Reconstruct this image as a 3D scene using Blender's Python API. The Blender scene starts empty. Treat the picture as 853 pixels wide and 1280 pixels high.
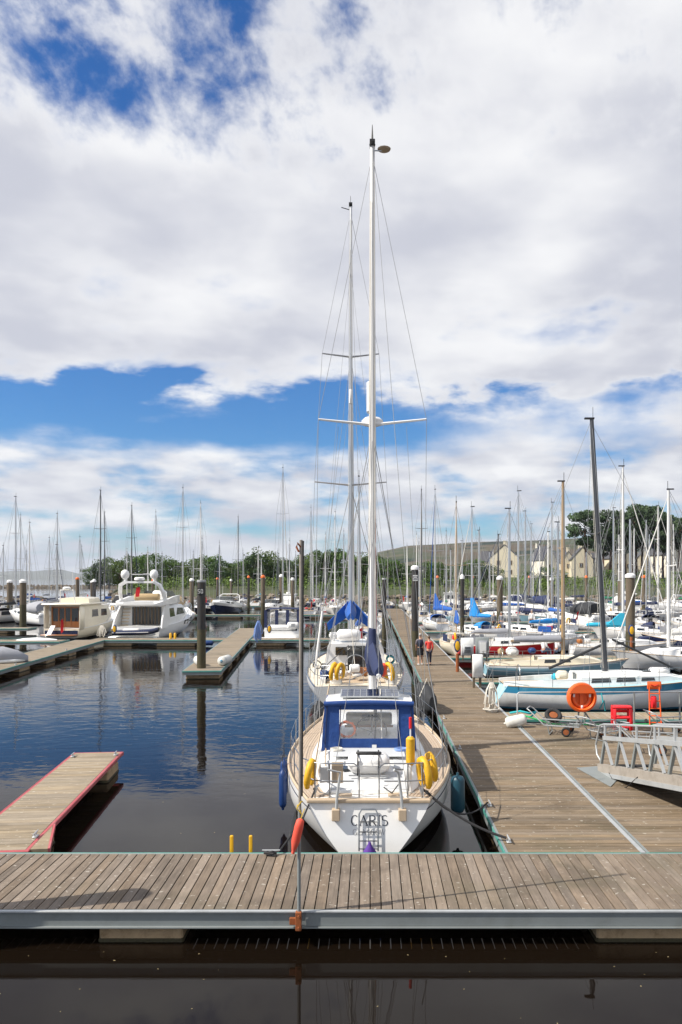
import bpy, bmesh, math, random
from mathutils import Vector, Matrix
R = math.radians
PI = math.pi
scene = bpy.context.scene
COL = scene.collection

# ------------------------------------------------------------------ camera
FPX, CXP, HYP, CAMZ = 1000.0, 463.0, 722.0, 5.4      # focal length in photo pixels, principal point, eye height
cam_d = bpy.data.cameras.new('camera')
cam_d.sensor_fit = 'VERTICAL'; cam_d.sensor_height = 36.0
cam_d.lens = FPX / 1280 * 36.0
cam_d.shift_x = -(CXP - 426.5) / 1280
cam_d.shift_y = (HYP - 640) / 1280
cam_d.clip_start = 0.1; cam_d.clip_end = 60000
cam = bpy.data.objects.new('camera', cam_d); COL.objects.link(cam)
cam.location = (0, 0, CAMZ); cam.rotation_euler = (R(90), 0, 0)
scene.camera = cam

# ------------------------------------------------------------------ sun
SUN_EL = R(45); SUN_H = Vector((-0.960, -0.280))      # horizontal direction towards the sun
sun_d = bpy.data.lights.new('sun', 'SUN'); sun_d.energy = 5.0; sun_d.angle = R(0.5); sun_d.color = (1, 0.93, 0.83)
sun = bpy.data.objects.new('sun', sun_d); COL.objects.link(sun)
sv = Vector((SUN_H.x * math.cos(SUN_EL), SUN_H.y * math.cos(SUN_EL), math.sin(SUN_EL)))
sun.rotation_euler = sv.to_track_quat('Z', 'Y').to_euler()
sun.location = (-30, -10, 40)

# ------------------------------------------------------------------ sky
world = bpy.data.worlds.new('World'); scene.world = world; world.use_nodes = True
nt = world.node_tree; nt.nodes.clear()

class S:
    """a node socket with arithmetic"""
    tree = None
    def __init__(s, sock): s.s = sock
    @staticmethod
    def m(op, *a, clamp=False):
        n = S.tree.nodes.new('ShaderNodeMath'); n.operation = op; n.use_clamp = clamp
        for i, v in enumerate(a):
            if isinstance(v, S): S.tree.links.new(v.s, n.inputs[i])
            else: n.inputs[i].default_value = v
        return S(n.outputs[0])
    def __add__(s, o): return S.m('ADD', s, o)
    __radd__ = __add__
    def __sub__(s, o): return S.m('SUBTRACT', s, o)
    def __rsub__(s, o): return S.m('SUBTRACT', o, s)
    def __mul__(s, o): return S.m('MULTIPLY', s, o)
    __rmul__ = __mul__
    def __truediv__(s, o): return S.m('DIVIDE', s, o)
    def smooth(s, a, b):
        n = S.tree.nodes.new('ShaderNodeMapRange'); n.interpolation_type = 'SMOOTHSTEP'
        S.tree.links.new(s.s, n.inputs[0]); n.inputs[1].default_value = a; n.inputs[2].default_value = b
        return S(n.outputs[0])
def s_vec(x, y, z):
    n = S.tree.nodes.new('ShaderNodeCombineXYZ')
    for i, v in enumerate((x, y, z)):
        if isinstance(v, S): S.tree.links.new(v.s, n.inputs[i])
        else: n.inputs[i].default_value = v
    return S(n.outputs[0])
def s_noise(vec, scale, detail=5, rough=0.55, dist=0.0):
    n = S.tree.nodes.new('ShaderNodeTexNoise')
    if vec is not None: S.tree.links.new(vec.s, n.inputs['Vector'])
    n.inputs['Scale'].default_value = scale; n.inputs['Detail'].default_value = detail
    n.inputs['Roughness'].default_value = rough; n.inputs['Distortion'].default_value = dist
    return S(n.outputs['Fac'])
def s_mix(f, a, b):
    n = S.tree.nodes.new('ShaderNodeMix'); n.data_type = 'RGBA'
    for k, v in ((0, f), (6, a), (7, b)):
        if isinstance(v, S): S.tree.links.new(v.s, n.inputs[k])
        else: n.inputs[k].default_value = v if k == 0 else (*v, 1)
    return S(n.outputs[2])
def s_curve(x, pts):
    n = S.tree.nodes.new('ShaderNodeFloatCurve'); c = n.mapping.curves[0]
    n.mapping.clip_max_x = 1.0
    while len(c.points) < len(pts): c.points.new(0.5, 0.5)
    for p, (a, b) in zip(c.points, pts): p.location = (a, b); p.handle_type = 'AUTO_CLAMPED'
    n.mapping.update(); S.tree.links.new(x.s, n.inputs[1])
    return S(n.outputs[0])

S.tree = nt
tc = nt.nodes.new('ShaderNodeTexCoord')
sep = nt.nodes.new('ShaderNodeSeparateXYZ'); nt.links.new(tc.outputs['Generated'], sep.inputs[0])
dx, dy, dz = (S(sep.outputs[i]) for i in range(3))
hyp = S.m('SQRT', dx * dx + dy * dy)
elev = S.m('MAXIMUM', dz, 0.0) / S.m('MAXIMUM', hyp, 0.05)          # tangent of the elevation
azi = S.m('ARCTAN2', dx, dy)
den = S.m('MAXIMUM', dz, 0.0) + 0.10
q = s_vec(dx / den, dy / den, 0.0)
n_big = s_noise(q, 0.75, 3, 0.5)
n_med = s_noise(q, 1.7, 9, 0.6, 0.25)
n_fin = s_noise(s_vec(dx * 1.0, dy * 1.0, dz * 2.2), 9.0, 8, 0.52, 0.15)
n_low = s_noise(s_vec(azi * 1.0, elev * 3.0, 0.0), 8.0, 7, 0.5, 0.1)
n_lo2 = s_noise(s_vec(azi * 1.0 - .012, elev * 3.0 + .10, 0.0), 8.0, 4, 0.5, 0.1)
lowz = 1.0 - elev.smooth(0.13, 0.20)
field = n_big * 0.35 + n_med * 0.35 + n_fin * 0.55               # about 0.62 on average
wob = (n_fin - 0.5) * 0.10 + (n_med - 0.5) * 0.06
ew = elev + wob * S.m('MINIMUM', elev * 4.0, 1.0)
band = s_curve(S.m('MINIMUM', ew, 1.0), [(0, .95), (.02, .90), (.045, .74), (.070, .58), (.09, .62), (.115, .70), (.140, .62),
                                         (.165, .22), (.20, .04), (.228, .30), (.262, .80), (.42, .98), (.54, .84), (.64, .62), (.80, .60), (1, .55)])
def blob(a0, e0, ra, re, amp):
    u = (azi - a0 + wob * 0.6) / ra; v = (elev - e0 + wob * 0.6) / re
    return S.m('EXPONENT', (u * u + v * v) * -1.0) * amp
rise = (azi).smooth(-0.02, 0.17)                                   # the gap between the banks closes to the right
gap = S.m('EXPONENT', ((elev - 0.195) / 0.055) * ((elev - 0.195) / 0.055) * -1.0)
cover = band + rise * gap * 0.62 + blob(-0.17, 0.67, 0.05, 0.09, -0.52) + blob(-0.37, 0.58, 0.08, 0.06, -0.40) + blob(-0.25, 0.57, 0.07, 0.05, -0.34)
cover = cover + blob(-0.03, 0.70, 0.03, 0.05, -0.3) + blob(0.24, 0.305, 0.07, 0.04, -0.34) + blob(0.12, 0.20, 0.07, 0.03, -0.34) + blob(0.06, 0.245, 0.05, 0.03, -0.1)
cover = cover + blob(0.3, 0.62, 0.30, 0.12, 0.25)
n_wis = s_noise(s_vec(dx * 1.4 + dz * .7, dy, dz * 1.3 - dx * .5), 15.0, 9, 0.60, 0.12)
dens = (field - 0.62) * 2.3 + cover - 0.5 + (n_wis - 0.5) * (elev.smooth(.40, .60) * 1.5 + .25)
dens = dens + (n_low - 0.5) * lowz * 2.0
hi = elev.smooth(.44, .60)
alpha = dens.smooth(-0.34, 0.30) * (1.0 - hi) + dens.smooth(-0.52, 0.32) * hi
thick = dens.smooth(0.0, 0.55)
sky = nt.nodes.new('ShaderNodeTexSky'); sky.sky_type = 'NISHITA'; sky.sun_disc = False
sky.sun_elevation = SUN_EL; sky.sun_rotation = math.atan2(SUN_H.x, SUN_H.y)
sky.air_density = 1.0; sky.dust_density = 0.3; sky.ozone_density = 2.5
hs = nt.nodes.new('ShaderNodeHueSaturation'); hs.inputs['Hue'].default_value = 0.5; hs.inputs['Saturation'].default_value = 1.35; hs.inputs['Value'].default_value = 1.0
nt.links.new(sky.outputs[0], hs.inputs['Color'])
# cloud shading: lit tops, grey thick undersides
q2 = s_vec(dx / den + 0.10, dy / den + 0.02, 0.0)
n_sh = s_noise(q2, 1.5, 4, 0.45, 0.1)
n_sh2 = s_noise(s_vec(dx + 0.03, dy, dz * 2.2 - 0.04), 6.0, 6, 0.55, 0.3)
low = 1.0 - elev.smooth(0.02, 0.16)
shade = S.m('MULTIPLY_ADD', n_sh, 0.95, n_sh2 * 0.25).smooth(0.42, 0.72)
shade = S.m('MULTIPLY', shade, thick * 0.6 + 0.4)
under = ((n_lo2 - n_low) * 3.2 + 0.42) * lowz
shade = S.m('ADD', shade * (1.0 - lowz * .7), under + low * 0.22, clamp=True)
ccol = s_mix(shade, (7.35, 7.35, 7.4), (4.6, 4.72, 5.3))
tint = nt.nodes.new('ShaderNodeMix'); tint.data_type = 'RGBA'; tint.blend_type = 'MULTIPLY'; tint.inputs[0].default_value = 1.0; tint.inputs[7].default_value = (.36, .68, .92, 1)
nt.links.new(hs.outputs[0], tint.inputs[6])
out = s_mix(alpha * 0.98, S(tint.outputs[2]), ccol)
bg = nt.nodes.new('ShaderNodeBackground'); bg.inputs['Strength'].default_value = 0.1
nt.links.new(out.s, bg.inputs['Color'])
wo = nt.nodes.new('ShaderNodeOutputWorld'); nt.links.new(bg.outputs[0], wo.inputs['Surface'])

# ------------------------------------------------------------------ exposure
vs = scene.view_settings
vs.view_transform = 'Standard'; vs.look = 'None'; vs.exposure = 0.42; vs.gamma = 1.0; vs.use_curve_mapping = False
scene.cycles.use_denoising = True
scene.cycles.max_bounces = 8; scene.cycles.transparent_max_bounces = 12; scene.cycles.volume_bounces = 0
scene.cycles.sample_clamp_indirect = 6.0

# ------------------------------------------------------------------ helpers
def gx(px, Y): return (px - CXP) / FPX * Y
def gy(py, h=0.0): return (CAMZ - h) * FPX / (py - HYP)
def gz(py, Y): return CAMZ + (HYP - py) / FPX * Y

class MB:
    def __init__(s): s.v = []; s.f = []
    def add(s, vs, fs):
        o = len(s.v); s.v += [tuple(p) for p in vs]; s.f += [tuple(i + o for i in f) for f in fs]; return s
    def box(s, c, d, rz=0.0, bev=0.0):
        hx, hy, hz = d[0] / 2, d[1] / 2, d[2] / 2
        co, si = math.cos(rz), math.sin(rz)
        def T(x, y, z): return (c[0] + x * co - y * si, c[1] + x * si + y * co, c[2] + z)
        if bev <= 0:
            vs = [T(x, y, z) for z in (-hz, hz) for x, y in ((-hx, -hy), (hx, -hy), (hx, hy), (-hx, hy))]
            return s.add(vs, [(3, 2, 1, 0), (4, 5, 6, 7), (0, 1, 5, 4), (1, 2, 6, 5), (2, 3, 7, 6), (3, 0, 4, 7)])
        b = min(bev, hx * .9, hy * .9, hz * .9)
        def ring(z, ins):
            a, e = hx - ins, hy - ins; k = b
            return [T(-a + k, -e, z), T(a - k, -e, z), T(a, -e + k, z), T(a, e - k, z), T(a - k, e, z), T(-a + k, e, z), T(-a, e - k, z), T(-a, -e + k, z)]
        return s.loft([ring(-hz, b * .8), ring(-hz + b, 0), ring(hz - b, 0), ring(hz, b * .8)])
    def loft(s, rings, closed=True, cap0=True, cap1=True):
        n = len(rings[0]); o = len(s.v)
        for r in rings: s.v += [tuple(p) for p in r]
        for i in range(len(rings) - 1):
            for j in range(n if closed else n - 1):
                a = o + i * n + j; b = o + i * n + (j + 1) % n
                s.f.append((a, b, b + n, a + n))
        if cap0: s.f.append(tuple(o + j for j in reversed(range(n))))
        if cap1: s.f.append(tuple(o + (len(rings) - 1) * n + j for j in range(n)))
        return s
    def tube(s, pts, r, n=6, closed=False):
        pts = [Vector(p) for p in pts]; rings = []
        rr = r if isinstance(r, (list, tuple)) else [r] * len(pts)
        up = None
        for i, p in enumerate(pts):
            if closed: d = pts[(i + 1) % len(pts)] - pts[i - 1]
            else: d = pts[min(i + 1, len(pts) - 1)] - pts[max(i - 1, 0)]
            if d.length < 1e-9: d = Vector((0, 0, 1))
            d.normalize()
            if up is None: up = Vector((0, 0, 1)) if abs(d.z) < .9 else Vector((1, 0, 0))
            a = up - d * up.dot(d)
            if a.length < 1e-6: a = d.orthogonal()
            a.normalize(); up = a; b = d.cross(a)
            rings.append([p + (a * math.cos(2 * PI * k / n) + b * math.sin(2 * PI * k / n)) * rr[i] for k in range(n)])
        if closed: rings.append(rings[0]); return s.loft(rings, True, False, False)
        return s.loft(rings)
    def beam(s, p0, p1, w, h):
        p0 = Vector(p0); p1 = Vector(p1); d = (p1 - p0).normalized()
        sd = d.cross(Vector((0, 0, 1)))
        if sd.length < 1e-5: sd = Vector((1, 0, 0))
        sd.normalize(); u = sd.cross(d)
        q = lambda p: [p - sd * w / 2 - u * h / 2, p + sd * w / 2 - u * h / 2, p + sd * w / 2 + u * h / 2, p - sd * w / 2 + u * h / 2]
        return s.loft([q(p0), q(p1)])
    def lathe(s, prof, n=12, c=(0, 0, 0)):
        return s.loft([[(c[0] + r * math.cos(2 * PI * k / n), c[1] + r * math.sin(2 * PI * k / n), c[2] + z) for k in range(n)] for r, z in prof])
    def ball(s, c, d, n=10, m=6):
        rings = []
        for i in range(m + 1):
            a = -PI / 2 + PI * i / m; r = max(math.cos(a), .02)
            rings.append([(c[0] + d[0] / 2 * r * math.cos(2 * PI * k / n), c[1] + d[1] / 2 * r * math.sin(2 * PI * k / n), c[2] + d[2] / 2 * math.sin(a)) for k in range(n)])
        return s.loft(rings)
    def slab(s, pts, off):
        """polygon extruded by the vector off"""
        o = Vector(off); a = [Vector(p) for p in pts]
        return s.loft([a, [p + o for p in a]])
    def mesh(s, name, mat, smooth=None):
        me = bpy.data.meshes.new(name); me.from_pydata(s.v, [], s.f); me.update()
        if smooth:
            me.polygons.foreach_set('use_smooth', [True] * len(me.polygons)); me.set_sharp_from_angle(angle=R(smooth))
        if mat: me.materials.append(mat)
        return me
    def build(s, name, mat, parent=None, smooth=40, loc=None, rot=None):
        return put(name, s.mesh(name, mat, smooth), parent, loc, rot)
def fixn(me):
    bm = bmesh.new(); bm.from_mesh(me); bmesh.ops.recalc_face_normals(bm, faces=bm.faces); bm.to_mesh(me); bm.free()
def put(name, me, parent=None, loc=None, rot=None):
    o = bpy.data.objects.new(name, me); COL.objects.link(o)
    if parent: o.parent = parent
    if loc: o.location = loc
    if rot: o.rotation_euler = rot
    return o
def tag(o, label, cat, group=None):
    o['label'] = label; o['category'] = cat
    if group: o['group'] = group
    return o
def thing(name, label, cat, loc=(0, 0, 0), rz=0.0, group=None):
    o = bpy.data.objects.new(name, None); COL.objects.link(o); o.empty_display_size = .2
    o.location = loc; o.rotation_euler = (0, 0, rz); return tag(o, label, cat, group)
def struct(o): o['kind'] = 'structure'; return o
def stuff(o): o['kind'] = 'stuff'; return o
def copy_tree(o, parent=None):
    c = o.copy(); COL.objects.link(c); c.parent = parent
    for ch in list(o.children): copy_tree(ch, c)
    return c
def lerp(a, b, t): return a + (b - a) * t

# ------------------------------------------------------------------ materials
def mat(name, col, rough=0.5, metal=0.0, var=0.12, scale=3.0, bump=0.0, bscale=30.0, coat=0.0, spec=0.5, rnd=0.0, dirt=None, stretch=(1, 1, 1), dirt_amt=0.5):
    m = bpy.data.materials.new(name); m.use_nodes = True; t = m.node_tree; S.tree = t
    b = t.nodes['Principled BSDF']
    tcn = t.nodes.new('ShaderNodeTexCoord'); mp = t.nodes.new('ShaderNodeMapping')
    t.links.new(tcn.outputs['Object'], mp.inputs[0]); mp.inputs['Scale'].default_value = stretch
    v = S(mp.outputs[0])
    oi = t.nodes.new('ShaderNodeObjectInfo')
    if rnd:
        ad = t.nodes.new('ShaderNodeVectorMath'); ad.operation = 'ADD'; t.links.new(mp.outputs[0], ad.inputs[0])
        sc = s_vec(S(oi.outputs['Random']) * 37.0, S(oi.outputs['Random']) * 91.0, 0.0); t.links.new(sc.s, ad.inputs[1]); v = S(ad.outputs[0])
    n = s_noise(v, scale, 6, 0.6)
    k = (n - 0.5) * (var * 3.0) + 1.0
    if rnd:
        ge = t.nodes.new('ShaderNodeNewGeometry')
        k = k + (S(oi.outputs['Random']) - 0.5) * rnd + (S(ge.outputs['Random Per Island']) - 0.5) * rnd
    hsv = t.nodes.new('ShaderNodeHueSaturation'); hsv.inputs['Color'].default_value = (*col, 1)
    t.links.new(k.s, hsv.inputs['Value'])
    c = S(hsv.outputs[0])
    if dirt:
        n2 = s_noise(v, scale * 0.6, 8, 0.7, 0.5)
        c = s_mix(n2.smooth(0.46, 0.72) * dirt_amt, c, dirt)
    t.links.new(c.s, b.inputs['Base Color'])
    b.inputs['Roughness'].default_value = rough; b.inputs['Metallic'].default_value = metal
    b.inputs['Specular IOR Level'].default_value = spec
    if coat: b.inputs['Coat Weight'].default_value = coat; b.inputs['Coat Roughness'].default_value = 0.08
    if bump:
        bn = t.nodes.new('ShaderNodeBump'); bn.inputs['Strength'].default_value = 1.0; bn.inputs['Distance'].default_value = bump
        n3 = s_noise(v, bscale, 6, 0.6); t.links.new(n3.s, bn.inputs['Height']); t.links.new(bn.outputs[0], b.inputs['Normal'])
    return m
M = {}
M['gel'] = mat('white_gelcoat', (.82, .82, .805), .28, var=.03, scale=1.2, coat=.3, dirt=(.56, .54, .47), dirt_amt=.32)
M['gel_cream'] = mat('cream_gelcoat', (.76, .70, .56), .32, var=.04, scale=1.2, coat=.3, dirt=(.5, .45, .35), dirt_amt=.25)
M['gel_grey'] = mat('pale_grey_gelcoat', (.78, .79, .78), .4, var=.06, scale=1.5, dirt=(.45, .45, .38), dirt_amt=.5)
M['nonskid'] = mat('grey_nonskid', (.50, .52, .54), .7, var=.08, scale=4, bump=.002, bscale=200)
M['nonskid_tan'] = mat('tan_nonskid', (.62, .56, .45), .7, var=.08, scale=4)
M['gel_navy'] = mat('navy_gelcoat', (.012, .02, .06), .22, var=.05, coat=.5)
M['gel_red'] = mat('red_gelcoat', (.55, .015, .02), .35, var=.06, coat=.3)
M['gel_blue'] = mat('pale_blue_gelcoat', (.28, .50, .60), .35, var=.06, coat=.2, dirt=(.3, .36, .38))
M['gel_teal'] = mat('teal_blue_gelcoat', (.022, .19, .33), .4, var=.10, dirt=(.16, .34, .42))
M['gel_ice'] = mat('faded_light_blue_gelcoat', (.33, .58, .68), .5, var=.08, dirt=(.45, .55, .58))
M['antifoul'] = mat('black_antifouling', (.014, .014, .015), .6, var=.2)
M['antifoul_red'] = mat('red_antifouling', (.10, .02, .018), .6, var=.2)
M['antifoul_blue'] = mat('blue_antifouling', (.02, .04, .10), .6, var=.2)
M['alu'] = mat('mast_aluminium', (.60, .61, .62), .32, .85, var=.05)
M['alu_white'] = mat('white_painted_mast', (.72, .72, .71), .35, var=.04)
M['alu_dark'] = mat('dark_painted_mast', (.075, .08, .09), .4, .2, var=.15)
M['spar_wood'] = mat('varnished_spruce_spar', (.36, .25, .14), .35, var=.12, scale=6, stretch=(6, 6, .5), coat=.3)
M['steel'] = mat('stainless_steel', (.40, .41, .42), .28, 1.0, var=.04)
M['wire'] = mat('rigging_wire', (.26, .27, .28), .6, .0, var=.05, spec=.2)
M['rope_w'] = mat('white_rope', (.66, .63, .56), .85, var=.12, scale=20)
M['rope_k'] = mat('black_rope', (.018, .018, .02), .8, var=.2, scale=20)
M['rope_g'] = mat('green_rope', (.02, .32, .09), .8, var=.15, scale=20)
M['rope_t'] = mat('teal_rope', (.02, .34, .38), .8, var=.15, scale=20)
M['rope_b'] = mat('pale_blue_rope', (.22, .34, .66), .8, var=.15, scale=20)
M['rope_y'] = mat('yellow_rope', (.62, .42, .04), .8, var=.15, scale=20)
M['cv_blue'] = mat('blue_canvas', (.008, .085, .36), .75, var=.10, scale=2.5, bump=.012, bscale=6)
M['cv_hood'] = mat('blue_enclosure_canvas', (.006, .045, .20), .75, var=.16, scale=3.5, bump=.03, bscale=4.5, dirt=(.02, .07, .22), dirt_amt=.5)
M['cv_navy'] = mat('navy_canvas', (.012, .022, .075), .8, var=.14, scale=2.5, bump=.012, bscale=6)
M['cv_sky'] = mat('bright_blue_canvas', (.01, .22, .58), .75, var=.10, scale=2.5, bump=.012, bscale=6)
M['cv_cyan'] = mat('turquoise_canvas', (.03, .40, .58), .75, var=.10, scale=2.5, bump=.012, bscale=6)
M['cv_black'] = mat('charcoal_canvas', (.022, .024, .028), .8, var=.14, scale=2.5, bump=.012, bscale=6)
M['cv_grey'] = mat('grey_canvas', (.30, .31, .34), .8, var=.10, scale=2.5, bump=.02, bscale=5)
M['cv_white'] = mat('white_canvas', (.66, .65, .62), .8, var=.08, scale=2.5, bump=.015, bscale=6)
M['cv_green'] = mat('green_canvas', (.02, .16, .09), .8, var=.14, scale=2.5, bump=.012, bscale=6)
M['cv_tan'] = mat('tan_canvas', (.42, .31, .17), .8, var=.10, scale=2.5, bump=.012, bscale=6)
M['teak'] = mat('teak_decking', (.40, .315, .235), .7, var=.10, scale=8, rnd=.16, stretch=(5, .6, 1), dirt=(.48, .42, .35))
M['teak_trim'] = mat('weathered_teak_trim', (.47, .37, .26), .6, var=.12, scale=6)
M['varnish'] = mat('varnished_wood', (.36, .13, .03), .3, var=.15, scale=6, stretch=(3, 3, .6), coat=.5)
M['black'] = mat('black_plastic', (.014, .014, .015), .45, var=.15)
M['rubber'] = mat('black_rubber', (.02, .02, .021), .8, var=.2)
M['grey_pl'] = mat('grey_plastic', (.33, .34, .35), .5, var=.06)
M['white_pl'] = mat('white_plastic', (.78, .78, .77), .4, var=.03)
M['yellow'] = mat('yellow_vinyl', (.70, .39, .012), .55, var=.12, scale=5, bump=.01, bscale=14, dirt=(.42, .24, .03), dirt_amt=.5)
M['yellow_paint'] = mat('yellow_paint', (.72, .40, .01), .5, var=.06, dirt=(.4, .25, .05), dirt_amt=.3)
M['orange'] = mat('orange_plastic', (.80, .115, .012), .5, var=.10, dirt=(.62, .17, .06), dirt_amt=.5)
M['orange_rope'] = mat('orange_line', (.80, .16, .03), .8, var=.1)
M['red_pl'] = mat('red_plastic', (.66, .012, .02), .5, var=.10, dirt=(.42, .03, .03), dirt_amt=.4)
M['salmon'] = mat('faded_red_bag', (.74, .085, .05), .65, var=.12, scale=6, dirt=(.55, .16, .10))
M['orange_metal'] = mat('orange_painted_steel', (.78, .12, .02), .45, var=.08)
M['fender_blue'] = mat('blue_fender', (.009, .038, .15), .4, var=.08)
M['fender_teal'] = mat('teal_fender', (.008, .055, .085), .45, var=.10)
M['fender_white'] = mat('white_fender', (.66, .66, .62), .45, var=.06, dirt=(.4, .38, .32))
M['purple'] = mat('purple_cloth', (.09, .03, .26), .8, var=.1)
def wood_mat(name, col, dark, pale, rnd=.5):
    m = bpy.data.materials.new(name); m.use_nodes = True; t = m.node_tree; S.tree = t; b = t.nodes['Principled BSDF']
    tcn = t.nodes.new('ShaderNodeTexCoord'); sp = t.nodes.new('ShaderNodeSeparateXYZ'); t.links.new(tcn.outputs['Object'], sp.inputs[0])
    oi = t.nodes.new('ShaderNodeObjectInfo'); ge = t.nodes.new('ShaderNodeNewGeometry')
    rv = S(oi.outputs['Random']) + S(ge.outputs['Random Per Island']) * 3.7
    x, y = S(sp.outputs[0]), S(sp.outputs[1])
    grain = s_noise(s_vec(x * 1.1 + rv * 31.0, y * 16.0 + rv * 57.0, rv * 11.0), 1.6, 7, .65, .2)
    blot = s_noise(s_vec(x * 1.6 + rv * 13.0, y * 4.0, rv * 29.0), 1.3, 4, .6)
    ps = t.nodes.new('ShaderNodeSeparateXYZ'); t.links.new(ge.outputs['Position'], ps.inputs[0])
    wx, wy = S(ps.outputs[0]), S(ps.outputs[1])
    wet = s_noise(s_vec(wx * .55, wy * .8, 3.0), 1.0, 5, .6, .5)
    speck = s_noise(s_vec(wx * 9.0, wy * 11.0, 1.0), 1.0, 3, .5)
    drop = s_noise(s_vec(wx * 2.6 + 7.0, wy * 3.0, 5.0), 1.0, 4, .7, .6)
    algae = s_noise(s_vec(wx * .28 + 3.0, wy * .4, 8.0), 1.0, 4, .65, .4)
    hv = t.nodes.new('ShaderNodeHueSaturation'); hv.inputs['Color'].default_value = (*col, 1)
    fr = S.m('FRACT', rv * 7.31)
    val = (grain - .5) * 1.1 + (blot - .5) * .7 + (fr - .5) * rnd + 1.0
    t.links.new(val.s, hv.inputs['Value'])
    sat = S.m('FRACT', rv * 13.7) * .3 + .85; t.links.new(sat.s, hv.inputs['Saturation'])
    c = s_mix(wet.smooth(.50, .70) * .6, S(hv.outputs[0]), dark)
    c = s_mix(algae.smooth(.52, .70) * .35, c, (.085, .082, .045))
    c = s_mix(speck.smooth(.64, .70) * .7, c, pale)
    c = s_mix(drop.smooth(.715, .735) * .8, c, (.55, .54, .50))
    t.links.new(c.s, b.inputs['Base Color']); b.inputs['Roughness'].default_value = .82; b.inputs['Specular IOR Level'].default_value = .3
    bn = t.nodes.new('ShaderNodeBump'); bn.inputs['Distance'].default_value = .004; t.links.new(grain.s, bn.inputs['Height']); t.links.new(bn.outputs[0], b.inputs['Normal'])
    return m
M['wood_near'] = wood_mat('weathered_grey_deck_board', (.188, .150, .116), (.095, .076, .06), (.42, .39, .34), .46)
M['wood_deck_x'] = wood_mat('weathered_brown_deck_board', (.190, .146, .100), (.098, .073, .048), (.42, .39, .33), .42)
M['wood_pale'] = wood_mat('pale_deck_board', (.275, .225, .160), (.19, .155, .11), (.46, .42, .35), .3)
M['wood_far'] = wood_mat('far_deck_board', (.255, .21, .155), (.16, .13, .10), (.40, .37, .32), .3)
M['galv'] = mat('galvanised_steel', (.215, .238, .24), .55, .12, var=.10, scale=2.0, dirt=(.17, .185, .18), dirt_amt=.7)
M['galv_l'] = mat('bright_galvanised_steel', (.44, .46, .47), .45, .35, var=.08, scale=5, dirt=(.30, .31, .31))
M['rust'] = mat('rusty_steel', (.26, .075, .02), .8, var=.3, scale=18, bump=.003, bscale=60)
M['concrete'] = mat('stained_concrete', (.42, .30, .175), .85, var=.16, scale=5, bump=.01, bscale=30, dirt=(.17, .11, .05), dirt_amt=.75)
M['weed'] = mat('wet_weed_growth', (.05, .042, .018), .75, var=.4, scale=25, bump=.02, bscale=40)
M['strip_green'] = mat('green_rubbing_strip', (.07, .27, .23), .55, var=.12, dirt=(.25, .38, .34))
M['strip_red'] = mat('faded_red_rubbing_strip', (.42, .08, .09), .55, var=.14, dirt=(.48, .26, .25))
M['pile_wood'] = mat('timber_pile', (.135, .105, .072), .85, var=.18, scale=5, bump=.01, bscale=30, stretch=(5, 5, .5), dirt=(.08, .075, .05), dirt_amt=.6)
M['pile_wet'] = mat('weedy_wet_timber', (.055, .05, .022), .7, var=.3, scale=9, bump=.012, bscale=30, dirt=(.10, .055, .02))
M['pile_steel'] = mat('dark_steel_pile', (.030, .031, .032), .6, .1, var=.3, scale=4, stretch=(3, 3, .6), dirt=(.10, .055, .025), dirt_amt=.7)
M['orange_cap'] = mat('orange_pile_cap', (.75, .16, .03), .5, var=.06)
M['plank_grey'] = mat('grimy_gangway_timber', (.30, .27, .235), .8, var=.14, scale=6, bump=.004, bscale=50, dirt=(.16, .14, .11))
M['glass'] = mat('dark_window', (.018, .022, .026), .06, var=.1, spec=.8)
M['solar'] = mat('solar_cell', (.012, .022, .06), .12, var=.1, coat=.6)
M['sign_white'] = mat('white_sign', (.72, .72, .70), .5, var=.03)
M['letter_dark'] = mat('dark_blue_grey_lettering', (.03, .035, .05), .5, var=.05)
M['letter_grey'] = mat('faded_grey_lettering', (.40, .40, .40), .5, var=.05)
M['skin'] = mat('skin', (.56, .32, .22), .5, var=.05)
M['hair_grey'] = mat('grey_hair', (.36, .34, .31), .7, var=.1)
M['hair_brown'] = mat('brown_hair', (.10, .06, .035), .7, var=.1)
M['cloth_red'] = mat('coral_red_jacket', (.68, .055, .045), .8, var=.08, scale=8)
M['cloth_black'] = mat('black_cloth', (.015, .016, .02), .85, var=.15, scale=8)
M['cloth_navy'] = mat('navy_cloth', (.018, .024, .05), .85, var=.15, scale=8)
M['cloth_pat'] = mat('patterned_grey_shirt', (.17, .15, .17), .85, var=.9, scale=30)
M['cloth_white'] = mat('white_shirt', (.74, .74, .74), .8, var=.05, scale=8)
M['cloth_jean'] = mat('blue_jeans', (.10, .16, .27), .85, var=.12, scale=8)
M['cloth_grey'] = mat('grey_sweater', (.20, .21, .23), .85, var=.12, scale=8)
M['leaf'] = mat('broadleaf_foliage', (.060, .120, .012), .65, var=.35, scale=.7, rnd=.5)
M['leaf2'] = mat('light_broadleaf_foliage', (.092, .148, .016), .65, var=.35, scale=.7, rnd=.5)
M['leaf3'] = mat('dark_broadleaf_foliage', (.034, .076, .012), .65, var=.35, scale=.7, rnd=.5)
M['pine'] = mat('pine_foliage', (.042, .078, .028), .7, var=.35, scale=.8, rnd=.5)
M['bark'] = mat('tree_bark', (.10, .065, .045), .9, var=.2, scale=4)
M['bark_pine'] = mat('pine_bark', (.13, .075, .055), .9, var=.2, scale=4)
M['rock'] = mat('shore_rock', (.20, .165, .125), .9, var=.3, scale=.8, bump=.08, bscale=3, dirt=(.07, .06, .045))
M['land'] = mat('rough_grassland', (.045, .058, .02), .9, var=.4, scale=.05, dirt=(.14, .10, .05))
M['render'] = mat('cream_render', (.64, .575, .44), .8, var=.05, scale=.5)
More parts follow.
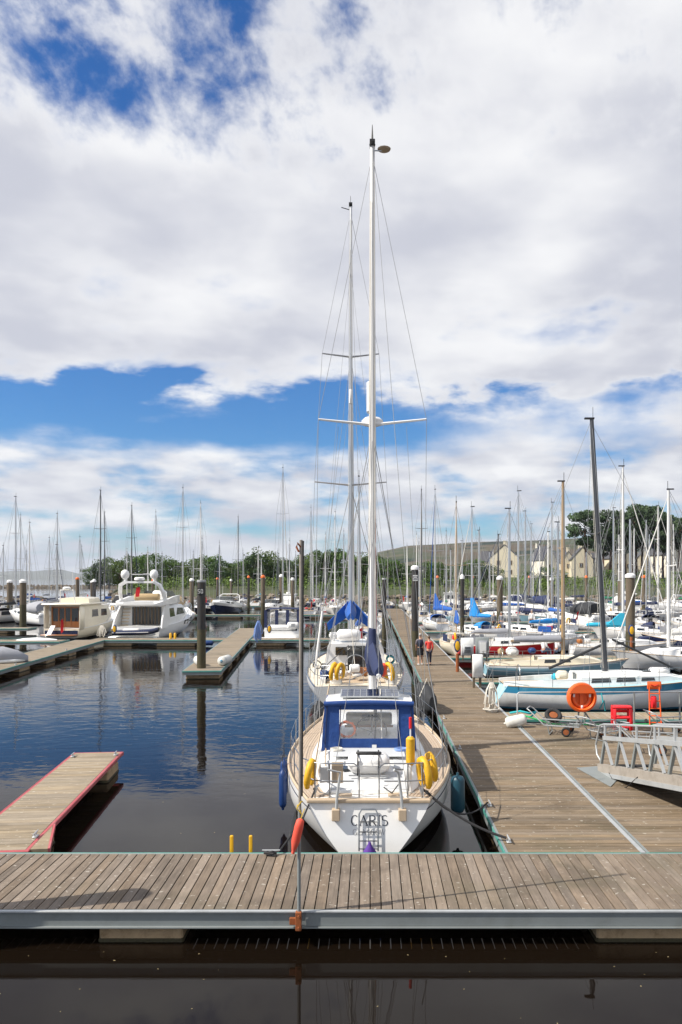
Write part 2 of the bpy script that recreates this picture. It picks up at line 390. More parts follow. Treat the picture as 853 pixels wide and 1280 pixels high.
M['render2'] = mat('pale_harling', (.72, .68, .58), .8, var=.05, scale=.5)
M['slate'] = mat('slate_roof', (.065, .066, .075), .7, var=.2, scale=1.2)
M['stone_trim'] = mat('tan_stone_margin', (.36, .25, .15), .8, var=.1)
M['ensign'] = mat('red_ensign', (.62, .012, .02), .8, var=.08)
def clear_mat(name, tint=(.9, .93, .95), a=.25):
    m = bpy.data.materials.new(name); m.use_nodes = True; t = m.node_tree
    b = t.nodes['Principled BSDF']; b.inputs['Base Color'].default_value = (*tint, 1)
    b.inputs['Alpha'].default_value = a; b.inputs['Roughness'].default_value = .1
    return m
M['clear'] = clear_mat('clear_vinyl_window', a=.09)
M['tinted'] = clear_mat('tinted_screen', (.05, .06, .065), .72)
# ------------------------------------------------------------------ water
def water_mat():
    m = bpy.data.materials.new('harbour_water'); m.use_nodes = True; t = m.node_tree; S.tree = t
    b = t.nodes['Principled BSDF']
    b.inputs['Base Color'].default_value = (.0065, .0042, .0026, 1); b.inputs['Roughness'].default_value = .015
    b.inputs['IOR'].default_value = 1.333; b.inputs['Specular IOR Level'].default_value = .30
    g = t.nodes.new('ShaderNodeNewGeometry'); sp = t.nodes.new('ShaderNodeSeparateXYZ'); t.links.new(g.outputs['Position'], sp.inputs[0])
    x, y = S(sp.outputs[0]), S(sp.outputs[1])
    patch = s_noise(s_vec(x * .035, y * .055, 0.0), 1.0, 3, .5, .6).smooth(.36, .66) * .85 + .15
    near = y.smooth(12.5, 30.0) * .9 + .10
    r1 = s_noise(s_vec(x * .9, y * 1.25, 0.0), 1.0, 3, .5, .3)
    r2 = s_noise(s_vec(x * 2.2 + 9.0, y * 3.6, 0.0), 1.0, 2, .5, .3)
    h = r1 * .020 + r2 * .0062
    h = h * patch * near
    bn = t.nodes.new('ShaderNodeBump'); bn.inputs['Strength'].default_value = 1; bn.inputs['Distance'].default_value = 1.0
    t.links.new(h.s, bn.inputs['Height']); t.links.new(bn.outputs[0], b.inputs['Normal'])
    return m
M['water'] = water_mat()
mb = MB(); mb.add([(-14000, -60, 0), (14000, -60, 0), (14000, 14000, 0), (-14000, 14000, 0)], [(0, 1, 2, 3)])
struct(mb.build('water', M['water'], smooth=None))

# ------------------------------------------------------------------ land
def hill_mat():
    m = bpy.data.materials.new('moorland_hillside'); m.use_nodes = True; t = m.node_tree; S.tree = t
    b = t.nodes['Principled BSDF']; b.inputs['Roughness'].default_value = .95; b.inputs['Specular IOR Level'].default_value = .1
    g = t.nodes.new('ShaderNodeNewGeometry'); sp = t.nodes.new('ShaderNodeSeparateXYZ'); t.links.new(g.outputs['Position'], sp.inputs[0])
    x, y, z = (S(sp.outputs[i]) for i in range(3))
    n1 = s_noise(s_vec(x * .0042, y * .004, z * .012), 1.0, 6, .6, .6)
    n2 = s_noise(s_vec(x * .010 + 5.0, y * .010, z * .03), 1.0, 5, .6, .3)
    c = s_mix(n1.smooth(.42, .56), (.045, .058, .024), (.085, .062, .038))
    c = s_mix(n2.smooth(.53, .57), c, (.095, .085, .055))
    forest = S.m('ADD', z * .006, (n1 - .5) * 2.2).smooth(.80, .86)
    c = s_mix(forest, c, (.012, .022, .013))
    patchf = s_noise(s_vec(x * .006, y * .006 + 30.0, z * .02), 1.0, 3, .5, .4).smooth(.58, .61)
    c = s_mix(patchf, c, (.014, .026, .013))
    t.links.new(c.s, b.inputs['Base Color'])
    return m
M['hill'] = hill_mat()
def hnoise(x, seed):
    return sum(math.sin(x * f + seed * p) / f ** .8 * a for f, p, a in ((1, 1, 1), (2.3, 2.1, .8), (5.1, .7, .7), (11.3, 3.3, .6), (23.7, 1.9, .5)))
def ridge(name, Y0, Y1, X0, X1, prof, m, nx=140, ny=14, seed=1, rough=.03):
    mb = MB(); rings = []
    for j in range(ny + 1):
        v = j / ny
        row = []
        for i in range(nx + 1):
            u = i / nx; x = lerp(X0, X1, u)
            px = CXP + x / Y1 * FPX
            hgt = max(prof(px) / FPX * Y1 + CAMZ, 0) if True else 0
            s = math.sin(min(v * 1.06, 1) * PI / 2) ** 1.25
            w = hnoise(u * 40 + v * 5, seed) * rough * hgt * v
            row.append((x * lerp(Y0, Y1, v) / Y1 if False else x, lerp(Y0, Y1, v) + 60 * hnoise(u * 9 + v, seed + 3) * v, max(hgt * s + w, -2) - .5 + .5 * v))
        rings.append(row)
    mb.loft(rings, closed=False, cap0=False, cap1=False)
    o = mb.build(name, m, smooth=80); return struct(o)
def interp(pts):
    def f(x):
        if x <= pts[0][0]: return pts[0][1]
        for (a, b), (c, d) in zip(pts, pts[1:]):
            if x <= c: return b + (d - b) * (x - a) / (c - a)
        return pts[-1][1]
    return f
ridge('hill', 1200, 2600, -260, 2400, interp([(360, -6), (400, 4), (440, 18), (470, 30), (505, 38), (560, 40), (620, 43), (700, 46), (760, 47), (853, 48), (1000, 52), (1400, 40)]), M['hill'], seed=2, rough=.012)
M['far_mtn'] = mat('distant_heath', (.10, .105, .085), .95, var=.25, scale=.002)
ridge('distant_hills', 6500, 8200, -9000, -2300, interp([(-700, 4), (-300, 9), (-100, 4), (0, 4.5), (20, 7), (40, 8.5), (60, 7.5), (80, 9.5), (100, 5), (130, 3), (160, 1), (185, -3)]), M['far_mtn'], nx=160, ny=8, seed=5, rough=.03)

# shore: bank of land behind the basin, with a rocky edge
def shore_y(x): return 172 + 2.0 * math.sin(x * .09) + 1.4 * math.sin(x * .23 + 1) + (max(0, -x - 52)) ** 1.35 * .9
mb = MB(); xs = [-92 + 4 * i for i in range(120)]
rings = []
for off, z in ((-3, -1.2), (0, .35), (4, 1.9), (8, 2.5), (22, 3.2), (60, 4.6), (150, 7.5), (400, 14), (1300, 22)):
    rings.append([(x * (1 + off / 900) , shore_y(x) + off, z if x > -84 else min(z, -.6 + .1 * (x + 92))) for x in xs])
mb.loft(rings, closed=False, cap0=False, cap1=False)
struct(mb.build('shore_land', M['land'], smooth=60))
rng = random.Random(5)
def rockpile(name, pts, n, label=None, w=2.5, h=1.6):
    mb = MB()
    for _ in range(n):
        i = rng.random() * (len(pts) - 1); k = int(i); f = i - k
        x = lerp(pts[k][0], pts[k + 1][0], f) ; y = lerp(pts[k][1], pts[k + 1][1], f)
        o = rng.uniform(-1, 1); s = rng.uniform(.5, 1.25)
        z = (1 - abs(o)) * h * rng.uniform(.6, 1)
        c = (x + rng.uniform(-.6, .6), y + o * w, z)
        st = len(mb.v); mb.ball(c, (s * 1.3, s, s * .8), 6, 3)
        mb.v[st:] = [(a + rng.uniform(-.12, .12) * s, b + rng.uniform(-.12, .12) * s, c2 + rng.uniform(-.12, .12) * s) for a, b, c2 in mb.v[st:]]
    return stuff(mb.build(name, M['rock'], smooth=None))
rockpile('rock_bank', [(x, shore_y(x) + 1.5) for x in range(-80, 140, 4)], 1500)
rockpile('rock_breakwater', [(-125 + 4 * i, 176 + 1.2 * math.sin(i)) for i in range(14)], 900, h=1.1, w=1.8)
rockpile('far_mole', [(-230 + 6 * i, 420 + 1.2 * math.sin(i)) for i in range(22)], 1500, w=2, h=1.6)

# ------------------------------------------------------------------ trees
def leaf_cloud(mb, c, rad, n, size, rng):
    for _ in range(n):
        while True:
            p = Vector((rng.uniform(-1, 1), rng.uniform(-1, 1), rng.uniform(-1, 1)))
            if .25 < p.length < 1: break
        p = Vector((c[0] + p.x * rad[0], c[1] + p.y * rad[1], c[2] + p.z * rad[2]))
        a = Vector((rng.gauss(0, 1), rng.gauss(0, 1), rng.gauss(0, .7))).normalized(); b = a.orthogonal().normalized()
        b = (b * math.cos(2.3) + a.cross(b) * math.sin(rng.uniform(0, 6))).normalized()
        s = size * rng.uniform(.6, 1.3)
        mb.add([p - a * s, p - b * s * .6, p + a * s, p + b * s * .6], [(0, 1, 2, 3)])
def make_tree(seed, H, W, leafm, nclump=48, nleaf=80, lsize=.24, low=.12):
    rng = random.Random(seed); cr = MB(); tr = MB()
    tr.tube([(0, 0, -.3), (.1, 0, H * .2), (0, .15, H * .45), (.1, .1, H * .78)], [H * .035, H * .028, H * .02, H * .006], 7)
    tips = []
    for k in range(8):
        a = k * 2.4 + rng.random(); z0 = H * rng.uniform(.2, .55); l = W * rng.uniform(.28, .46)
        p1 = (math.cos(a) * l, math.sin(a) * l, z0 + H * rng.uniform(.1, .28))
        tr.tube([(0, 0, z0), (p1[0] * .5, p1[1] * .5, z0 + (p1[2] - z0) * .6), p1], [H * .012, H * .008, H * .003], 5); tips.append(p1)
    for k in range(nclump):
        u = rng.random(); z = H * lerp(low, .95, u)
        wr = W * .5 * math.sin(PI * min(1, .22 + .72 * (1 - u))) * rng.uniform(.35, 1)
        a = rng.uniform(0, 6.28)
        r = W * rng.uniform(.11, .20)
        leaf_cloud(cr, (math.cos(a) * wr, math.sin(a) * wr, z), (r, r, r * rng.uniform(.6, .85)), nleaf, lsize, rng)
    return cr.mesh('crown', leafm), tr.mesh('trunk', M['bark'], 50)
def make_pine(seed, H, W):
    rng = random.Random(seed); cr = MB(); tr = MB()
    lean = rng.uniform(-.04, .04) * H
    top = (lean, 0, H * .93)
    tr.tube([(0, 0, -.3), (lean * .2, 0, H * .3), (lean * .5, .1, H * .6), top], [H * .026, H * .02, H * .014, H * .004], 7)
    for k in range(17):
        u = (k / 16) ** .85; z = H * lerp(.48, .97, u); a = k * 2.4 + rng.random()
        l = W * .5 * (math.sin(PI * (.18 + .74 * (1 - u))) ** .8) * rng.uniform(.5, 1.05)
        p = (lean * z / H + math.cos(a) * l, math.sin(a) * l, z + rng.uniform(0, .05) * H)
        b0 = (lean * z / H, 0, z - .08 * H)
        tr.tube([b0, (lerp(b0[0], p[0], .5), p[1] * .5, z - .03 * H), p], [H * .007, H * .005, H * .002], 4)
        r = W * rng.uniform(.16, .24)
        leaf_cloud(cr, p, (r, r, r * .45), 190, .30, rng)
        if rng.random() < .6: leaf_cloud(cr, (p[0] * .5, p[1] * .5, z + .02 * H), (r * .8, r * .8, r * .4), 110, .30, rng)
    return cr.mesh('crown', M['pine']), tr.mesh('trunk', M['bark_pine'], 50)
def place_tree(name, meshes, loc, s, rz, label, cat, group):
    t = thing(name, label, cat, loc, rz, group); t.scale = (s, s, s)
    put('crown', meshes[0], t); put('trunk', meshes[1], t)
    return t
ORD = ['first', 'second', 'third', 'fourth', 'fifth', 'sixth', 'seventh', 'eighth', 'ninth', 'tenth', 'eleventh', 'twelfth', 'thirteenth', 'fourteenth', 'fifteenth',
       'sixteenth', 'seventeenth', 'eighteenth', 'nineteenth', 'twentieth', 'twenty-first', 'twenty-second', 'twenty-third', 'twenty-fourth', 'twenty-fifth', 'twenty-sixth',
       'twenty-seventh', 'twenty-eighth', 'twenty-ninth', 'thirtieth', 'thirty-first', 'thirty-second', 'thirty-third', 'thirty-fourth']
TREES = [make_tree(11, 9, 9, M['leaf']), make_tree(12, 9, 8, M['leaf3']), make_tree(13, 9, 10, M['leaf2']), make_tree(14, 9, 8.5, M['leaf'], nclump=44)]
PINES = [make_pine(21, 15, 8.5), make_pine(22, 15, 9.5), make_pine(23, 15, 8)]
rng = random.Random(77)
# (photo column, photo row of the top, distance, mesh)
wood = [(113, 709, 205, 0), (124, 703, 200, 1), (137, 697, 206, 0), (150, 699, 198, 2), (160, 701, 203, 1), (172, 694, 205, 0), (186, 693, 199, 3), (199, 697, 207, 2), (212, 699, 200, 0),
        (224, 702, 206, 1), (236, 701, 199, 2), (249, 698, 204, 3), (262, 694, 206, 0), (275, 699, 198, 1), (288, 703, 205, 2), (300, 701, 199, 0), (312, 700, 206, 3), (324, 692, 200, 1), (333, 687, 204, 2),
        (344, 699, 207, 0), (356, 701, 199, 1), (368, 700, 205, 3), (381, 694, 200, 2), (393, 691, 206, 0), (405, 689, 199, 3), (417, 687, 205, 1), (430, 690, 200, 0), (444, 693, 206, 2), (457, 697, 199, 1), (470, 695, 205, 0), (484, 699, 200, 3), (498, 702, 206, 1)]
for i, (px, py, Y, k) in enumerate(wood):
    z0 = 2.8; H = gz(py, Y) - z0
    place_tree('broadleaf_tree', TREES[k], (gx(px, Y), Y, z0), H / 9.0, rng.uniform(0, 6.28),
               f"{['rounded', 'dark green', 'light green', 'bushy'][k]} broadleaf tree, {ORD[i]} from the left in the wood behind the marina", 'tree', 'trees of the wood behind the marina')
shr = [(516, 706, 196, 1), (530, 702, 204, 3), (545, 703, 196, 0), (560, 708, 204, 2), (575, 704, 197, 1), (592, 700, 204, 3), (606, 705, 196, 1), (617, 708, 206, 2), (660, 714, 205, 0), (684, 709, 199, 3), (702, 713, 205, 1), (760, 712, 200, 0), (806, 713, 198, 1), (846, 714, 202, 3)]
for i, (px, py, Y, k) in enumerate(shr):
    z0 = 2.8; H = gz(py, Y) - z0
    place_tree('broadleaf_tree', TREES[k], (gx(px, Y), Y, z0), H / 9.0, rng.uniform(0, 6.28),
               f"low {['rounded', 'dark green', 'light green', 'bushy'][k]} tree, {ORD[i]} from the left below the houses", 'tree', 'low trees below the houses')
pn = [(733, 641, 230, 0), (763, 641, 236, 1), (775, 655, 228, 2), (790, 637, 232, 1), (803, 634, 240, 0), (818, 643, 229, 2), (829, 655, 236, 0), (848, 650, 231, 1), (866, 648, 238, 2), (754, 660, 242, 2), (796, 648, 244, 1), (811, 640, 246, 0), (840, 646, 244, 1), (782, 652, 247, 0)]
pn.sort()
for i, (px, py, Y, k) in enumerate(pn):
    z0 = 5.0; H = gz(py, Y) - z0
    lab = 'tall pine tree standing apart, leftmost of the pines by the houses' if i == 0 else f'tall dark pine tree, {ORD[i]} from the left among the pines by the houses'
    place_tree('pine_tree', PINES[k], (gx(px, Y), Y, z0), H / 15.0, rng.uniform(0, 6.28), lab, 'tree', 'pines by the houses')
# scrub along the top of the bank: nobody could count the bushes
mb = MB(); rng = random.Random(31)
for i in range(330):
    x = rng.uniform(-70, 118); y = shore_y(x) + rng.uniform(7, 24)
    r = rng.uniform(.8, 2.0)
    leaf_cloud(mb, (x, y, 2.6 + r * .3 + (y - shore_y(x) - 7) * .12), (r, r, r * .75), 70, .2, rng)
o = mb.build('scrub', M['leaf2'], smooth=None); stuff(o); o['label'] = 'low green scrub along the top of the rock bank'; o['category'] = 'scrub'

# ------------------------------------------------------------------ houses
def house(px, py_top, Y, w, d, label, rz=0.0, rm='render', wins=((-.5, 1.4), (-.5, 4.0), (.5, 1.4), (.5, 4.0)), gable_front=True, wing=0, eave=None):
    z0 = 5.0
    ridge_z = gz(py_top, Y) - z0
    t = thing('house', label, 'house', (gx(px, Y), Y, z0), rz, 'houses behind the marina')
    ez = eave or ridge_z * .62
    mb = MB(); hw, hd = w / 2, d / 2
    sec = lambda y: [(-hw, y, -1), (hw, y, -1), (hw, y, ez), (0, y, ridge_z), (-hw, y, ez)]
    mb.loft([sec(-hd), sec(hd)]); mb.build('wall', M[rm], t, smooth=None)
    for s in (-1, 1):
        mb = MB(); sl = (ridge_z - ez) / hw
        a = [(s * (hw + .3), -hd - .12, ez - .3 * sl + .06), (0, -hd - .12, ridge_z + .06), (0, hd + .12, ridge_z + .06), (s * (hw + .3), hd + .12, ez - .3 * sl + .06)]
        mb.slab(a, (0, 0, .22)); mb.build('roof', M['slate'], t, smooth=None)
    for cy in (-hd + .55, hd - .55):
        mb = MB(); mb.box((0, cy, ridge_z + .55), (.7, 1.0, 1.5)); mb.box((0, cy, ridge_z + 1.36), (.86, 1.16, .16)); mb.build('chimney', M[rm], t, smooth=None)
    for wx, wz in wins:
        mb = MB(); mb.box((wx * hw, -hd - .03, wz), (1.15, .10, 1.5)); win = mb.build('window', M['stone_trim'], t, smooth=None)
        mb = MB(); mb.box((wx * hw, -hd - .06, wz), (.85, .09, 1.2)); mb.build('pane', M['glass'], win, smooth=None)
        mb = MB(); mb.box((wx * hw, -hd - .09, wz), (.06, .09, 1.2)); mb.build('glazing_bar', M['white_pl'], win, smooth=None)
    if wing:
        mb = MB(); ww = abs(wing); cx = math.copysign(hw + ww / 2, wing); rz2 = ridge_z * .82; e2 = ez * .82
        s2 = lambda x: [(x, -hd + 1.2, -1), (x, hd, -1), (x, hd, e2), (x, .6, rz2), (x, -hd + 1.2, e2)]
        x0, x1 = cx - ww / 2, cx + ww / 2
        mb.loft([s2(x0), s2(x1)]); mb.build('wall', M[rm], t, smooth=None)
        for ya, za in ((-hd + 1.0, e2 - .1), (hd + .2, e2 - .1)):
            mb = MB(); mb.slab([(x0, ya, za), (x1, ya, za), (x1, .6, rz2 + .05), (x0, .6, rz2 + .05)], (0, 0, .2)); mb.build('roof', M['slate'], t, smooth=None)
        mb = MB(); mb.box((cx, -hd + 1.17, e2 * .6), (1.1, .1, 1.4)); win = mb.build('window', M['stone_trim'], t, smooth=None)
        mb = MB(); mb.box((cx, -hd + 1.13, e2 * .6), (.8, .09, 1.1)); mb.build('pane', M['glass'], win, smooth=None)
    return t
house(632, 682, 262, 9.0, 9, 'large cream gabled house, leftmost above the hedge', R(-14), wins=((-.42, 2.2), (-.42, 5.2), (.42, 2.2), (.42, 5.2)), wing=-3.4)
house(679, 684, 270, 4.4, 9, 'narrow pale gable house next right of the large gabled house', R(18), 'render2', wins=((0, 4.0),), wing=4.0)
house(707, 690, 268, 5, 8, 'small cream gabled house behind the timber mast', 0.0, wins=((0, 4.2),))
house(726, 685, 262, 6.8, 9, 'cream gabled house partly behind the leftmost pine', R(-8), wins=((-.1, 4.4),), wing=3.0)
house(772, 683, 266, 9, 8, 'cream house between the pine trunks', R(10), wins=((-.4, 4.2), (.4, 4.2)))
house(806, 686, 272, 7, 8, 'cream house with stone window margins right of the middle pines', R(-10), wins=((-.4, 4.4), (.4, 4.4)), wing=-3)
house(832, 674, 262, 6, 9, 'tall pale gabled house at the right among the pines', R(16), 'render2', wins=((0, 3.4), (0, 6.2)), wing=4)
# ------------------------------------------------------------------ pontoons
DZ = 0.5                                     # deck height above the water
PL = 0.165; GAP = 0.011
def cleat_mesh():
    mb = MB(); mb.box((0, 0, .012), (.09, .16, .024), bev=.008)
    for y in (-.045, .045): mb.tube([(0, y, .02), (0, y, .075)], .014, 6)
    mb.tube([(0, -.16, .085), (0, -.08, .078), (0, .08, .078), (0, .16, .085)], [.010, .017, .017, .010], 6)
    return mb.mesh('cleat', M['galv_l'], 50)
CLEAT = cleat_mesh()
def pontoon(name, label, loc, rz, w, l, planks='join', wood='wood_deck_x', strip='strip_green', fascia='galv', floats=(), n_single=0, cleats=(), fasc_h=.235, float_w=None, ends=True, group='pontoons of the marina', pitch=PL, strip_sides=(-1, 1), gap=None):
    """deck in a local frame: x across (-w/2..w/2), y along (0..l), boards laid across"""
    t = thing(name, label, 'pontoon', (loc[0], loc[1], 0), rz, group)
    n = int(l / pitch); th = .034; g = gap or GAP
    one = MB(); one.box((0, 0, 0), (w - .10, pitch - g, th), bev=.004); pm = one.mesh('plank', M[wood], None)
    rng = random.Random(hash(name + label) % 1000 if False else len(label) * 7 + int(l * 10))
    rest = MB()
    for i in range(n):
        y = (i + .5) * pitch; dzz = rng.uniform(-.0022, .0022)
        if i < n_single: put('plank', pm, t, (rng.uniform(-.004, .004), y, DZ - th / 2 + dzz), (rng.uniform(-.002, .002), 0, rng.uniform(-.0012, .0012)))
        else: rest.box((0, y, DZ - th / 2 + dzz), (w - .10, pitch - g, th))
    if rest.v: stuff(rest.build('decking', M[wood], t, smooth=None))
    for s in (-1, 1):
        mb = MB(); mb.box((s * (w / 2 - .025), l / 2, DZ - .005 - fasc_h / 2), (.05, l, fasc_h), bev=.004); mb.build('edge_beam', M[fascia], t, smooth=None)
        if s in strip_sides:
            mb = MB(); mb.box((s * (w / 2 + .012), l / 2, DZ - .045), (.026, l, .085), bev=.008); mb.build('rubbing_strip', M[strip], t, smooth=None)
    if ends:
        for y in (-.025, l + .025):
            mb = MB(); mb.box((0, y, DZ - .005 - fasc_h / 2), (w + .05, .05, fasc_h), bev=.004); mb.build('end_beam', M[fascia], t, smooth=None)
            mb = MB(); mb.box((0, y + math.copysign(.035, y), DZ - .05), (w + .05, .03, .08), bev=.008); mb.build('end_strip', M[strip], t, smooth=None)
    for k in range(-1 if w > 1.6 else 0, 2 if w > 1.6 else 1):          # bearers that carry the boards
        mb = MB(); mb.box((k * w * .3, l / 2, DZ - .12), (.07, l - .05, .14)); mb.build('bearer', M['pile_wood'], t, smooth=None)
    fw = float_w or w - .25
    for y0, y1 in floats:
        mb = MB(); mb.box((0, (y0 + y1) / 2, .03), (fw, y1 - y0, .47), bev=.03); f = mb.build('float', M['concrete'], t, smooth=None)
        mb = MB(); mb.box((0, (y0 + y1) / 2, -.02), (fw + .03, y1 - y0 + .03, .17), bev=.03); mb.build('weed_band', M['weed'], f, smooth=None)
    for x, y in cleats: put('cleat', CLEAT, t, (x, y, DZ + .002))
    return t
# near walkway across the picture: its boards run towards the viewer, so its local y is world x
YN, YF = 11.78, 14.24
near = pontoon('pontoon', 'wide weathered timber pontoon crossing the whole foreground', (-13.2, (YN + YF) / 2), R(-90), YF - YN, 28, wood='wood_near', strip='strip_green', fascia='galv', gap=.016,
               floats=((.5, 3.2), (9.18, 10.42), (16.56, 19.5), (23, 25)), n_single=169, strip_sides=(-1,), float_w=2.3, cleats=((-1.12, 11.45), (-1.12, 19.0), (-1.12, 5.2)))
for o in list(near.children):
    if o.name.startswith('rubbing_strip'): o.location.z += .004
# bright top lip and bottom flange of the near channel, and the lapped joint plate
mb = MB(); mb.box((.0, YN - .012, DZ - .012), (28, .05, .03), bev=.005); o = mb.build('edge_lip', M['galv_l'], near, smooth=None); o.parent = None
M_inv = Matrix.Translation((-13.2, (YN + YF) / 2, 0)) @ Matrix.Rotation(R(-90), 4, 'Z')
def under(o, root):
    """parent o, built in world space, under a placed root"""
    o.parent = root
    mw = Matrix.Translation(root.location) @ root.rotation_euler.to_matrix().to_4x4()
    o.matrix_parent_inverse = mw.inverted(); return o
under(o, near); o.location = (.8, 0, 0)
mb = MB(); mb.box((3.9, YN - .006, DZ - .13), (9.7, .02, .19), bev=.003); under(mb.build('joint_plate', M['galv'], None, smooth=None), near)
mb = MB(); mb.box((.8, YN - .02, DZ - .238), (28, .07, .016)); under(mb.build('bottom_flange', M['galv'], None, smooth=None), near)

WL, WR = 2.42, 4.87
walk = pontoon('pontoon', 'long timber walkway pontoon leading away from the foreground between the boats', ((WL + WR) / 2, YF + .03), 0, WR - WL, 112, wood='wood_deck_x', strip='strip_green',
               floats=tuple((.5 + 6 * k, 4.2 + 6 * k) for k in range(18)), n_single=200, gap=.016, ends=False, strip_sides=(-1,), cleats=((-1.08, .55), (-1.08, 2.9), (-1.08, 8.6), (-1.08, 13.5), (-1.08, 21), (1.08, 16.8), (1.08, 30), (-1.08, 32)))
mb = MB(); mb.box((WR - .01, YF + 55, DZ + .004), (.085, 110, .006)); o = under(mb.build('joint_strip', M['galv_l'], None, smooth=None), walk)
land = pontoon('pontoon', 'broad timber landing pontoon at the foot of the gangway', (WR + 4.62, YF + .03), 0, 9.1, 12.4, wood='wood_deck_x', floats=((.5, 3.5), (8, 11.5)), n_single=75, gap=.016, ends=False, strip_sides=(1,))
# left finger beside the near walkway
fing = pontoon('pontoon', 'short timber finger pontoon with faded red edging at lower left', (-6.82, YF + .12), R(5.7), 1.32, 8.1, wood='wood_pale', strip='strip_red', fascia='strip_red', floats=((.9, 1.9), (6.7, 8.0)),
               n_single=49, fasc_h=.10, float_w=1.15, cleats=((-.56, 7.6), (.56, 7.7), (.57, .7)))
mb = MB(); mb.loft([[(x, y, DZ - .10 if k == 0 else DZ - .006) for x, y in ((.64, .02), (1.0, .02), (.66, 1.5))] for k in range(2)])
mb.build('gusset', M['wood_pale'], fing, smooth=None)
mb = MB(); mb.beam((1.01, .02, DZ - .05), (.69, 1.5, DZ - .05), .04, .10); mb.build('gusset_strip', M['strip_red'], fing, smooth=None)
# left-hand berths
JF = dict(wood='wood_far', gap=.02)
fingA = pontoon('pontoon', 'long left finger pontoon running from the frame edge towards the cream boat', (-20.35, 36), R(3.6), 2.3, 27, floats=tuple((.4 + 4.5 * k, 2.0 + 4.5 * k) for k in range(6)), cleats=((.95, 9), (.95, 18)), **JF)
fingB = pontoon('pontoon', 'timber finger pontoon with two fenders and the numbered pile at its near end', (-8.88, 42.2), R(4.6), 2.0, 35.5, floats=tuple((.3 + 5.5 * k, 2.2 + 5.5 * k) for k in range(6)), cleats=((-.85, 12), (.85, 20), (.85, 3)), **JF)
crossL = pontoon('pontoon', 'cross pontoon in front of the big white motor yacht', (-22.0, 64.0), R(-90), 2.3, 10.7, floats=((1, 3.2), (5.2, 8.2)), **JF)
crossR = pontoon('pontoon', 'cross pontoon in front of the boat with navy canopy', (-9.4, 64.0), R(-90), 2.0, 7.6, floats=((.4, 2.6), (4.6, 6.4)), **JF)
crossLL = pontoon('pontoon', 'cross pontoon behind the grey covered dinghy at far left', (-34, 62.2), R(-90), 2.0, 10.2, floats=((3.5, 6),), **JF)
pontoon('pontoon', 'floating finger at left edge behind the weedy pile', (-44, 78), R(-90), 2.0, 11, floats=((6, 9),), **JF)
pontoon('pontoon', 'far pontoon behind the two left piles', (-62, 106), R(-90), 2.0, 20, floats=((6, 9), (14, 17)), **JF)
pontoon('pontoon', 'far cross pontoon beneath the bow of the navy hulled cruiser', (-40, 106), R(-90), 2.2, 39, floats=tuple((2 + 6 * k, 5 + 6 * k) for k in range(6)), **JF)
pontoon('pontoon', 'farthest cross pontoon below the wood', (-62, 139), R(-90), 2.2, 58, floats=tuple((2 + 8 * k, 5 + 8 * k) for k in range(7)), **JF)
# right-hand fingers off the long walkway
for k, (Y, ln, lab) in enumerate(((28.4, 11, 'finger pontoon behind the handrail and the orange lifebuoy'), (38.2, 12, 'finger pontoon between the two blue boats'), (49.6, 10.5, 'finger pontoon beside the red hulled boat'),
                                  (63.3, 24, 'finger pontoon behind the two white haired people'), (73.0, 40, 'finger pontoon with two people standing on it'), (88.5, 50, 'finger pontoon behind the cruiser with charcoal canopy'),
                                  (104, 60, 'far right finger pontoon before the pilothouse boat'), (147, 72, 'farthest right finger pontoon below the hedge'))):
    pontoon('pontoon', lab, (WR + .03, Y), R(-90), 1.5 if Y < 60 else 2.0, ln, floats=tuple((2 + 5 * j, 4 + 5 * j) for j in range(int(ln / 5))), wood='wood_far' if Y > 40 else 'wood_pale', strip='strip_green', gap=.015)

# ------------------------------------------------------------------ piles
def pile(px, Y, top, label, r=.24, style='wood', cap='white', square=False, base=-.4, sign=None, wet=2.1):
    t = thing('mooring_pile', label, 'pile', (gx(px, Y), Y, 0), 0, 'mooring piles')
    mm = 'pile_wood' if style == 'wood' else 'pile_steel'
    zt = gz(top, Y)
    n = 14
    mb = MB(); mb.lathe([(r, wet), (r, (wet + zt) / 2), (r * .97, zt)], n); mb.build('shaft', M[mm], t)
    mb = MB(); mb.lathe([(r * 1.03, base), (r * 1.04, wet * .5), (r * 1.0, wet)], n); mb.build('wet_base', M['pile_wet'], t)
    cc = {'white': 'white_pl', 'orange': 'orange_cap', 'grey': 'grey_pl'}[cap]
    mb = MB()
    if cap == 'grey': mb.lathe([(r * 1.06, zt - .03), (r * 1.06, zt + .07), (r * .98, zt + .09)], n)
    elif cap == 'white' and Y < 60: mb.lathe([(r * 1.02, zt - .02), (r * 1.14, zt), (r * 1.14, zt + .14), (r * .95, zt + .2), (r * .55, zt + .27)], n)
    else: mb.lathe([(r * 1.1, zt - .04), (r * 1.1, zt + .16), (r * .5, zt + .34)], n)
    mb.build('cap', M[cc], t)
    if sign:
        mb = MB(); mb.box((0, -r - .012, zt - .52), (.30, .02, .36)); pl = mb.build('number_plate', M['black'] if sign == '50' else M['sign_white'], t, smooth=None)
        mb = MB(); col = 'sign_white' if sign == '50' else 'letter_dark'
        def seg(x, z, segs):
            w, h = .09, .20
            P = {'a': ((0, h), (w, h)), 'b': ((w, h), (w, h / 2)), 'c': ((w, h / 2), (w, 0)), 'd': ((0, 0), (w, 0)), 'e': ((0, h / 2), (0, 0)), 'f': ((0, h), (0, h / 2)), 'g': ((0, h / 2), (w, h / 2))}
            for c in segs:
                (a, b), (c2, d) = P[c]
                mb.box((x + (a + c2) / 2, -r - .026, z + (b + d) / 2), (abs(c2 - a) + .028, .008, abs(d - b) + .028))
        seg(-.125, zt - .62, 'afgcd'); seg(.035, zt - .62, 'abcdef' if sign == '50' else 'abged')
        mb.build('lettering', M[col], pl, smooth=None)
    return t
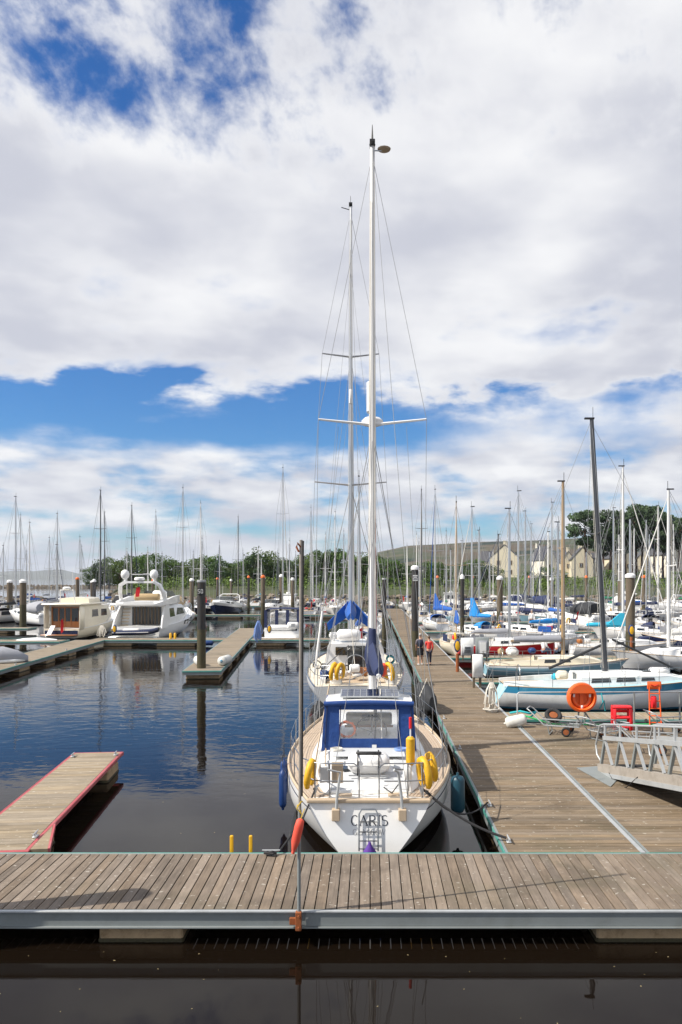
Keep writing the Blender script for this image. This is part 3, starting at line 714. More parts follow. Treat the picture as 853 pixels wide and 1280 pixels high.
pile(252, 43.3, 727, 'dark pile with white number plate standing at the near end of the finger pontoon', .235, 'steel', 'grey', sign='50', wet=2.6)
pile(29, 83, 728, 'weedy timber pile standing in the water at left, nearer of two', .33, wet=2.6)
pile(12.5, 104.5, 728, 'timber pile at the far left edge beside the moored yacht', .36)
pile(519, 49.6, 712, 'tall pile with white domed cap beside the two walkers', .22, 'steel', 'white', sign='52')
pile(480.5, 66, 724, 'slim grey pile at the left edge of the long walkway', .18, 'steel', 'grey')
pile(788, 49.0, 722, 'thick timber pile with white cap at right behind the blue gunwale yacht', .28, 'wood', 'white')
pile(578, 66, 723, 'dark slim pile rising left of the bright blue sail', .17, 'steel', 'white')
pile(625, 78, 724, 'pale timber pile near the two people standing on the finger', .30)
pile(690, 100, 725, 'timber pile in the gap left of the charcoal canopy cruiser', .26)
pile(776, 104, 726, 'timber pile just left of the thick white capped pile', .38, 'wood', 'grey')
pile(805, 104, 722, 'pile with orange cap beside the white pilothouse boat', .27, 'wood', 'orange')
pile(733, 118, 722, 'slim pile with orange cap behind the charcoal canopy cruiser', .2, 'wood', 'orange')
pile(240, 106, 726, 'brown pile left of the navy hulled cruiser', .30)
pile(329, 103.8, 722, 'pile with pale orange cap right of the navy hulled cruiser', .27, 'wood', 'orange')
pile(311, 128, 722, 'slim dark pile with orange cap behind the navy hulled cruiser', .2, 'steel', 'orange')
pile(352, 104.5, 721, 'pale capped pile behind the navy canopy boat', .28, 'wood', 'white')
pile(366, 107.2, 725, 'white capped pile just left of the tall steel pole', .24, 'wood', 'white')
pile(118, 104, 727, 'slim dark pile between the cream boat and the white motor yacht', .24, 'steel', 'white')
pile(97, 135, 724, 'orange capped pile behind the cream boat', .30, 'wood', 'orange')
pile(115, 138, 728, 'white capped pile left of the wood edge', .24)
pile(191, 150, 726, 'slim pile behind the flybridge, left of the tall mast', .2, 'wood', 'orange')
pile(272, 150, 724, 'orange capped pile below the wood, left of the navy hulled cruiser mast', .22, 'wood', 'orange')
pile(289, 150, 726, 'white capped pile below the wood behind the navy hulled cruiser', .22)
pile(547, 130, 722, 'orange capped pile in front of the hedge, left of centre right', .22, 'wood', 'orange')
pile(591, 135, 722, 'orange capped pile in front of the hedge, below the large house', .22, 'wood', 'orange')
pile(662, 138, 722, 'orange capped pile in front of the hedge, right of the large house', .22, 'wood', 'orange')
off = thing('mooring_pile', 'unseen timber pile added at left to cast a shadow on the foreground pontoon', 'pile', (-7.45, 11.25, 0), 0, 'mooring piles')  # out of view, added to cast the shadow over the deck's left part
mb = MB(); mb.lathe([(.24, -.4), (.24, 2), (.235, 4.35)], 14); mb.build('shaft', M['pile_wood'], off)
mb = MB(); mb.lathe([(.27, 4.3), (.27, 4.45), (.12, 4.62)], 14); mb.build('cap', M['white_pl'], off)
# ------------------------------------------------------------------ boats
class Hull:
    def __init__(s, L, B, fs, fb, tw=.62, tm=.42, bowrake=1.0, rt=.25, dr=.35, p0=1.5, pm=2.8, p1=1.25, dip=.06, bp=2.1):
        s.__dict__.update(locals())
    def half(s, t):
        if t < s.tm: f = s.tw + (1 - s.tw) * math.sin(PI / 2 * t / s.tm)
        else: f = 1 - ((t - s.tm) / (1 - s.tm)) ** s.bp * .985
        return s.B / 2 * f
    def sheer(s, t): return s.fs + (s.fb - s.fs) * t ** 1.8 - s.dip * math.sin(PI * t)
    def pt(s, t, z, side):
        sh = s.sheer(t); v = min(max((sh - z) / (sh + s.dr), 0), 1)
        p = lerp(s.p0, s.pm, min(t / .35, 1)) if t < .45 else lerp(s.pm, s.p1, ((t - .45) / .55) ** .8)
        x = s.half(t) * (1 - v ** p)
        y = s.L * t - s.bowrake * t ** 5 * v ** .8 + (1 - t) ** 6 * s.rt * (1 - v)
        return (side * x, y, z)
    def deck_at(s, y):
        t = min(max(y / s.L, 0), 1); return s.half(t), s.sheer(t)
    def strake(s, name, za, zb, rows, m, parent, n=22, cap=True, out=0.0):
        """surface between height functions za(t) (upper) and zb(t) (lower), both sides"""
        mb = MB(); rings = []
        for i in range(n + 1):
            t = i / n; a, b = za(t), zb(t)
            zs = [lerp(a, b, k / rows) for k in range(rows + 1)]
            pl = [s.pt(t, z, -1) for z in zs]; pr = [s.pt(t, z, 1) for z in reversed(zs)]
            if out: pl = [(p[0] - out, p[1], p[2]) for p in pl]; pr = [(p[0] + out, p[1], p[2]) for p in pr]
            rings.append((pl, pr))
        mb.loft([r[0] for r in rings], closed=False, cap0=False, cap1=False)
        mb.loft([[p for p in r[1]] for r in rings], closed=False, cap0=False, cap1=False)
        if cap:
            pl, pr = rings[0]; o = len(mb.v); mb.v += pl + pr
            k = rows + 1
            for j in range(rows): mb.f.append((o + j, o + j + 1, o + 2 * k - 2 - j, o + 2 * k - 1 - j))
        bm = bmesh.new(); me = mb.mesh(name, m)
        bm.from_mesh(me); bmesh.ops.remove_doubles(bm, verts=bm.verts, dist=.0015); bmesh.ops.recalc_face_normals(bm, faces=bm.faces); bm.to_mesh(me); bm.free()
        me.polygons.foreach_set('use_smooth', [True] * len(me.polygons)); me.set_sharp_from_angle(angle=R(38))
        return put(name, me, parent)
    def build(s, parent, m='gel', stripe='gel_navy', bottom='antifoul', band=None, deck='nonskid', rail='teak_trim', n=22, band_h=.16, zs=.13, rail_r=.025):
        sh = s.sheer
        top = (lambda t: sh(t) - band_h) if band else sh
        if band: s.strake('gunwale_band', sh, top, 1, M[band], parent, n)
        s.strake('hull', top, lambda t: zs, 6, M[m], parent, n)
        s.strake('waterline_stripe', lambda t: zs, lambda t: .05, 1, M[stripe], parent, n)
        s.strake('underbody', lambda t: .05, lambda t: -s.dr + .02, 2, M[bottom], parent, n, cap=True)
        mb = MB(); rings = []
        for i in range(n + 1):
            t = i / n * .995; h, z = s.half(t), sh(t) - .015; y = s.pt(t, sh(t), 1)[1]
            rings.append([(h * f, y, z + .05 * (1 - f * f) * min(h, 1)) for f in (-.985, -.6, 0, .6, .985)])
        mb.loft(rings, closed=False, cap0=False, cap1=False); mb.build('deck', M[deck], parent, 60)
        if rail:
            for sd in (-1, 1):
                mb = MB(); mb.tube([(sd * (s.half(i / n) - .012), s.pt(i / n, sh(i / n), 1)[1], sh(i / n) + .012) for i in range(n + 1)], rail_r, 5)
                mb.build('toe_rail', M[rail], parent, 60)
def cabin(parent, name, m, st, inset=(.94, .80), camber=.05, smooth=40):
    """st: stations (y, half width, base z, top z)"""
    mb = MB(); rings = []
    for y, w, zb, zt in st:
        rings.append([(-w, y, zb), (-w * inset[0], y, lerp(zb, zt, .82)), (-w * inset[1], y, zt), (0, y, zt + camber), (w * inset[1], y, zt), (w * inset[0], y, lerp(zb, zt, .82)), (w, y, zb)])
    mb.loft(rings, closed=True); me = mb.mesh(name, m); fixn(me)
    me.polygons.foreach_set('use_smooth', [True] * len(me.polygons)); me.set_sharp_from_angle(angle=R(smooth))
    o = put(name, me, parent)
    def at(y):
        for a, b in zip(st, st[1:]):
            if a[0] <= y <= b[0] + 1e-6:
                f = (y - a[0]) / max(b[0] - a[0], 1e-6); return [lerp(a[k], b[k], f) for k in (1, 2, 3)]
        return list(st[-1][1:]) if y > st[-1][0] else list(st[0][1:])
    def window(y0, y1, f0=.30, f1=.72, sides=(-1, 1), m='glass', slant=.0, name='window'):
        for sd in sides:
            pts = []
            for y, f in ((y0, f0), (y1, f0), (y1 - slant, f1), (y0 + slant, f1)):
                w, zb, zt = at(y); z = lerp(zb, zt, f); x = lerp(w, w * inset[0], f / .82)
                pts.append((sd * (x - .004), y, z))
            mb = MB(); mb.slab(pts, (sd * .014, 0, .003)); me = mb.mesh(name, M[m]); fixn(me); put(name, me, o)
    o_at = at
    return o, window, at
def arch(y, w, z0, h, n=9, lean=0.0, p=2.6):
    r = []
    for k in range(n):
        a = PI * k / (n - 1); c, s_ = math.cos(a), math.sin(a)
        x = -w * math.copysign(abs(c) ** (2 / p), c); zz = h * abs(s_) ** (2 / p)
        r.append((x, y + lean * zz / max(h, .01), z0 + zz))
    return r
def hood(parent, name, m, arches, thick=.02):
    mb = MB(); mb.loft(arches, closed=False, cap0=False, cap1=False)
    me = mb.mesh(name, M[m]); me.polygons.foreach_set('use_smooth', [True] * len(me.polygons)); me.set_sharp_from_angle(angle=R(50))
    o = put(name, me, parent); md = o.modifiers.new('thickness', 'SOLIDIFY'); md.thickness = thick; md.offset = 0
    return o
def wire(parent, name, pts, r=.007, m='wire', n=4):
    mb = MB(); mb.tube(pts, r, n); return mb.build(name, M[m], parent, 60)
def sail_cover(parent, p0, p1, h0, h1, w, m, name='sail_cover', drop=.10, n=9, seed=3):
    """padded cover along a boom from the mast end p0 to the outer end p1"""
    rng = random.Random(seed); p0 = Vector(p0); p1 = Vector(p1); d = (p1 - p0); side = d.cross(Vector((0, 0, 1))).normalized(); up = Vector((0, 0, 1))
    mb = MB(); rings = []
    for i in range(n + 1):
        t = i / n; c = p0 + d * t; hh = lerp(h0, h1, t ** .7) * rng.uniform(.92, 1.08); ww = w * (1 - .35 * t) * rng.uniform(.9, 1.1)
        if i in (0, n): hh *= .8; ww *= .7
        rings.append([c - up * drop, c + side * ww * .5 - up * drop * .2, c + side * ww * .55 + up * hh * .3, c + side * ww * .28 + up * hh * .72, c + up * hh, c - side * ww * .28 + up * hh * .72, c - side * ww * .55 + up * hh * .3, c - side * ww * .5 - up * drop * .2])
    mb.loft(rings); me = mb.mesh(name, M[m]); fixn(me); me.polygons.foreach_set('use_smooth', [True] * len(me.polygons)); me.set_sharp_from_angle(angle=R(60))
    return put(name, me, parent)
def rig(parent, H, ym, zfoot, ztop, r=.08, m='alu', spr=((.5, 1.2),), rakeb=0.0, xm=0.0, bow=None, stern=None, furl=None, boom=None, cover=None, cover_h=(.42, .22), wr=.008, radar=None, mini=False, cv_w=.36, stack=None):
    """mast with spreaders, shrouds, stays and boom. spr: (fraction of height, half span)"""
    hh = ztop - zfoot
    P = lambda f: (xm, ym - rakeb * f, zfoot + hh * f)
    mb = MB(); rings = []
    for f in (0, .5, .85, 1):
        c = P(f); rr = r * (1 if f < .6 else lerp(1, .68, (f - .6) / .4))
        rings.append([(c[0] + rr * math.cos(a) * .85, c[1] + rr * math.sin(a) * 1.25, c[2]) for a in [2 * PI * k / 8 for k in range(8)]])
    mb.loft(rings); mast = mb.build('mast', M[m], parent, 50)
    top = P(1)
    mb = MB(); mb.tube([(top[0], top[1] + .05, top[2]), (top[0], top[1] + .05, top[2] + .5)], .010 if not mini else .016, 4); mb.build('aerial', M['black'], mast)
    mb = MB(); mb.box((top[0], top[1] - .1, top[2] + .03), (r * 1.3, .4, .07)); mb.build('masthead_fitting', M['black'], mast, smooth=None)
    last = None
    for f, hs in spr:
        for sd in (-1, 1):
            c = P(f); mb = MB(); mb.tube([c, (c[0] + sd * hs, c[1] - .18 * hs, c[2] + .07 * hs)], [max(r * .42, .022), max(r * .26, .014)], 5); mb.build('spreader', M[m], mast)
    h0, z0 = H.deck_at(ym - .2)
    for sd in (-1, 1):
        ch = (sd * (h0 - .08), ym - .25, z0)
        pts = [ch] + [(xm + sd * hs, P(f)[1] - .18 * hs, P(f)[2] + .07 * hs) for f, hs in spr] + [P(.985)]
        wire(parent, 'shroud', pts, wr)
        if not mini:
            f = spr[0][0]; c = P(f)
            wire(parent, 'lower_shroud', [(sd * (h0 - .08), ym - .55, z0), (c[0], c[1], c[2] - .1)], wr)
            wire(parent, 'lower_shroud', [(sd * (h0 - .08), ym + .35, z0), (c[0], c[1], c[2] - .12)], wr)
    if bow is not False:
        b = bow or (0, H.L - .15, H.sheer(1) + .05)
        if furl:
            e = Vector(P(.97)); b2 = Vector(b); fr_ = .042 if mini else .055; mb = MB(); mb.tube([b2, b2.lerp(e, .06), b2.lerp(e, .5), b2.lerp(e, .9), e], [.012, fr_ * .9, fr_, fr_ * .65, .01], 6); mb.build('furled_genoa', M[furl], parent)
        else: wire(parent, 'forestay', [b, P(.98)], wr)
    if stern is not False:
        s_ = stern or (0, .05, H.sheer(0) + .05); wire(parent, 'backstay', [s_, P(1)], wr)
    wire(parent, 'halyard', [(xm - .12, ym - .16, zfoot + .3), (xm - .04, P(.9)[1] - .12, P(.9)[2])], max(wr * .9, .008), 'rope_w')
    if not mini: wire(parent, 'halyard', [(xm + .10, ym - .12, zfoot + .3), (xm + .05, P(.97)[1] - .12, P(.97)[2])], wr * .8, 'rope_w')
    if boom:
        lb, zb0, zb1, bx = boom
        a = (xm, ym - r - .02, zb0); b = (xm + bx, ym - lb, zb1)
        mb = MB(); mb.tube([a, b], .06 if not mini else .07, 6); bo = mb.build('boom', M[m], parent)
        if cover: sail_cover(bo, (a[0], a[1] - .02, a[2] + .03), (b[0], b[1] + .15, b[2] + .03), cover_h[0], cover_h[1], cv_w, cover, seed=int(ztop * 10))
        if stack:
            mb = MB(); mb.loft([[(xm - .16 + bx * .3, ym - lb * .38, zb0 + .2), (xm + .16 + bx * .3, ym - lb * .38, zb0 + .2), (xm + .17, ym + .14, zb0), (xm - .17, ym + .14, zb0)], [(xm - .05, ym - .16, zb0 + stack), (xm + .05, ym - .16, zb0 + stack), (xm + .06, ym + .1, zb0 + stack), (xm - .06, ym + .1, zb0 + stack)]]); mb.build('mast_cover', M[cover], bo, 70)
        wire(parent, 'topping_lift', [b, P(.99)], wr * .8)
        if not mini: wire(parent, 'mainsheet', [b, (0, b[1] + .1, H.deck_at(b[1])[1] + .2)], .016, 'rope_w')
    if radar:
        c = P(radar); mb = MB(); mb.lathe([(.12, -.12), (.30, -.07), (.31, .05), (.22, .13), (.05, .15)], 14, (c[0], c[1] + r + .34, c[2])); rd = mb.build('radar', M['white_pl'], mast)
        mb = MB(); mb.box((c[0], c[1] + r + .2, c[2] - .14), (.12, .42, .05)); mb.build('radar_bracket', M['steel'], rd, smooth=None)
    return mast
def rail_set(parent, H, ys, hgt=.62, mini=False, rr=.013):
    """pulpit, pushpit, stanchions and guard wires"""
    def edge(y, sd, up=0): h, z = H.deck_at(y); return (sd * (h - .06), y, z + up)
    L = H.L; yb = L * .90
    mb = MB(); mb.tube([edge(yb, -1, hgt), edge(L * .96, -1, hgt + .04), (0, L + .08, H.sheer(1) + hgt + .08), edge(L * .96, 1, hgt + .04), edge(yb, 1, hgt)], rr, 5)
    pu = mb.build('pulpit', M['steel'], parent)
    for sd in (-1, 1):
        for y in (yb, L * .97):
            mb = MB(); mb.tube([edge(y, sd, 0), edge(y, sd, hgt)], rr, 5); mb.build('pulpit_leg', M['steel'], pu)
    ya = L * .10
    mb = MB(); w0 = H.half(0) - .08; z0 = H.sheer(0)
    mb.tube([edge(ya, -1, hgt), (-w0, .14, z0 + hgt), (-w0 * .7, .06, z0 + hgt), (w0 * .7, .06, z0 + hgt), (w0, .14, z0 + hgt), edge(ya, 1, hgt)], rr, 5)
    pp = mb.build('pushpit', M['steel'], parent)
    for x in (-w0, w0):
        mb = MB(); mb.tube([(x, .14, z0), (x, .14, z0 + hgt)], rr, 5); mb.build('pushpit_leg', M['steel'], pp)
    for sd in (-1, 1):
        mb = MB(); mb.tube([edge(ya, sd, 0), edge(ya, sd, hgt)], rr, 5); mb.build('pushpit_leg', M['steel'], pp)
        for y in ys:
            mb = MB(); mb.tube([edge(y, sd, 0), edge(y, sd, hgt)], rr, 5); mb.build('stanchion', M['steel'], parent)
        for f in ((1.0,) if mini else (1.0, .5)):
            wire(parent, 'guard_wire', [edge(y, sd, hgt * f - .01) for y in [ya] + list(ys) + [yb]], .006 if not mini else .009, 'steel')
def horseshoe(parent, c, m='yellow', rz=0.0, s=1.0, name='horseshoe_buoy'):
    mb = MB(); pts = []
    for k in range(11):
        a = R(-145 + 290 * k / 10) + PI / 2
        pts.append((.17 * s * math.cos(a), 0, .27 * s * math.sin(a)))
    mb.tube(pts, [.05 * s] + [.068 * s] * 9 + [.05 * s], 8)
    return mb.build(name, M[m], parent, 60, c, (R(8), 0, rz))
def fender(loc, label, m='fender_blue', L=.75, r=.14, rx=0.0, ry=0.0, end=None, group='fenders', rz=0.0, line=.5):
    t = thing('fender', label, 'fender', loc, rz, group); t.rotation_euler = (rx, ry, rz)
    mb = MB(); mb.lathe([(.025, -L / 2 - .05), (.035, -L / 2), (r * .8, -L / 2 + .03), (r, -L / 2 + .10), (r, L / 2 - .10), (r * .8, L / 2 - .03), (.035, L / 2), (.025, L / 2 + .06)], 12); b = mb.build('body', M[m], t, 60)
    if end:
        for s_ in (-1, 1):
            mb = MB(); mb.lathe([(.035, s_ * (L / 2 + .055)), (.055, s_ * (L / 2 + .005)), (r * .83, s_ * (L / 2 - .065)), (r * 1.02, s_ * (L / 2 - .19))][::s_], 12); mb.build('end_cap', M[end], t, 60)
    if line: wire(t, 'lanyard', [(0, 0, L / 2 + .05), (0, 0, L / 2 + .05 + line)], .008, 'rope_k')
    return t

def yacht(name, label, X, Y, head, L=9.0, B=3.0, hull='gel', stripe='gel_navy', bottom='antifoul', band=None, deck='nonskid', fs=.85, fb=1.15, tw=.66, mast=None, mast_top=12.0, mm='alu', mr=.075, rake=.0,
          spr=((.52, .85),), furl='cv_white', cover='cv_navy', hood_m='cv_navy', shoe=None, ensign=False, mini=True, boom=True, cabin_m='gel', rt=.22, boomx=0.0, group='moored yachts', hoodw=.62, stack=None, boom_z=None, radar=None, wr=None, band_h=.16, outboard=False, cover_h=(.36, .18), tm=.42, pm=2.8, p1=1.25, dodger=True):
    """a sailing yacht placed so that its mast stands at X, Y; head: heading clockwise from straight away"""
    H = Hull(L, B, fs, fb, tw=tw, rt=rt, tm=tm, pm=pm, p1=p1)
    ym = (mast or .57) * L
    a = R(head); dx_, dy_ = math.sin(a), math.cos(a)
    t = thing(name, label, 'yacht', (X - dx_ * ym, Y - dy_ * ym, 0), -a, group)
    H.build(t, hull, stripe, bottom, band, deck, n=16 if mini else 26, band_h=band_h)
    y0, y1 = L * .36, L * .80
    d = lambda y: H.deck_at(y)
    cb, win, cat = cabin(t, 'cabin_trunk', M[cabin_m], [(y0, min(B * .34, d(y0)[0] - .3), d(y0)[1] - .03, d(y0)[1] + .44), (L * .6, min(B * .31, d(L * .6)[0] - .3), d(L * .6)[1] - .03, d(L * .6)[1] + .40), (L * .72, B * .22, d(L * .72)[1] - .03, d(L * .72)[1] + .30), (y1, B * .13, d(y1)[1] - .03, d(y1)[1] + .06)])
    win(L * .40, L * .48, .34, .72, slant=.04); win(L * .50, L * .58, .34, .72, slant=.04)
    if not mini: win(L * .60, L * .66, .36, .70, slant=.04)
    # cockpit coaming ring with a sunken-looking sole and a companionway
    yc0, yc1 = L * .06, L * .36
    for sd in (-1, 1):
        mb = MB(); mb.loft([[(sd * (B * f - .13), y, z - .03), (sd * (B * f + .07), y, z - .03), (sd * (B * f + .03), y, z + hh), (sd * (B * f - .10), y, z + hh)] for y, f, z, hh in ((yc0, tw * .36, d(yc0)[1], .16), ((yc0 + yc1) / 2, .30, d((yc0 + yc1) / 2)[1], .24), (yc1, .31, d(yc1)[1], .30))]); me = mb.mesh('coaming', M[cabin_m]); fixn(me); put('coaming', me, t)
    mb = MB(); mb.box((0, (yc0 + yc1) / 2, d(L * .2)[1] + .045), (B * .42, yc1 - yc0 - .05, .03)); mb.build('cockpit_sole', M['teak_trim'], t, smooth=None)
    mb = MB(); mb.box((0, y0 - .012, d(y0)[1] + .22), (.55, .02, .42)); mb.build('companionway', M['glass'], t, smooth=None)
    if hood_m:
        z = d(y0)[1] + .36
        hood(t, 'sprayhood', hood_m, [arch(y0 + .75, B * .26, z, .10), arch(y0 + .5, B * .27, z - .03, .38), arch(y0 + .0, B * .28, z - .08, .58), arch(y0 - .30, B * .28, z - .12, .60)])
    zc = d(ym)[1] + .42
    bz = boom_z or (zc + .75)
    rig(t, H, ym, zc - .1, mast_top, mr, mm, spr, rake, furl=furl, boom=(L * .36, bz, bz + .02, boomx) if boom else None, cover=cover, mini=mini, wr=wr or (.012 if mini else .007), stack=stack, radar=radar, cover_h=cover_h)
    rail_set(t, H, [L * f for f in ((.3, .5, .7) if mini else (.24, .38, .52, .66, .78))], mini=mini, rr=.015 if mini else .0125)
    w0 = H.half(0); z0 = H.sheer(0)
    rg = random.Random(int(abs(X) * 97 + Y * 13 + L * 31))
    if rg.random() < .6:
        mb = MB(); mb.box((rg.uniform(-.2, .2), L * .70, d(L * .70)[1] + .40), (.55, .75, .26), bev=.08); mb.build('foredeck_locker', M[rg.choice(['white_pl', 'cv_navy', 'gel_grey', 'white_pl'])], t, 60)
    if dodger and rg.random() < .55:
        dm = rg.choice(['cv_navy', 'cv_blue', 'cv_white', 'cv_grey', hood_m or 'cv_navy'])
        for sd in (-1, 1):
            pts = [(sd * (d(y)[0] - .055), y, d(y)[1] + z) for y, z in ((L * .10, .08), (L * .24, .08), (L * .24, .56), (L * .10, .56))]
            mb = MB(); mb.slab(pts, (sd * .012, 0, 0)); me = mb.mesh('dodger_cloth', M[dm]); fixn(me); put('dodger_cloth', me, t)
    for k in range(rg.choice((1, 2, 3)) if dodger else 0):
        mb = MB(); mb.box((rg.uniform(-.3, .3) * B * .6, L * rg.uniform(.10, .32), z0 + rg.uniform(.18, .36)), (rg.uniform(.2, .5), rg.uniform(.2, .5), rg.uniform(.2, .45)), rz=rg.uniform(0, 1.5), bev=.045); mb.build('cockpit_bag', M[rg.choice(['cv_white', 'cv_tan', 'red_pl', 'fender_blue', 'white_pl', 'black', 'cv_grey', 'varnish'])], t, 60)
    mb = MB(); mb.box((0, L * .655, d(L * .655)[1] + .405), (.5, .5, .05), bev=.02); mb.build('deck_hatch', M['glass'], t)
    mb = MB(); mb.tube([(.36 * math.cos(2 * PI * k / 14), L * .13, z0 + .42 + .36 * math.sin(2 * PI * k / 14)) for k in range(14)], .018, 5, closed=True); mb.build('steering_wheel', M['steel'], t)
    if mini and rg.random() < .7:
        for sd in (-1, 1): wire(t, 'lazy_jack', [(sd * .1, ym - L * .2, bz), (0, ym - rake * .6 - .1, lerp(zc, mast_top, .62))], .009)
    if shoe: horseshoe(t, (-w0 + .15, .02, z0 + .42), shoe)
    if ensign:
        mb = MB(); mb.tube([(w0 * .5, .05, z0 + .2), (w0 * .5, -.25, z0 + 1.4)], .015, 5); st = mb.build('flag_staff', M['varnish'], t)
        mb = MB(); mb.loft([[(w0 * .5 - .0 + .03 * math.sin(k * 1.3), -.22 + .02 * k - .02, z0 + 1.35 - .14 * k) , (w0 * .5 - .22 + .05 * math.sin(k), -.25 + .03 * k, z0 + 1.2 - .15 * k)] for k in range(6)], closed=False, cap0=False, cap1=False); mb.build('ensign', M['ensign'], t)
    if outboard:
        mb = MB(); mb.box((w0 * .4, -.16, .75), (.26, .34, .36), bev=.08); ob = mb.build('outboard_motor', M['black'], t)
        mb = MB(); mb.box((w0 * .4, -.18, .30), (.12, .16, .75)); mb.build('outboard_leg', M['grey_pl'], ob, smooth=None)
    return t, H
# ------------------------------------------------------------------ the near yacht: centre cockpit, stern towards us
def near_yacht():
    YS = 14.95
    H = Hull(12.0, 3.80, 1.14, 1.55, tw=.615, tm=.36, bowrake=1.3, rt=.30, dr=.42, p0=1.25, pm=5.0, p1=1.4, dip=.05, bp=2.0)
    t = thing('sailing_yacht', 'large white sailing yacht with blue cockpit enclosure, stern towards us beside the walkway', 'yacht', (-.03, YS, 0), 0.0)
    sh = H.sheer
    H.strake('hull', sh, lambda t_: .20, 9, M['gel'], t, 34)
    H.strake('waterline_stripe', lambda t_: .20, lambda t_: .12, 1, M['gel_navy'], t, 34)
    H.strake('underbody', lambda t_: .12, lambda t_: -.40, 2, M['antifoul'], t, 34)
    # navy cove line under the toe rail
    H.strake('cove_line', lambda t_: sh(t_) - .13, lambda t_: sh(t_) - .16, 1, M['gel_navy'], t, 34, cap=False, out=.004)
    n = 30
    mb = MB(); rings = []
    for i in range(n + 1):
        u = i / n * .995; h, z = H.half(u), sh(u) - .02; y = H.pt(u, sh(u), 1)[1]
        rings.append([(h * f, y, z + .04 * (1 - f * f)) for f in (-.985, -.6, 0, .6, .985)])
    mb.loft(rings, closed=False, cap0=False, cap1=False); mb.build('deck', M['gel'], t, 60)
    # teak side decks laid in single swept planks
    for sd in (-1, 1):
        for k in range(7):
            mb = MB(); top, bot = [], []
            for i in range(27):
                u = .03 + i / 26 * .80; h = H.half(u) - .07 - k * .068; y = H.pt(u, sh(u), 1)[1]; z = sh(u) - .02 + .04 * (1 - (h / H.half(u)) ** 2)
                if h < .12: break
                top.append([(sd * h, y, z + .014), (sd * (h - .058), y, z + .014), (sd * (h - .058), y, z - .004), (sd * h, y, z - .004)])
            mb.loft(top); me = mb.mesh('teak_plank', M['teak']); fixn(me); put('teak_plank', me, t)
        mb = MB(); mb.tube([(sd * (H.half(i / n) - .015), H.pt(i / n, sh(i / n), 1)[1], sh(i / n) + .02) for i in range(n + 1)], .034, 6); mb.build('toe_rail', M['teak_trim'], t, 60)
    w0 = H.half(0)
    mb = MB(); mb.box((0, H.rt - .005, sh(0) + .012), (w0 * 2 + .02, .14, .07), bev=.015); mb.build('taffrail', M['teak_trim'], t, smooth=None)
    # aft coachroof, cockpit coaming and forward coachroof
    st = [(.75, .86, 1.10, 1.20), (1.35, 1.02, 1.10, 1.44), (2.2, 1.12, 1.10, 1.52), (2.95, 1.18, 1.10, 1.56)]
    aft, win, _ = cabin(t, 'aft_coachroof', M['gel'], st, inset=(.92, .84))
    win(1.75, 2.25, .35, .75, slant=.05)
    mb = MB(); mb.box((0, 2.45, 1.605), (1.55, .85, .016), bev=.006); mb.build('nonskid_panel', M['nonskid'], t, smooth=None)
    mb = MB(); mb.box((-.35, 1.42, 1.50), (.42, .30, .05), rz=.1, bev=.02); mb.build('deck_hatch', M['glass'], t)
    mb = MB(); mb.lathe([(.10, 0), (.10, .03), (.05, .06)], 12, (.30, .95, 1.27)); mb.build('deck_vent', M['white_pl'], t)
    st2 = [(2.97, 1.22, 1.10, 1.62), (3.6, 1.24, 1.12, 1.72), (5.0, 1.2, 1.14, 1.78), (6.2, 1.08, 1.16, 1.80), (7.6, .9, 1.2, 1.78), (8.6, .66, 1.24, 1.60), (9.1, .5, 1.28, 1.36)]
    fwd, win2, _ = cabin(t, 'coachroof', M['gel'], st2, inset=(.93, .82))
    for a, b in ((3.3, 3.9), (4.3, 5.1), (5.4, 6.2), (6.6, 7.3)): win2(a, b, .32, .74, slant=.05)
    # cockpit enclosure: aft face, sides, roof, windows
    y0, y1 = 2.86, 4.50; zb, zt = 1.55, 2.57
    wb, wt = 1.06, .99
    def post(xa, xb, za, zbb, yy=y0, d=.025): return [(xa, yy, za), (xb, yy, za), (xb, yy + d, zbb), (xa, yy + d, zbb)]
    enc = thing('cockpit_enclosure', '', ''); del enc['label']; del enc['category']; enc.parent = t
    def panel(name, pts, off, m): mb = MB(); mb.slab(pts, off); me = mb.mesh(name, M[m]); fixn(me); return put(name, me, enc)
    X = lambda f, z: f * lerp(wb, wt, (z - zb) / (zt - zb))
    fw = .66                                         # window half width
    for sd in (-1, 1):
        panel('aft_panel', [(X(sd, zb), y0, zb), (sd * fw, y0, zb), (sd * fw, y0 + .06, zt), (X(sd, zt), y0 + .06, zt)], (0, .03, 0), 'cv_hood')
        sl = [(X(sd, zb), y0, zb - .02), (sd * 1.12, y1, zb + .12), (sd * 1.02, y1, zt - .02), (X(sd, zt), y0 + .06, zt)]
        panel('side_panel', sl, (-sd * .02, 0, 0), 'cv_hood')
    panel('lower_panel', [(-fw, y0 - .004, zb), (fw, y0 - .004, zb), (fw, y0 + .012, zb + .26), (-fw, y0 + .012, zb + .26)], (0, .03, 0), 'cv_hood')
    panel('upper_panel', [(-fw, y0 + .052, zt - .12), (fw, y0 + .052, zt - .12), (fw, y0 + .058, zt), (-fw, y0 + .058, zt)], (0, .03, 0), 'cv_hood')
    panel('clear_window', [(-fw, y0 + .03, zb + .24), (fw, y0 + .03, zb + .24), (fw, y0 + .07, zt - .10), (-fw, y0 + .07, zt - .10)], (0, .006, 0), 'clear')
    mb = MB(); mb.tube([(-1.0, y0 + .05, zt + .01), (-.5, y0 + .03, zt + .035), (0, y0 + .02, zt + .045), (.5, y0 + .03, zt + .035), (1.0, y0 + .05, zt + .01)], .055, 8); mb.build('roof_hem', M['cv_hood'], enc, 60)
    # hard white roof with rounded edge
    mb = MB(); rings = []
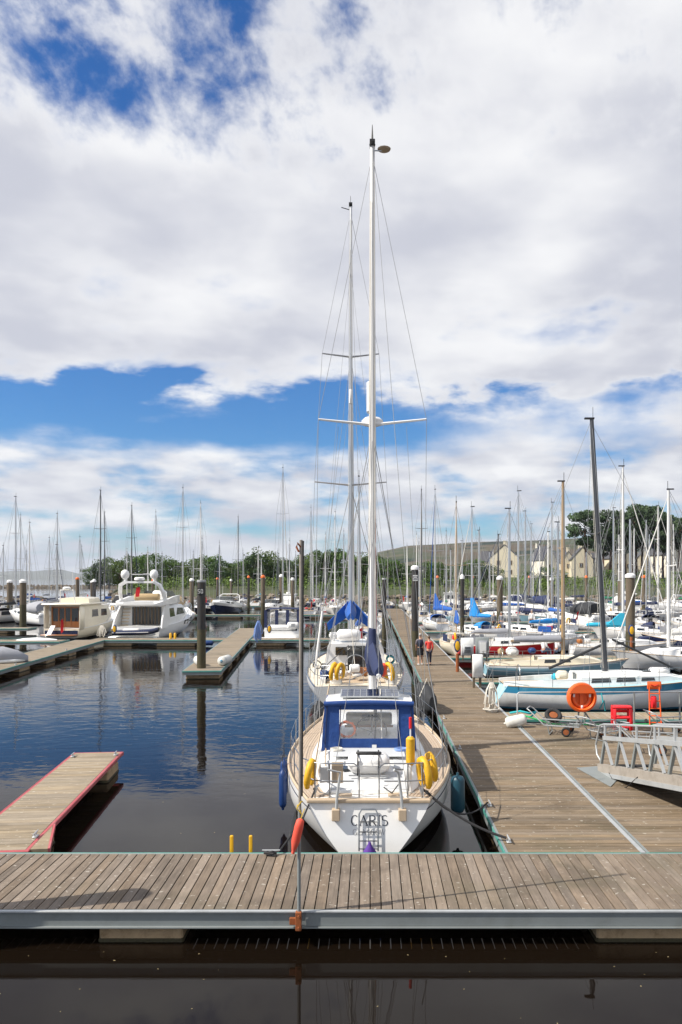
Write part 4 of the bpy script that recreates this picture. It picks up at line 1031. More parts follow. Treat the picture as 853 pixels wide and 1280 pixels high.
    for y, w, z in ((y0 + .16, .93, zt - .03), (y0 + .28, .97, zt - .005), (3.6, 1.0, zt + .01), (4.4, .98, zt - .005), (4.52, .92, zt - .05)):
        rings.append([(-w, y, z - .06), (-w, y, z), (-w * .6, y, z + .045), (0, y, z + .06), (w * .6, y, z + .045), (w, y, z), (w, y, z - .06)])
    mb.loft(rings); me = mb.mesh('hard_top', M['gel']); fixn(me); me.polygons.foreach_set('use_smooth', [True] * len(me.polygons)); me.set_sharp_from_angle(angle=R(50)); put('hard_top', me, enc)
    sp = MB(); sp.box((0, 0, 0), (1.36, .80, .03), bev=.008); so = sp.build('solar_panel', M['galv_l'], t, smooth=None, loc=(.02, 3.70, zt + .135), rot=(R(4), 0, 0))
    sc_ = MB(); sc_.box((0, 0, 0), (.130, .168, .006)); scm = sc_.mesh('solar_cell', M['solar'], None)
    for i in range(9):
        for j in range(4): put('solar_cell', scm, so, ((i - 4) * .147, (j - 1.5) * .19, .018))
    for x in (-.6, .6):
        for y, l in ((-.3, .06), (.3, .10)):
            mb = MB(); mb.tube([(x, y, -l), (x, y, 0)], .012, 5); mb.build('panel_foot', M['steel'], so)
    for sd in (-1, 1):
        for x in (.66, .98):
            mb = MB(); mb.tube([(sd * x, y0 - .012, zb + .03), (sd * (x * .975), y0 + .02, zb + .55), (sd * (x * .95), y0 + .045, zt - .03)], .011, 5); mb.build('zip_seam', M['cv_navy'], enc)
    mb = MB(); mb.box((0, y0 - .03, zb + .04), (1.36, .03, .05), bev=.01); mb.build('hem_strap', M['cv_navy'], enc, smooth=None)
    mb = MB(); mb.box((.12, y0 - .03, zb + .10), (.10, .012, .07)); mb.build('maker_tag', M['sign_white'], enc, smooth=None)
    for sd in (-1, 1):
        mb = MB(); mb.slab([(sd * .22, .80, 1.247), (sd * .78, .80, 1.222), (sd * .84, 1.28, 1.432), (sd * .22, 1.28, 1.462)], (0, 0, .012)); me = mb.mesh('nonskid_panel', M['nonskid']); fixn(me); put('nonskid_panel', me, t)
        mb = MB(); mb.slab([(sd * .52, 1.42, 1.488), (sd * .86, 1.42, 1.465), (sd * .93, 1.95, 1.522), (sd * .52, 1.95, 1.548)], (0, 0, .012)); me = mb.mesh('nonskid_panel', M['nonskid']); fixn(me); put('nonskid_panel', me, t)
        wire(t, 'grab_rail', [(sd * .88, 1.5, 1.52), (sd * .90, 1.52, 1.58), (sd * .95, 2.7, 1.63), (sd * .95, 2.74, 1.57)], .016, 'teak_trim', 6)
        rgc = random.Random(40 + sd)
        for k in range(4):
            mb = MB(); mb.tube([(sd * .70 + .13 * math.cos(a) + rgc.uniform(-.015, .015), 2.55 + .11 * math.sin(a), 1.63 + .012 * k) for a in [2 * PI * j / 12 for j in range(12)]], .011, 5, closed=True); mb.build('coiled_sheet', M['rope_w' if sd < 0 else 'rope_b'], t)
    for x in (-.45, .5):
        mb = MB(); mb.box((x, .52, 1.20), (.26, .16, .03), bev=.01); mb.build('locker_lid', M['teak_trim'], t, smooth=None)
    wire(t, 'stern_line', [(-.95, .5, 1.25), (-.6, .58, 1.20), (-.1, .50, 1.20), (.35, .62, 1.21), (.9, .52, 1.25)], .012, 'rope_w', 5)
    wire(t, 'gas_hose', [(.62, .38, 1.5), (.45, .5, 1.24), (.30, .8, 1.27)], .012, 'black', 5)
    # rub strake seam and a scuffed exhaust outlet on the transom
    mb = MB(); mb.lathe([(.03, 0), (.035, .01), (.02, .012)], 10); mb.build('stern_light', M['white_pl'], t, loc=(.38, H.pt(0, .98, 1)[1] - .004, .98), rot=(R(90), 0, 0))
    # windscreen ahead of the cockpit, helm with wheel, instruments
    panel('windscreen', [(-.98, y1 + .02, 1.78), (.98, y1 + .02, 1.78), (.92, y1 - .12, zt - .06), (-.92, y1 - .12, zt - .06)], (0, .012, 0), 'clear')
    mb = MB(); mb.box((.0, 4.25, 2.02), (1.1, .22, .30), bev=.04); mb.build('instrument_console', M['gel_cream'], t)
    mb = MB(); mb.box((.0, 4.12, 1.86), (1.15, .05, .05)); mb.build('console_trim', M['varnish'], t, smooth=None)
    for x in (-.08, .14):
        mb = MB(); mb.box((x, 4.125, 2.06), (.17, .02, .14)); mb.build('instrument', M['glass'], t, smooth=None)
    mb = MB(); mb.tube([(.05, 3.6, 1.60), (.05, 3.62, 1.86)], .07, 8); mb.build('wheel_pedestal', M['white_pl'], t)
    mb = MB(); mb.tube([(.05 + .36 * math.cos(2 * PI * k / 20), 3.52, 1.84 + .36 * math.sin(2 * PI * k / 20)) for k in range(20)], .016, 6, closed=True); wh = mb.build('steering_wheel', M['black'], t)
    for k in range(5):
        a = 2 * PI * k / 5 + .3; mb = MB(); mb.tube([(.05, 3.53, 1.84), (.05 + .36 * math.cos(a), 3.52, 1.84 + .36 * math.sin(a))], .009, 5); mb.build('spoke', M['steel'], wh)
    rng = random.Random(4)
    for k in range(4):
        mb = MB(); mb.tube([(-.50 + .19 * math.cos(a) + rng.uniform(-.02, .02), 3.05 + .03 * k + rng.uniform(-.02, .02), 1.98 + .17 * math.sin(a) + rng.uniform(-.02, .02)) for a in [2 * PI * j / 14 for j in range(14)]], .017, 5, closed=True); mb.build('orange_line_coil', M['orange_rope'], t)
    # mast, boom and rigging
    ym = 7.55
    mast = rig(t, H, ym, 1.75, gz(186, YS + ym), .115, 'alu_white', ((.505, 1.50),), .10, xm=.09, bow=(0, 11.9, 1.65), stern=(1.05, .3, 1.2), furl='cv_white', boom=(4.0, 3.28, 3.10, .14), cover='cv_navy', cover_h=(.40, .26), wr=.0065, radar=.515, cv_w=.36)
    zt_m = gz(186, YS + ym)
    mb = MB(); mb.lathe([(.07, 0), (.09, .06), (.03, .22), (.008, .62)], 8, (.09, ym - .1, zt_m)); mb.build('masthead_cone', M['black'], mast)
    mb = MB(); mb.tube([(.09, ym - .1, zt_m - .1), (.35, ym - .12, zt_m - .12)], .02, 5); mb.build('vane_arm', M['steel'], mast)
    mb = MB(); mb.lathe([(.03, -.04), (.17, -.02), (.19, .01), (.10, .05)], 12, (.42, ym - .12, zt_m - .08)); mb.build('dome_aerial', M['teak_trim'], mast)
    mb = MB(); mb.box((.0, ym - .02, gz(497, YS + ym)), (.14, .22, .9), bev=.05); mb.build('radar_reflector', M['white_pl'], mast)
    # sail cover draped down the mast foot
    rg = random.Random(8); mb = MB()
    mb.loft([[(.09 + .25 * math.cos(a) * f * rg.uniform(.86, 1.14), ym - .30 + .36 * math.sin(a) * f * rg.uniform(.86, 1.14), z + rg.uniform(-.03, .03)) for a in [2 * PI * k / 12 for k in range(12)]] for z, f in ((2.70, .40), (2.80, .62), (2.98, .80), (3.2, .90), (3.42, .82), (3.6, .68), (3.8, .55), (3.98, .42))])
    mb.build('mast_boot_cover', M['cv_navy'], t, 70)
    wire(t, 'mainsheet', [(.20, 3.62, 3.02), (.13, 3.2, 1.62)], .018, 'rope_k'); wire(t, 'mainsheet', [(.26, 3.66, 3.0), (.30, 2.96, 1.6)], .014, 'rope_w')
    for x, z1 in ((.17, 6.2), (-.02, 7.4)): wire(t, 'halyard', [(x, ym - .2, 2.6), (x * .6 + .04, ym - .14, zt_m - 1)], .008, 'rope_w')
    wire(t, 'red_halyard', [(.22, ym - .1, 2.6), (.14, ym - .1, zt_m * .6)], .008, 'ensign')
    for sd in (-1, 1):
        wire(t, 'backstay_leg', [(sd * .74, .32, 1.2), (.12, 2.9, 6.4)], .006)
        wire(t, 'lazy_jack', [(.09 + sd * .12, ym - 1.2, 3.3), (.09, ym - .15, 9.3)], .005); wire(t, 'lazy_jack', [(.09 + sd * .14, ym - 2.6, 3.25), (.09, ym - .15, 9.3)], .005)
        wire(t, 'flag_halyard', [(sd * 1.5, ym - .6, 1.5), (.09 + sd * .95, ym - .2, 9.6)], .005)
        wire(t, 'inner_shroud', [(sd * 1.62, ym + .6, 1.35), (.09, ym + .05, 9.2)], .006)
    wire(t, 'spare_halyard', [(.02, ym + .22, 2.4), (.05, ym + .10, zt_m - .6)], .007, 'rope_k'); wire(t, 'spare_halyard', [(.20, ym - .05, 2.2), (.13, ym - .05, zt_m - 2.0)], .007, 'rope_b')
    # guard rails
    def edge(y, sd, up=0.0): h, z = H.deck_at(y); return (sd * (h - .07), y, z + up)
    hg = .70
    for sd in (-1, 1):
        for k, f in enumerate((1.0, .52)):
            mb = MB(); z = sh(0) + hg * f
            x1 = .20 if sd > 0 else .18
            path = [edge(1.9, sd, hg * f), edge(.9, sd, hg * f), (sd * (w0 - .14), .42, z), (sd * .75, .36, z), (sd * (x1 + .10), .36, z)]
            if k == 0: path += [(sd * (x1 + .03), .36, z - .05), (sd * x1, .36, z - .12), (sd * x1, .36, sh(0) + .02)]
            mb.tube(path, .0135, 6); mb.build('pushpit', M['steel'], t, 60)
        for p in ((sd * .75, .36), (sd * (w0 - .14), .42)):
            mb = MB(); mb.tube([(p[0], p[1], sh(0)), (p[0], p[1], sh(0) + hg)], .0135, 6); mb.build('pushpit_leg', M['steel'], t)
        for y in (1.9, 3.4, 4.9, 6.4, 7.9, 9.3, 10.5):
            mb = MB(); mb.tube([edge(y, sd), edge(y, sd, hg)], .013, 6); mb.build('stanchion', M['steel'], t)
        for f in (1.0, .52): wire(t, 'guard_wire', [edge(y, sd, hg * f - .015) for y in (1.9, 3.4, 4.9, 6.4, 7.9, 9.3, 10.5, 11.3)], .005, 'steel')
    mb = MB(); mb.tube([edge(10.5, -1, hg), edge(11.4, -1, hg), (0, 12.1, sh(1) + hg + .05), edge(11.4, 1, hg), edge(10.5, 1, hg)], .0135, 6); mb.build('pulpit', M['steel'], t, 60)
    # davits with wooden feet on the transom
    yt = H.pt(0, .93, 1)[1]
    for x in (-.62, .64):
        sx = math.copysign(1, x)
        mb = MB(); mb.tube([(x, yt - .10, .84), (x - .02 * sx, yt - .06, 1.25), (x - .08 * sx, yt + .0, 1.70), (x - .16, yt - .06, 1.76)], [.028, .03, .026, .024], 7); dv = mb.build('davit_post', M['galv_l'], t, 50)
        mb = MB(); mb.box((x, yt - .08, .92), (.15, .16, .22), bev=.012); mb.build('davit_foot', M['teak_trim'], dv, smooth=None)
    mb = MB(); mb.box((-.60, .40, 1.66), (.22, .025, .40), bev=.01); mb.build('outboard_bracket', M['teak_trim'], t, smooth=None)
    mb = MB(); mb.box((-.86, .62, 1.56), (.20, .03, .30), rz=.25, bev=.03); mb.build('solar_lamp_board', M['nonskid'], t, smooth=None)
    mb = MB(); mb.box((.86, 3.1 - 1.1, 1.62), (.015, .5, .32)); mb.build('dodger_cloth', M['cv_grey'], t, smooth=None)
    # life raft canister on the aft coachroof
    lrr = thing('life_raft', '', ''); del lrr['label']; del lrr['category']; lrr.parent = t; lrr.location = (.0, -.68, -.16)
    mb = MB(); mb.box((.0, 2.0, 1.80), (.84, .52, .36), bev=.10); mb.build('life_raft_canister', M['white_pl'], lrr, 60)
    mb = MB(); mb.box((.0, 2.0, 1.80), (.855, .535, .03), bev=.01); mb.build('canister_seam', M['gel_grey'], lrr, smooth=None)
    for x in (-.22, .20):
        mb = MB(); mb.tube([(x, 1.72, 1.60), (x, 1.725, 1.95), (x, 1.80, 2.0), (x, 2.2, 2.0), (x, 2.28, 1.9), (x, 2.28, 1.62)], .016, 5); mb.build('strap', M['black'], lrr, 60)
    mb = MB(); mb.box((0, 1.90, 2.015), (.52, .10, .05), bev=.02); mb.build('canister_pad', M['black'], lrr)
    mb = MB(); mb.tube([(-.4, 1.73, 1.60), (.42, 1.73, 1.60)], .014, 5); mb.build('cradle_bar', M['steel'], lrr)
    # yellow life buoys and dan buoy
    horseshoe(t, (-1.13, .52, 1.58), 'yellow', R(76), 1.0); horseshoe(t, (1.08, .60, 1.58), 'yellow', R(-66), 1.08); horseshoe(t, (1.24, .92, 1.62), 'yellow', R(-70), 1.0)
    mb = MB(); mb.lathe([(.05, 1.72), (.088, 1.76), (.088, 2.24), (.05, 2.28)], 12, (.82, .75, 0)); db = mb.build('dan_buoy_float', M['yellow'], t)
    mb = MB(); mb.tube([(.82, .75, 1.2), (.82, .75, 2.62)], .014, 6); mb.build('dan_buoy_staff', M['white_pl'], db)
    mb = MB(); mb.lathe([(.03, 2.44), (.03, 2.66)], 8, (.82, .75, 0)); mb.build('dan_buoy_flag', M['red_pl'], db)
    mb = MB(); mb.box((.76, .70, 1.58), (.16, .05, .34), bev=.02); mb.build('throwing_line_bag', M['white_pl'], t)
    # stern ladder and lettering on the transom
    def tr(x, z, o=.02):                              # a point just outside the transom surface
        y = H.pt(0, z, 1)[1]; return (x, y - o, z)
    mb = MB(); mb.tube([tr(-.18, .26, .05), tr(-.18, .92, .05), tr(-.13, 1.0, .05), tr(.13, 1.0, .05), tr(.18, .92, .05), tr(.18, .26, .05)], .015, 6); ld = mb.build('stern_ladder', M['steel'], t, 60)
    for z in (.30, .44, .60, .78):
        mb = MB(); mb.tube([tr(-.18, z, .05), tr(.18, z, .05)], .011, 6); mb.build('rung', M['steel'], ld)
    mb = MB(); mb.tube([tr(0, .26, .05), tr(0, .80, .05)], .010, 6); mb.build('ladder_brace', M['steel'], ld)
    mb = MB(); mb.lathe([(.14, .14), (.12, .22), (.045, .33), (.02, .40)], 9, (.02, -.06, .08)); mb.build('ladder_bag', M['purple'], ld)
    # letters as thick and thin strokes
    def arcp(cx, cz, rx, rz, a0, a1, n=12): return [(cx + rx * math.cos(R(lerp(a0, a1, k / n))), cz + rz * math.sin(R(lerp(a0, a1, k / n)))) for k in range(n + 1)]
    G = {'C': [(arcp(.42, .5, .36, .5, 48, 312), (.03, .14))], 'A': [([(.05, 0), (.46, 1)], .05), ([(.42, 1), (.88, 0)], .14), ([(.2, .36), (.7, .36)], .05), ([(-.06, .02), (.2, .02)], .05), ([(.70, .02), (1.02, .02)], .05)],
         'R': [([(.16, 0), (.16, 1)], .14), (arcp(.38, .74, .34, .25, 90, -90), (.05, .13)), ([(.16, .98), (.4, .98)], .05), ([(.16, .49), (.4, .49)], .05), ([(.40, .49), (.84, 0)], .13), ([(0, .02), (.32, .02)], .05)],
         'I': [([(.25, 0), (.25, 1)], .14), ([(.06, .02), (.44, .02)], .05), ([(.06, .98), (.44, .98)], .05)],
         'S': [(arcp(.38, .74, .28, .25, 40, 250) + arcp(.38, .26, .30, .26, 80, -140), (.05, .13))],
         'G': [(arcp(.42, .5, .36, .5, 48, 330), (.03, .14)), ([(.76, .02), (.76, .42)], .12), ([(.58, .42), (.9, .42)], .05)], 'L': [([(.16, 0), (.16, 1)], .14), ([(0, .02), (.66, .02)], .05), ([(.65, 0), (.65, .22)], .05)],
         'O': [(arcp(.42, .5, .37, .5, 0, 360, 20), (.05, .13))], 'W': [([(.0, 1), (.3, 0)], .14), ([(.3, 0), (.55, 1)], .05), ([(.52, 1), (.82, 0)], .14), ([(.82, 0), (1.08, 1)], .05)]}
    ADV = {'C': .92, 'A': 1.0, 'R': .90, 'I': .52, 'S': .80, 'G': .98, 'L': .76, 'O': .90, 'W': 1.15}
    def word(txt, x0, zbase, hh, m, name, squeeze=1.0):
        x = x0
        for ch in txt:
            mb = MB()
            for pts, wd in G[ch]:
                # strokes as ribbons lying on the transom
                ribs = []
                for i, (a, b) in enumerate(pts):
                    q0 = pts[max(i - 1, 0)]; q1 = pts[min(i + 1, len(pts) - 1)]; dx2, dz2 = q1[0] - q0[0], q1[1] - q0[1]; ln = math.hypot(dx2, dz2) or 1
                    if isinstance(wd, tuple): w2 = lerp(wd[0], wd[1], abs(dz2) / ln)
                    else: w2 = wd
                    nx, nz = -dz2 / ln * w2 / 2, dx2 / ln * w2 / 2
                    f = lambda u, v, o: tr(x + u * hh * squeeze, zbase + v * hh, o)
                    ribs.append([f(a + nx, b + nz, .002), f(a + nx, b + nz, .006), f(a - nx, b - nz, .006), f(a - nx, b - nz, .002)])
                mb.loft(ribs)
            me = mb.mesh('letter', M[m]); fixn(me); put('letter', me, t); x += ADV[ch] * hh * squeeze
    word('CARIS', -.335, .70, .185, 'letter_dark', 'name', .93)
    word('GLASGOW', -.30, .535, .10, 'letter_grey', 'port', .94)
    mb = MB(); mb.tube([(-1.05, .62, 1.22), (-1.02, .66, 1.34)], .03, 6); mb.tube([(-1.06, .55, 1.30), (-.98, .74, 1.33)], .025, 6); mb.build('deck_cleat', M['steel'], t)
    mb = MB(); mb.tube([(1.04, .55, 1.22), (1.0, .60, 1.32)], .03, 6); mb.build('deck_cleat', M['steel'], t)
    for x in (-.95, .95):
        mb = MB(); mb.lathe([(.07, 0), (.08, .04), (.05, .10), (.075, .16)], 12, (x * .95, 3.05, 1.60)); mb.build('winch', M['steel'], t)
    # whip aerial on the starboard side
    wire(t, 'whip_aerial', [edge(3.0, 1, .0), (1.20, 3.05, 4.2)], .012, 'wire')
    wire(t, 'boathook', [(-1.15, 1.3, 1.3), (-1.0, 5.2, 2.7)], .018, 'teak_trim')
    return t, H, YS
caris, CH, CYS = near_yacht()
# fenders, ropes belonging to the near yacht's berth
fender((-1.95, 18.1, .86), 'long navy blue fender hanging on the left side of the near yacht, farther one', 'fender_blue', .8, .085, line=.3)
fender((-1.90, 17.4, .80), 'long navy blue fender hanging on the left side of the near yacht, nearer one', 'fender_blue', .8, .085, line=.3)
fender((1.86, 17.0, .80), 'dark teal fender squeezed between the near yacht and the walkway', 'fender_teal', .8, .15, line=.35)
def rope(label, pts, r=.018, m='rope_k', name='mooring_rope', sag=0.0, n=10, group='mooring ropes'):
    P = [Vector(p) for p in pts]
    if len(P) == 2 and sag: P = [P[0].lerp(P[1], k / n) - Vector((0, 0, sag * 4 * (k / n) * (1 - k / n))) for k in range(n + 1)]
    mb = MB(); mb.tube(P, r, 6); o = mb.build(name, M[m], None, 60); return tag(o, label, 'rope', group)
rope('thick black mooring rope from the near yacht quarter to the walkway cleat', [(1.02, 15.5, 1.30), (2.52, 14.82, .58)], .026, sag=.12)
rope('black mooring rope looping from the near yacht to the walkway edge further along', [(1.1, 15.6, 1.25), (2.52, 17.15, .58)], .018, sag=.35)
rope('black mooring rope from the left quarter of the near yacht to the foreground pontoon', [(-1.06, 15.6, 1.30), (-1.28, 14.9, .85), (-1.6, 14.2, .56), (-1.75, 14.1, .57)], .018)
rope('coil of black rope round the cleat left of the pole', [(-1.83, 14.07, .53), (-1.70, 14.02, .56), (-1.66, 14.1, .54), (-1.78, 14.14, .57), (-1.86, 14.08, .55), (-1.72, 14.04, .58), (-1.68, 14.12, .55)], .020)
# ------------------------------------------------------------------ second yacht along the walkway (pilothouse, stern towards us)
def build_second():
    YS = 31.0; L = 13.6
    H = Hull(L, 4.35, 1.22, 1.75, tw=.74, tm=.42, rt=-.25, dr=.42, p0=1.7, pm=2.9, p1=1.3)
    t = thing('sailing_yacht', 'big white pilothouse yacht moored ahead of the near yacht, white raft box on its roof', 'yacht', (-.55, YS, 0), R(1.5), 'yachts along the left of the walkway')
    H.build(t, 'gel', 'gel_navy', 'antifoul', None, 'nonskid_tan', rail='gel_navy', n=28, rail_r=.035)
    d = H.deck_at
    pc, win, _ = cabin(t, 'pilothouse', M['gel'], [(3.4, 1.35, 1.15, 2.55), (5.0, 1.35, 1.15, 2.62), (6.6, 1.2, 1.2, 2.5), (7.4, 1.0, 1.25, 1.9)], inset=(.90, .80))
    for a, b in ((3.7, 4.5), (4.7, 5.6), (5.8, 6.6)): win(a, b, .52, .80, slant=.05)
    cf, win2, _ = cabin(t, 'coachroof', M['gel'], [(7.3, 1.3, 1.3, 1.85), (9.2, 1.05, 1.35, 1.85), (10.8, .6, 1.45, 1.65)]); win2(7.7, 8.5); win2(8.8, 9.4)
    mb = MB(); mb.box((.05, 3.38, 1.95), (.75, .04, 1.05)); mb.build('companionway', M['glass'], t, smooth=None)
    for sd in (-1, 1):
        mb = MB(); mb.loft([[(sd * 1.45, y, 1.18), (sd * 1.2, y, 1.18), (sd * 1.2, y, 1.18 + h), (sd * 1.42, y, 1.18 + h)] for y, h in ((.5, .22), (1.8, .34), (3.4, .44))]); me = mb.mesh('coaming', M['gel']); fixn(me); put('coaming', me, t)
    mb = MB(); mb.box((0, 1.9, 1.26), (2.3, 2.6, .03)); mb.build('cockpit_sole', M['teak_trim'], t, smooth=None)
    mb = MB(); mb.box((-.28, 3.9, 2.90), (1.05, .8, .46), bev=.12); mb.build('raft_box', M['white_pl'], t, 60)
    mb = MB(); mb.box((.72, 3.9, 2.80), (.6, .7, .26), bev=.08); mb.build('locker_box', M['white_pl'], t, 60)
    ym = 5.4
    zt = gz(260, YS + ym)
    mast = rig(t, H, ym, 2.5, zt, .12, 'alu', ((.36, 1.62), (.655, 1.28)), .12, xm=-.20, bow=(0, L - .1, 1.85), stern=(.3, .1, 1.3), furl='cv_white', boom=(4.4, 3.75, 3.7, .0), cover='cv_blue', cover_h=(.75, .3), wr=.008, cv_w=.5)
    # lazy bag opened like a wide V either side of the mast
    for sd in (-1, 1):
        mb = MB(); mb.slab([(-.2 + sd * .1, ym - .3, 3.65), (-.2 + sd * .1, ym - .3, 4.35), (-.2 + sd * 1.05, ym - .9, 3.35), (-.2 + sd * 1.0, ym - .9, 3.05)], (0, .05, .02)); me = mb.mesh('awning', M['cv_blue']); fixn(me); put('awning', me, t)
    mb = MB(); mb.box((-.2, ym - .12, gz(497, YS + ym)), (.16, .26, .7), bev=.05); mb.build('deck_light', M['white_pl'], mast)
    mb = MB(); mb.tube([(-.2, ym, zt - .1), (-.62, ym, zt + .02)], .02, 5); mb.build('vane_arm', M['black'], mast)
    def edge(y, sd, up=0.0): h, z = d(y); return (sd * (h - .08), y, z + up)
    hg = .75; w0 = H.half(0)
    for sd in (-1, 1):
        for f in (1.0, .5):
            mb = MB(); mb.tube([edge(2.6, sd, hg * f), edge(1.2, sd, hg * f), (sd * (w0 - .12), .15, 1.22 + hg * f), (sd * .55, .05, 1.22 + hg * f)], .016, 6); mb.build('pushpit', M['steel'], t, 60)
        for p in ((sd * (w0 - .12), .15, 1.2), (sd * .55, .05, 1.2), edge(2.6, sd)):
            mb = MB(); mb.tube([p, (p[0], p[1], p[2] + hg)], .016, 6); mb.build('pushpit_leg', M['steel'], t)
        for y in (4.2, 5.8, 7.4, 9.0, 10.6, 12):
            mb = MB(); mb.tube([edge(y, sd), edge(y, sd, hg)], .015, 6); mb.build('stanchion', M['steel'], t)
        for f in (1.0, .5): wire(t, 'guard_wire', [edge(y, sd, hg * f - .015) for y in (2.6, 4.2, 5.8, 7.4, 9.0, 10.6, 12, 13)], .007, 'steel')
    mb = MB(); mb.tube([edge(12, -1, hg), edge(13, -1, hg), (0, 13.7, 1.75 + hg), edge(13, 1, hg), edge(12, 1, hg)], .016, 6); mb.build('pulpit', M['steel'], t, 60)
    horseshoe(t, (-.86, .08, 1.72), 'yellow', R(62), 1.25); horseshoe(t, (-.62, .05, 1.72), 'yellow', R(50), 1.2)
    horseshoe(t, (1.28, .08, 1.70), 'yellow', R(-50), 1.3)
    mb = MB(); mb.lathe([(.06, 1.55), (.14, 1.65), (.14, 2.0), (.06, 2.08)], 10, (1.05, .06, 0)); mb.build('orange_life_ring_bag', M['salmon'], t)
    mb = MB(); mb.box((.20, 1.2, 1.62), (.55, .4, .32), bev=.05); mb.build('cockpit_table', M['varnish'], t)
    mb = MB(); mb.box((-.05, .95, 1.78), (.42, .3, .3), bev=.05); mb.build('cushion', M['white_pl'], t)
    # pole mast for wind generator at the stern
    mb = MB(); mb.tube([(.62, .5, 1.2), (.62, .5, 4.1)], .05, 8); wp = mb.build('stern_pole', M['alu'], t)
    mb = MB(); mb.lathe([(.07, 4.0), (.10, 4.1), (.10, 4.32), (.05, 4.4)], 10, (.62, .5, 0)); mb.build('pole_cap', M['black'], wp)
    wire(t, 'furling_spar', [(-1.7, 2.2, 1.4), (-1.45, 4.3, 3.9)], .05, 'cv_white', 6)
    wire(t, 'boathook', [(-1.4, .9, 1.7), (-.3, 3.2, 2.5)], .02, 'cv_black')
    rg = random.Random(12)
    for k in range(14):
        x, y = rg.uniform(-1.5, 1.5), rg.uniform(.3, 3.2)
        mb = MB(); mb.box((x, y, 1.42 + rg.uniform(0, .2)), (rg.uniform(.15, .45), rg.uniform(.15, .45), rg.uniform(.15, .45)), rz=rg.uniform(0, 3), bev=.07); mb.build('deck_bag', M[rg.choice(['white_pl', 'cv_white', 'cv_white', 'gel_grey', 'black', 'fender_blue', 'varnish', 'cv_tan'])], t, 60)
    for k in range(9):
        x, y = rg.uniform(-1.6, 1.6), rg.uniform(.15, 6.5); z = 1.28 if y < 3.2 else 1.35
        if abs(x) < 1.45 and y > 3.2: x = math.copysign(1.65, x)
        mb = MB(); mb.tube([(x + .17 * math.cos(a) + rg.uniform(-.02, .02), y + rg.uniform(-.02, .02), z + .25 + .17 * math.sin(a)) for a in [2 * PI * j / 12 for j in range(12)]], .028, 5, closed=True); mb.build('rope_coil', M[rg.choice(['rope_w', 'rope_w', 'rope_k', 'rope_t'])], t, 60)
    for sd in (-1, 1):
        for y in (1.2, 2.7): mb = MB(); mb.lathe([(.10, 0), (.11, .05), (.07, .14), (.10, .22)], 12, (sd * 1.32, y, 1.58)); mb.build('winch', M['steel'], t)
        for f, zz in ((.36, 1.0), (.655, 1.0)): wire(t, 'inner_shroud', [(sd * 1.9, ym - .9, 1.4), (-.2, ym - .1, lerp(2.5, zt, f))], .008); wire(t, 'running_backstay', [(sd * 1.7, 1.2, 1.3), (-.2, ym - .15, lerp(2.5, zt, f + .2))], .006)
        wire(t, 'lazy_jack', [(-.2 + sd * .2, ym - 2.4, 3.8), (-.2, ym - .15, 11.5)], .006)
    mb = MB(); mb.tube([(.42 * math.cos(2 * PI * k / 16), 1.5, 1.85 + .42 * math.sin(2 * PI * k / 16)) for k in range(16)], .02, 5, closed=True); mb.build('steering_wheel', M['steel'], t)
    mb = MB(); mb.box((-.6, 3.34, 2.25), (.5, .05, .35)); mb.build('aft_window', M['glass'], t, smooth=None)
    for y in (4.4, 5.6, 8.2): mb = MB(); mb.lathe([(.10, 0), (.10, .12), (.16, .2), (.16, .3)], 10, (-1.0 if y < 7 else .5, y, 2.6 if y < 7 else 1.9)); mb.build('dorade_vent', M['white_pl'], t)
    # red emblem on the port topside: a sail-shaped flash and small print lines
    def side(y, z, o=.012):
        tt = y / L; p = H.pt(tt, z, -1); return (p[0] - o, p[1], p[2])
    mb = MB(); mb.slab([side(3.2, .95), side(4.3, .62), side(4.1, .50), side(3.5, .52)], (.008, 0, 0)); me = mb.mesh('red_emblem', M['gel_red']); fixn(me); put('red_emblem', me, t)
    for z, l in ((.82, .6), (.72, .45)):
        mb = MB(); mb.slab([side(2.0, z), side(2.0 + l, z), side(2.0 + l, z - .05), side(2.0, z - .05)], (.008, 0, 0)); me = mb.mesh('small_print', M['letter_dark']); fixn(me); put('small_print', me, t)
    return t
build_second()
# dark covered tender beside it
tn = thing('inflatable_tender', 'dark grey covered tender standing on its side between the second yacht and the walkway', 'tender', (2.05, 29.6, .35), R(8))
mb = MB(); mb.loft([[(w * math.cos(a), y, .55 + h * math.sin(a)) for a in [2 * PI * k / 12 for k in range(12)]] for y, w, h in ((-1.1, .10, .25), (-.8, .26, .42), (-.2, .22, .60), (.5, .26, .48), (1.0, .22, .52), (1.6, .10, .3))]); mb.build('cover', M['cv_black'], tn, 60)
mb = MB(); mb.tube([(-.3, -1.0, .2), (-.34, 0, .12), (-.3, 1.5, .2)], .16, 8); mb.build('tube', M['rubber'], tn, 60)
wire(tn, 'lashing', [(.32, -.2, .5), (.0, -.25, 1.36), (-.3, -.2, .6)], .02, 'rope_w')

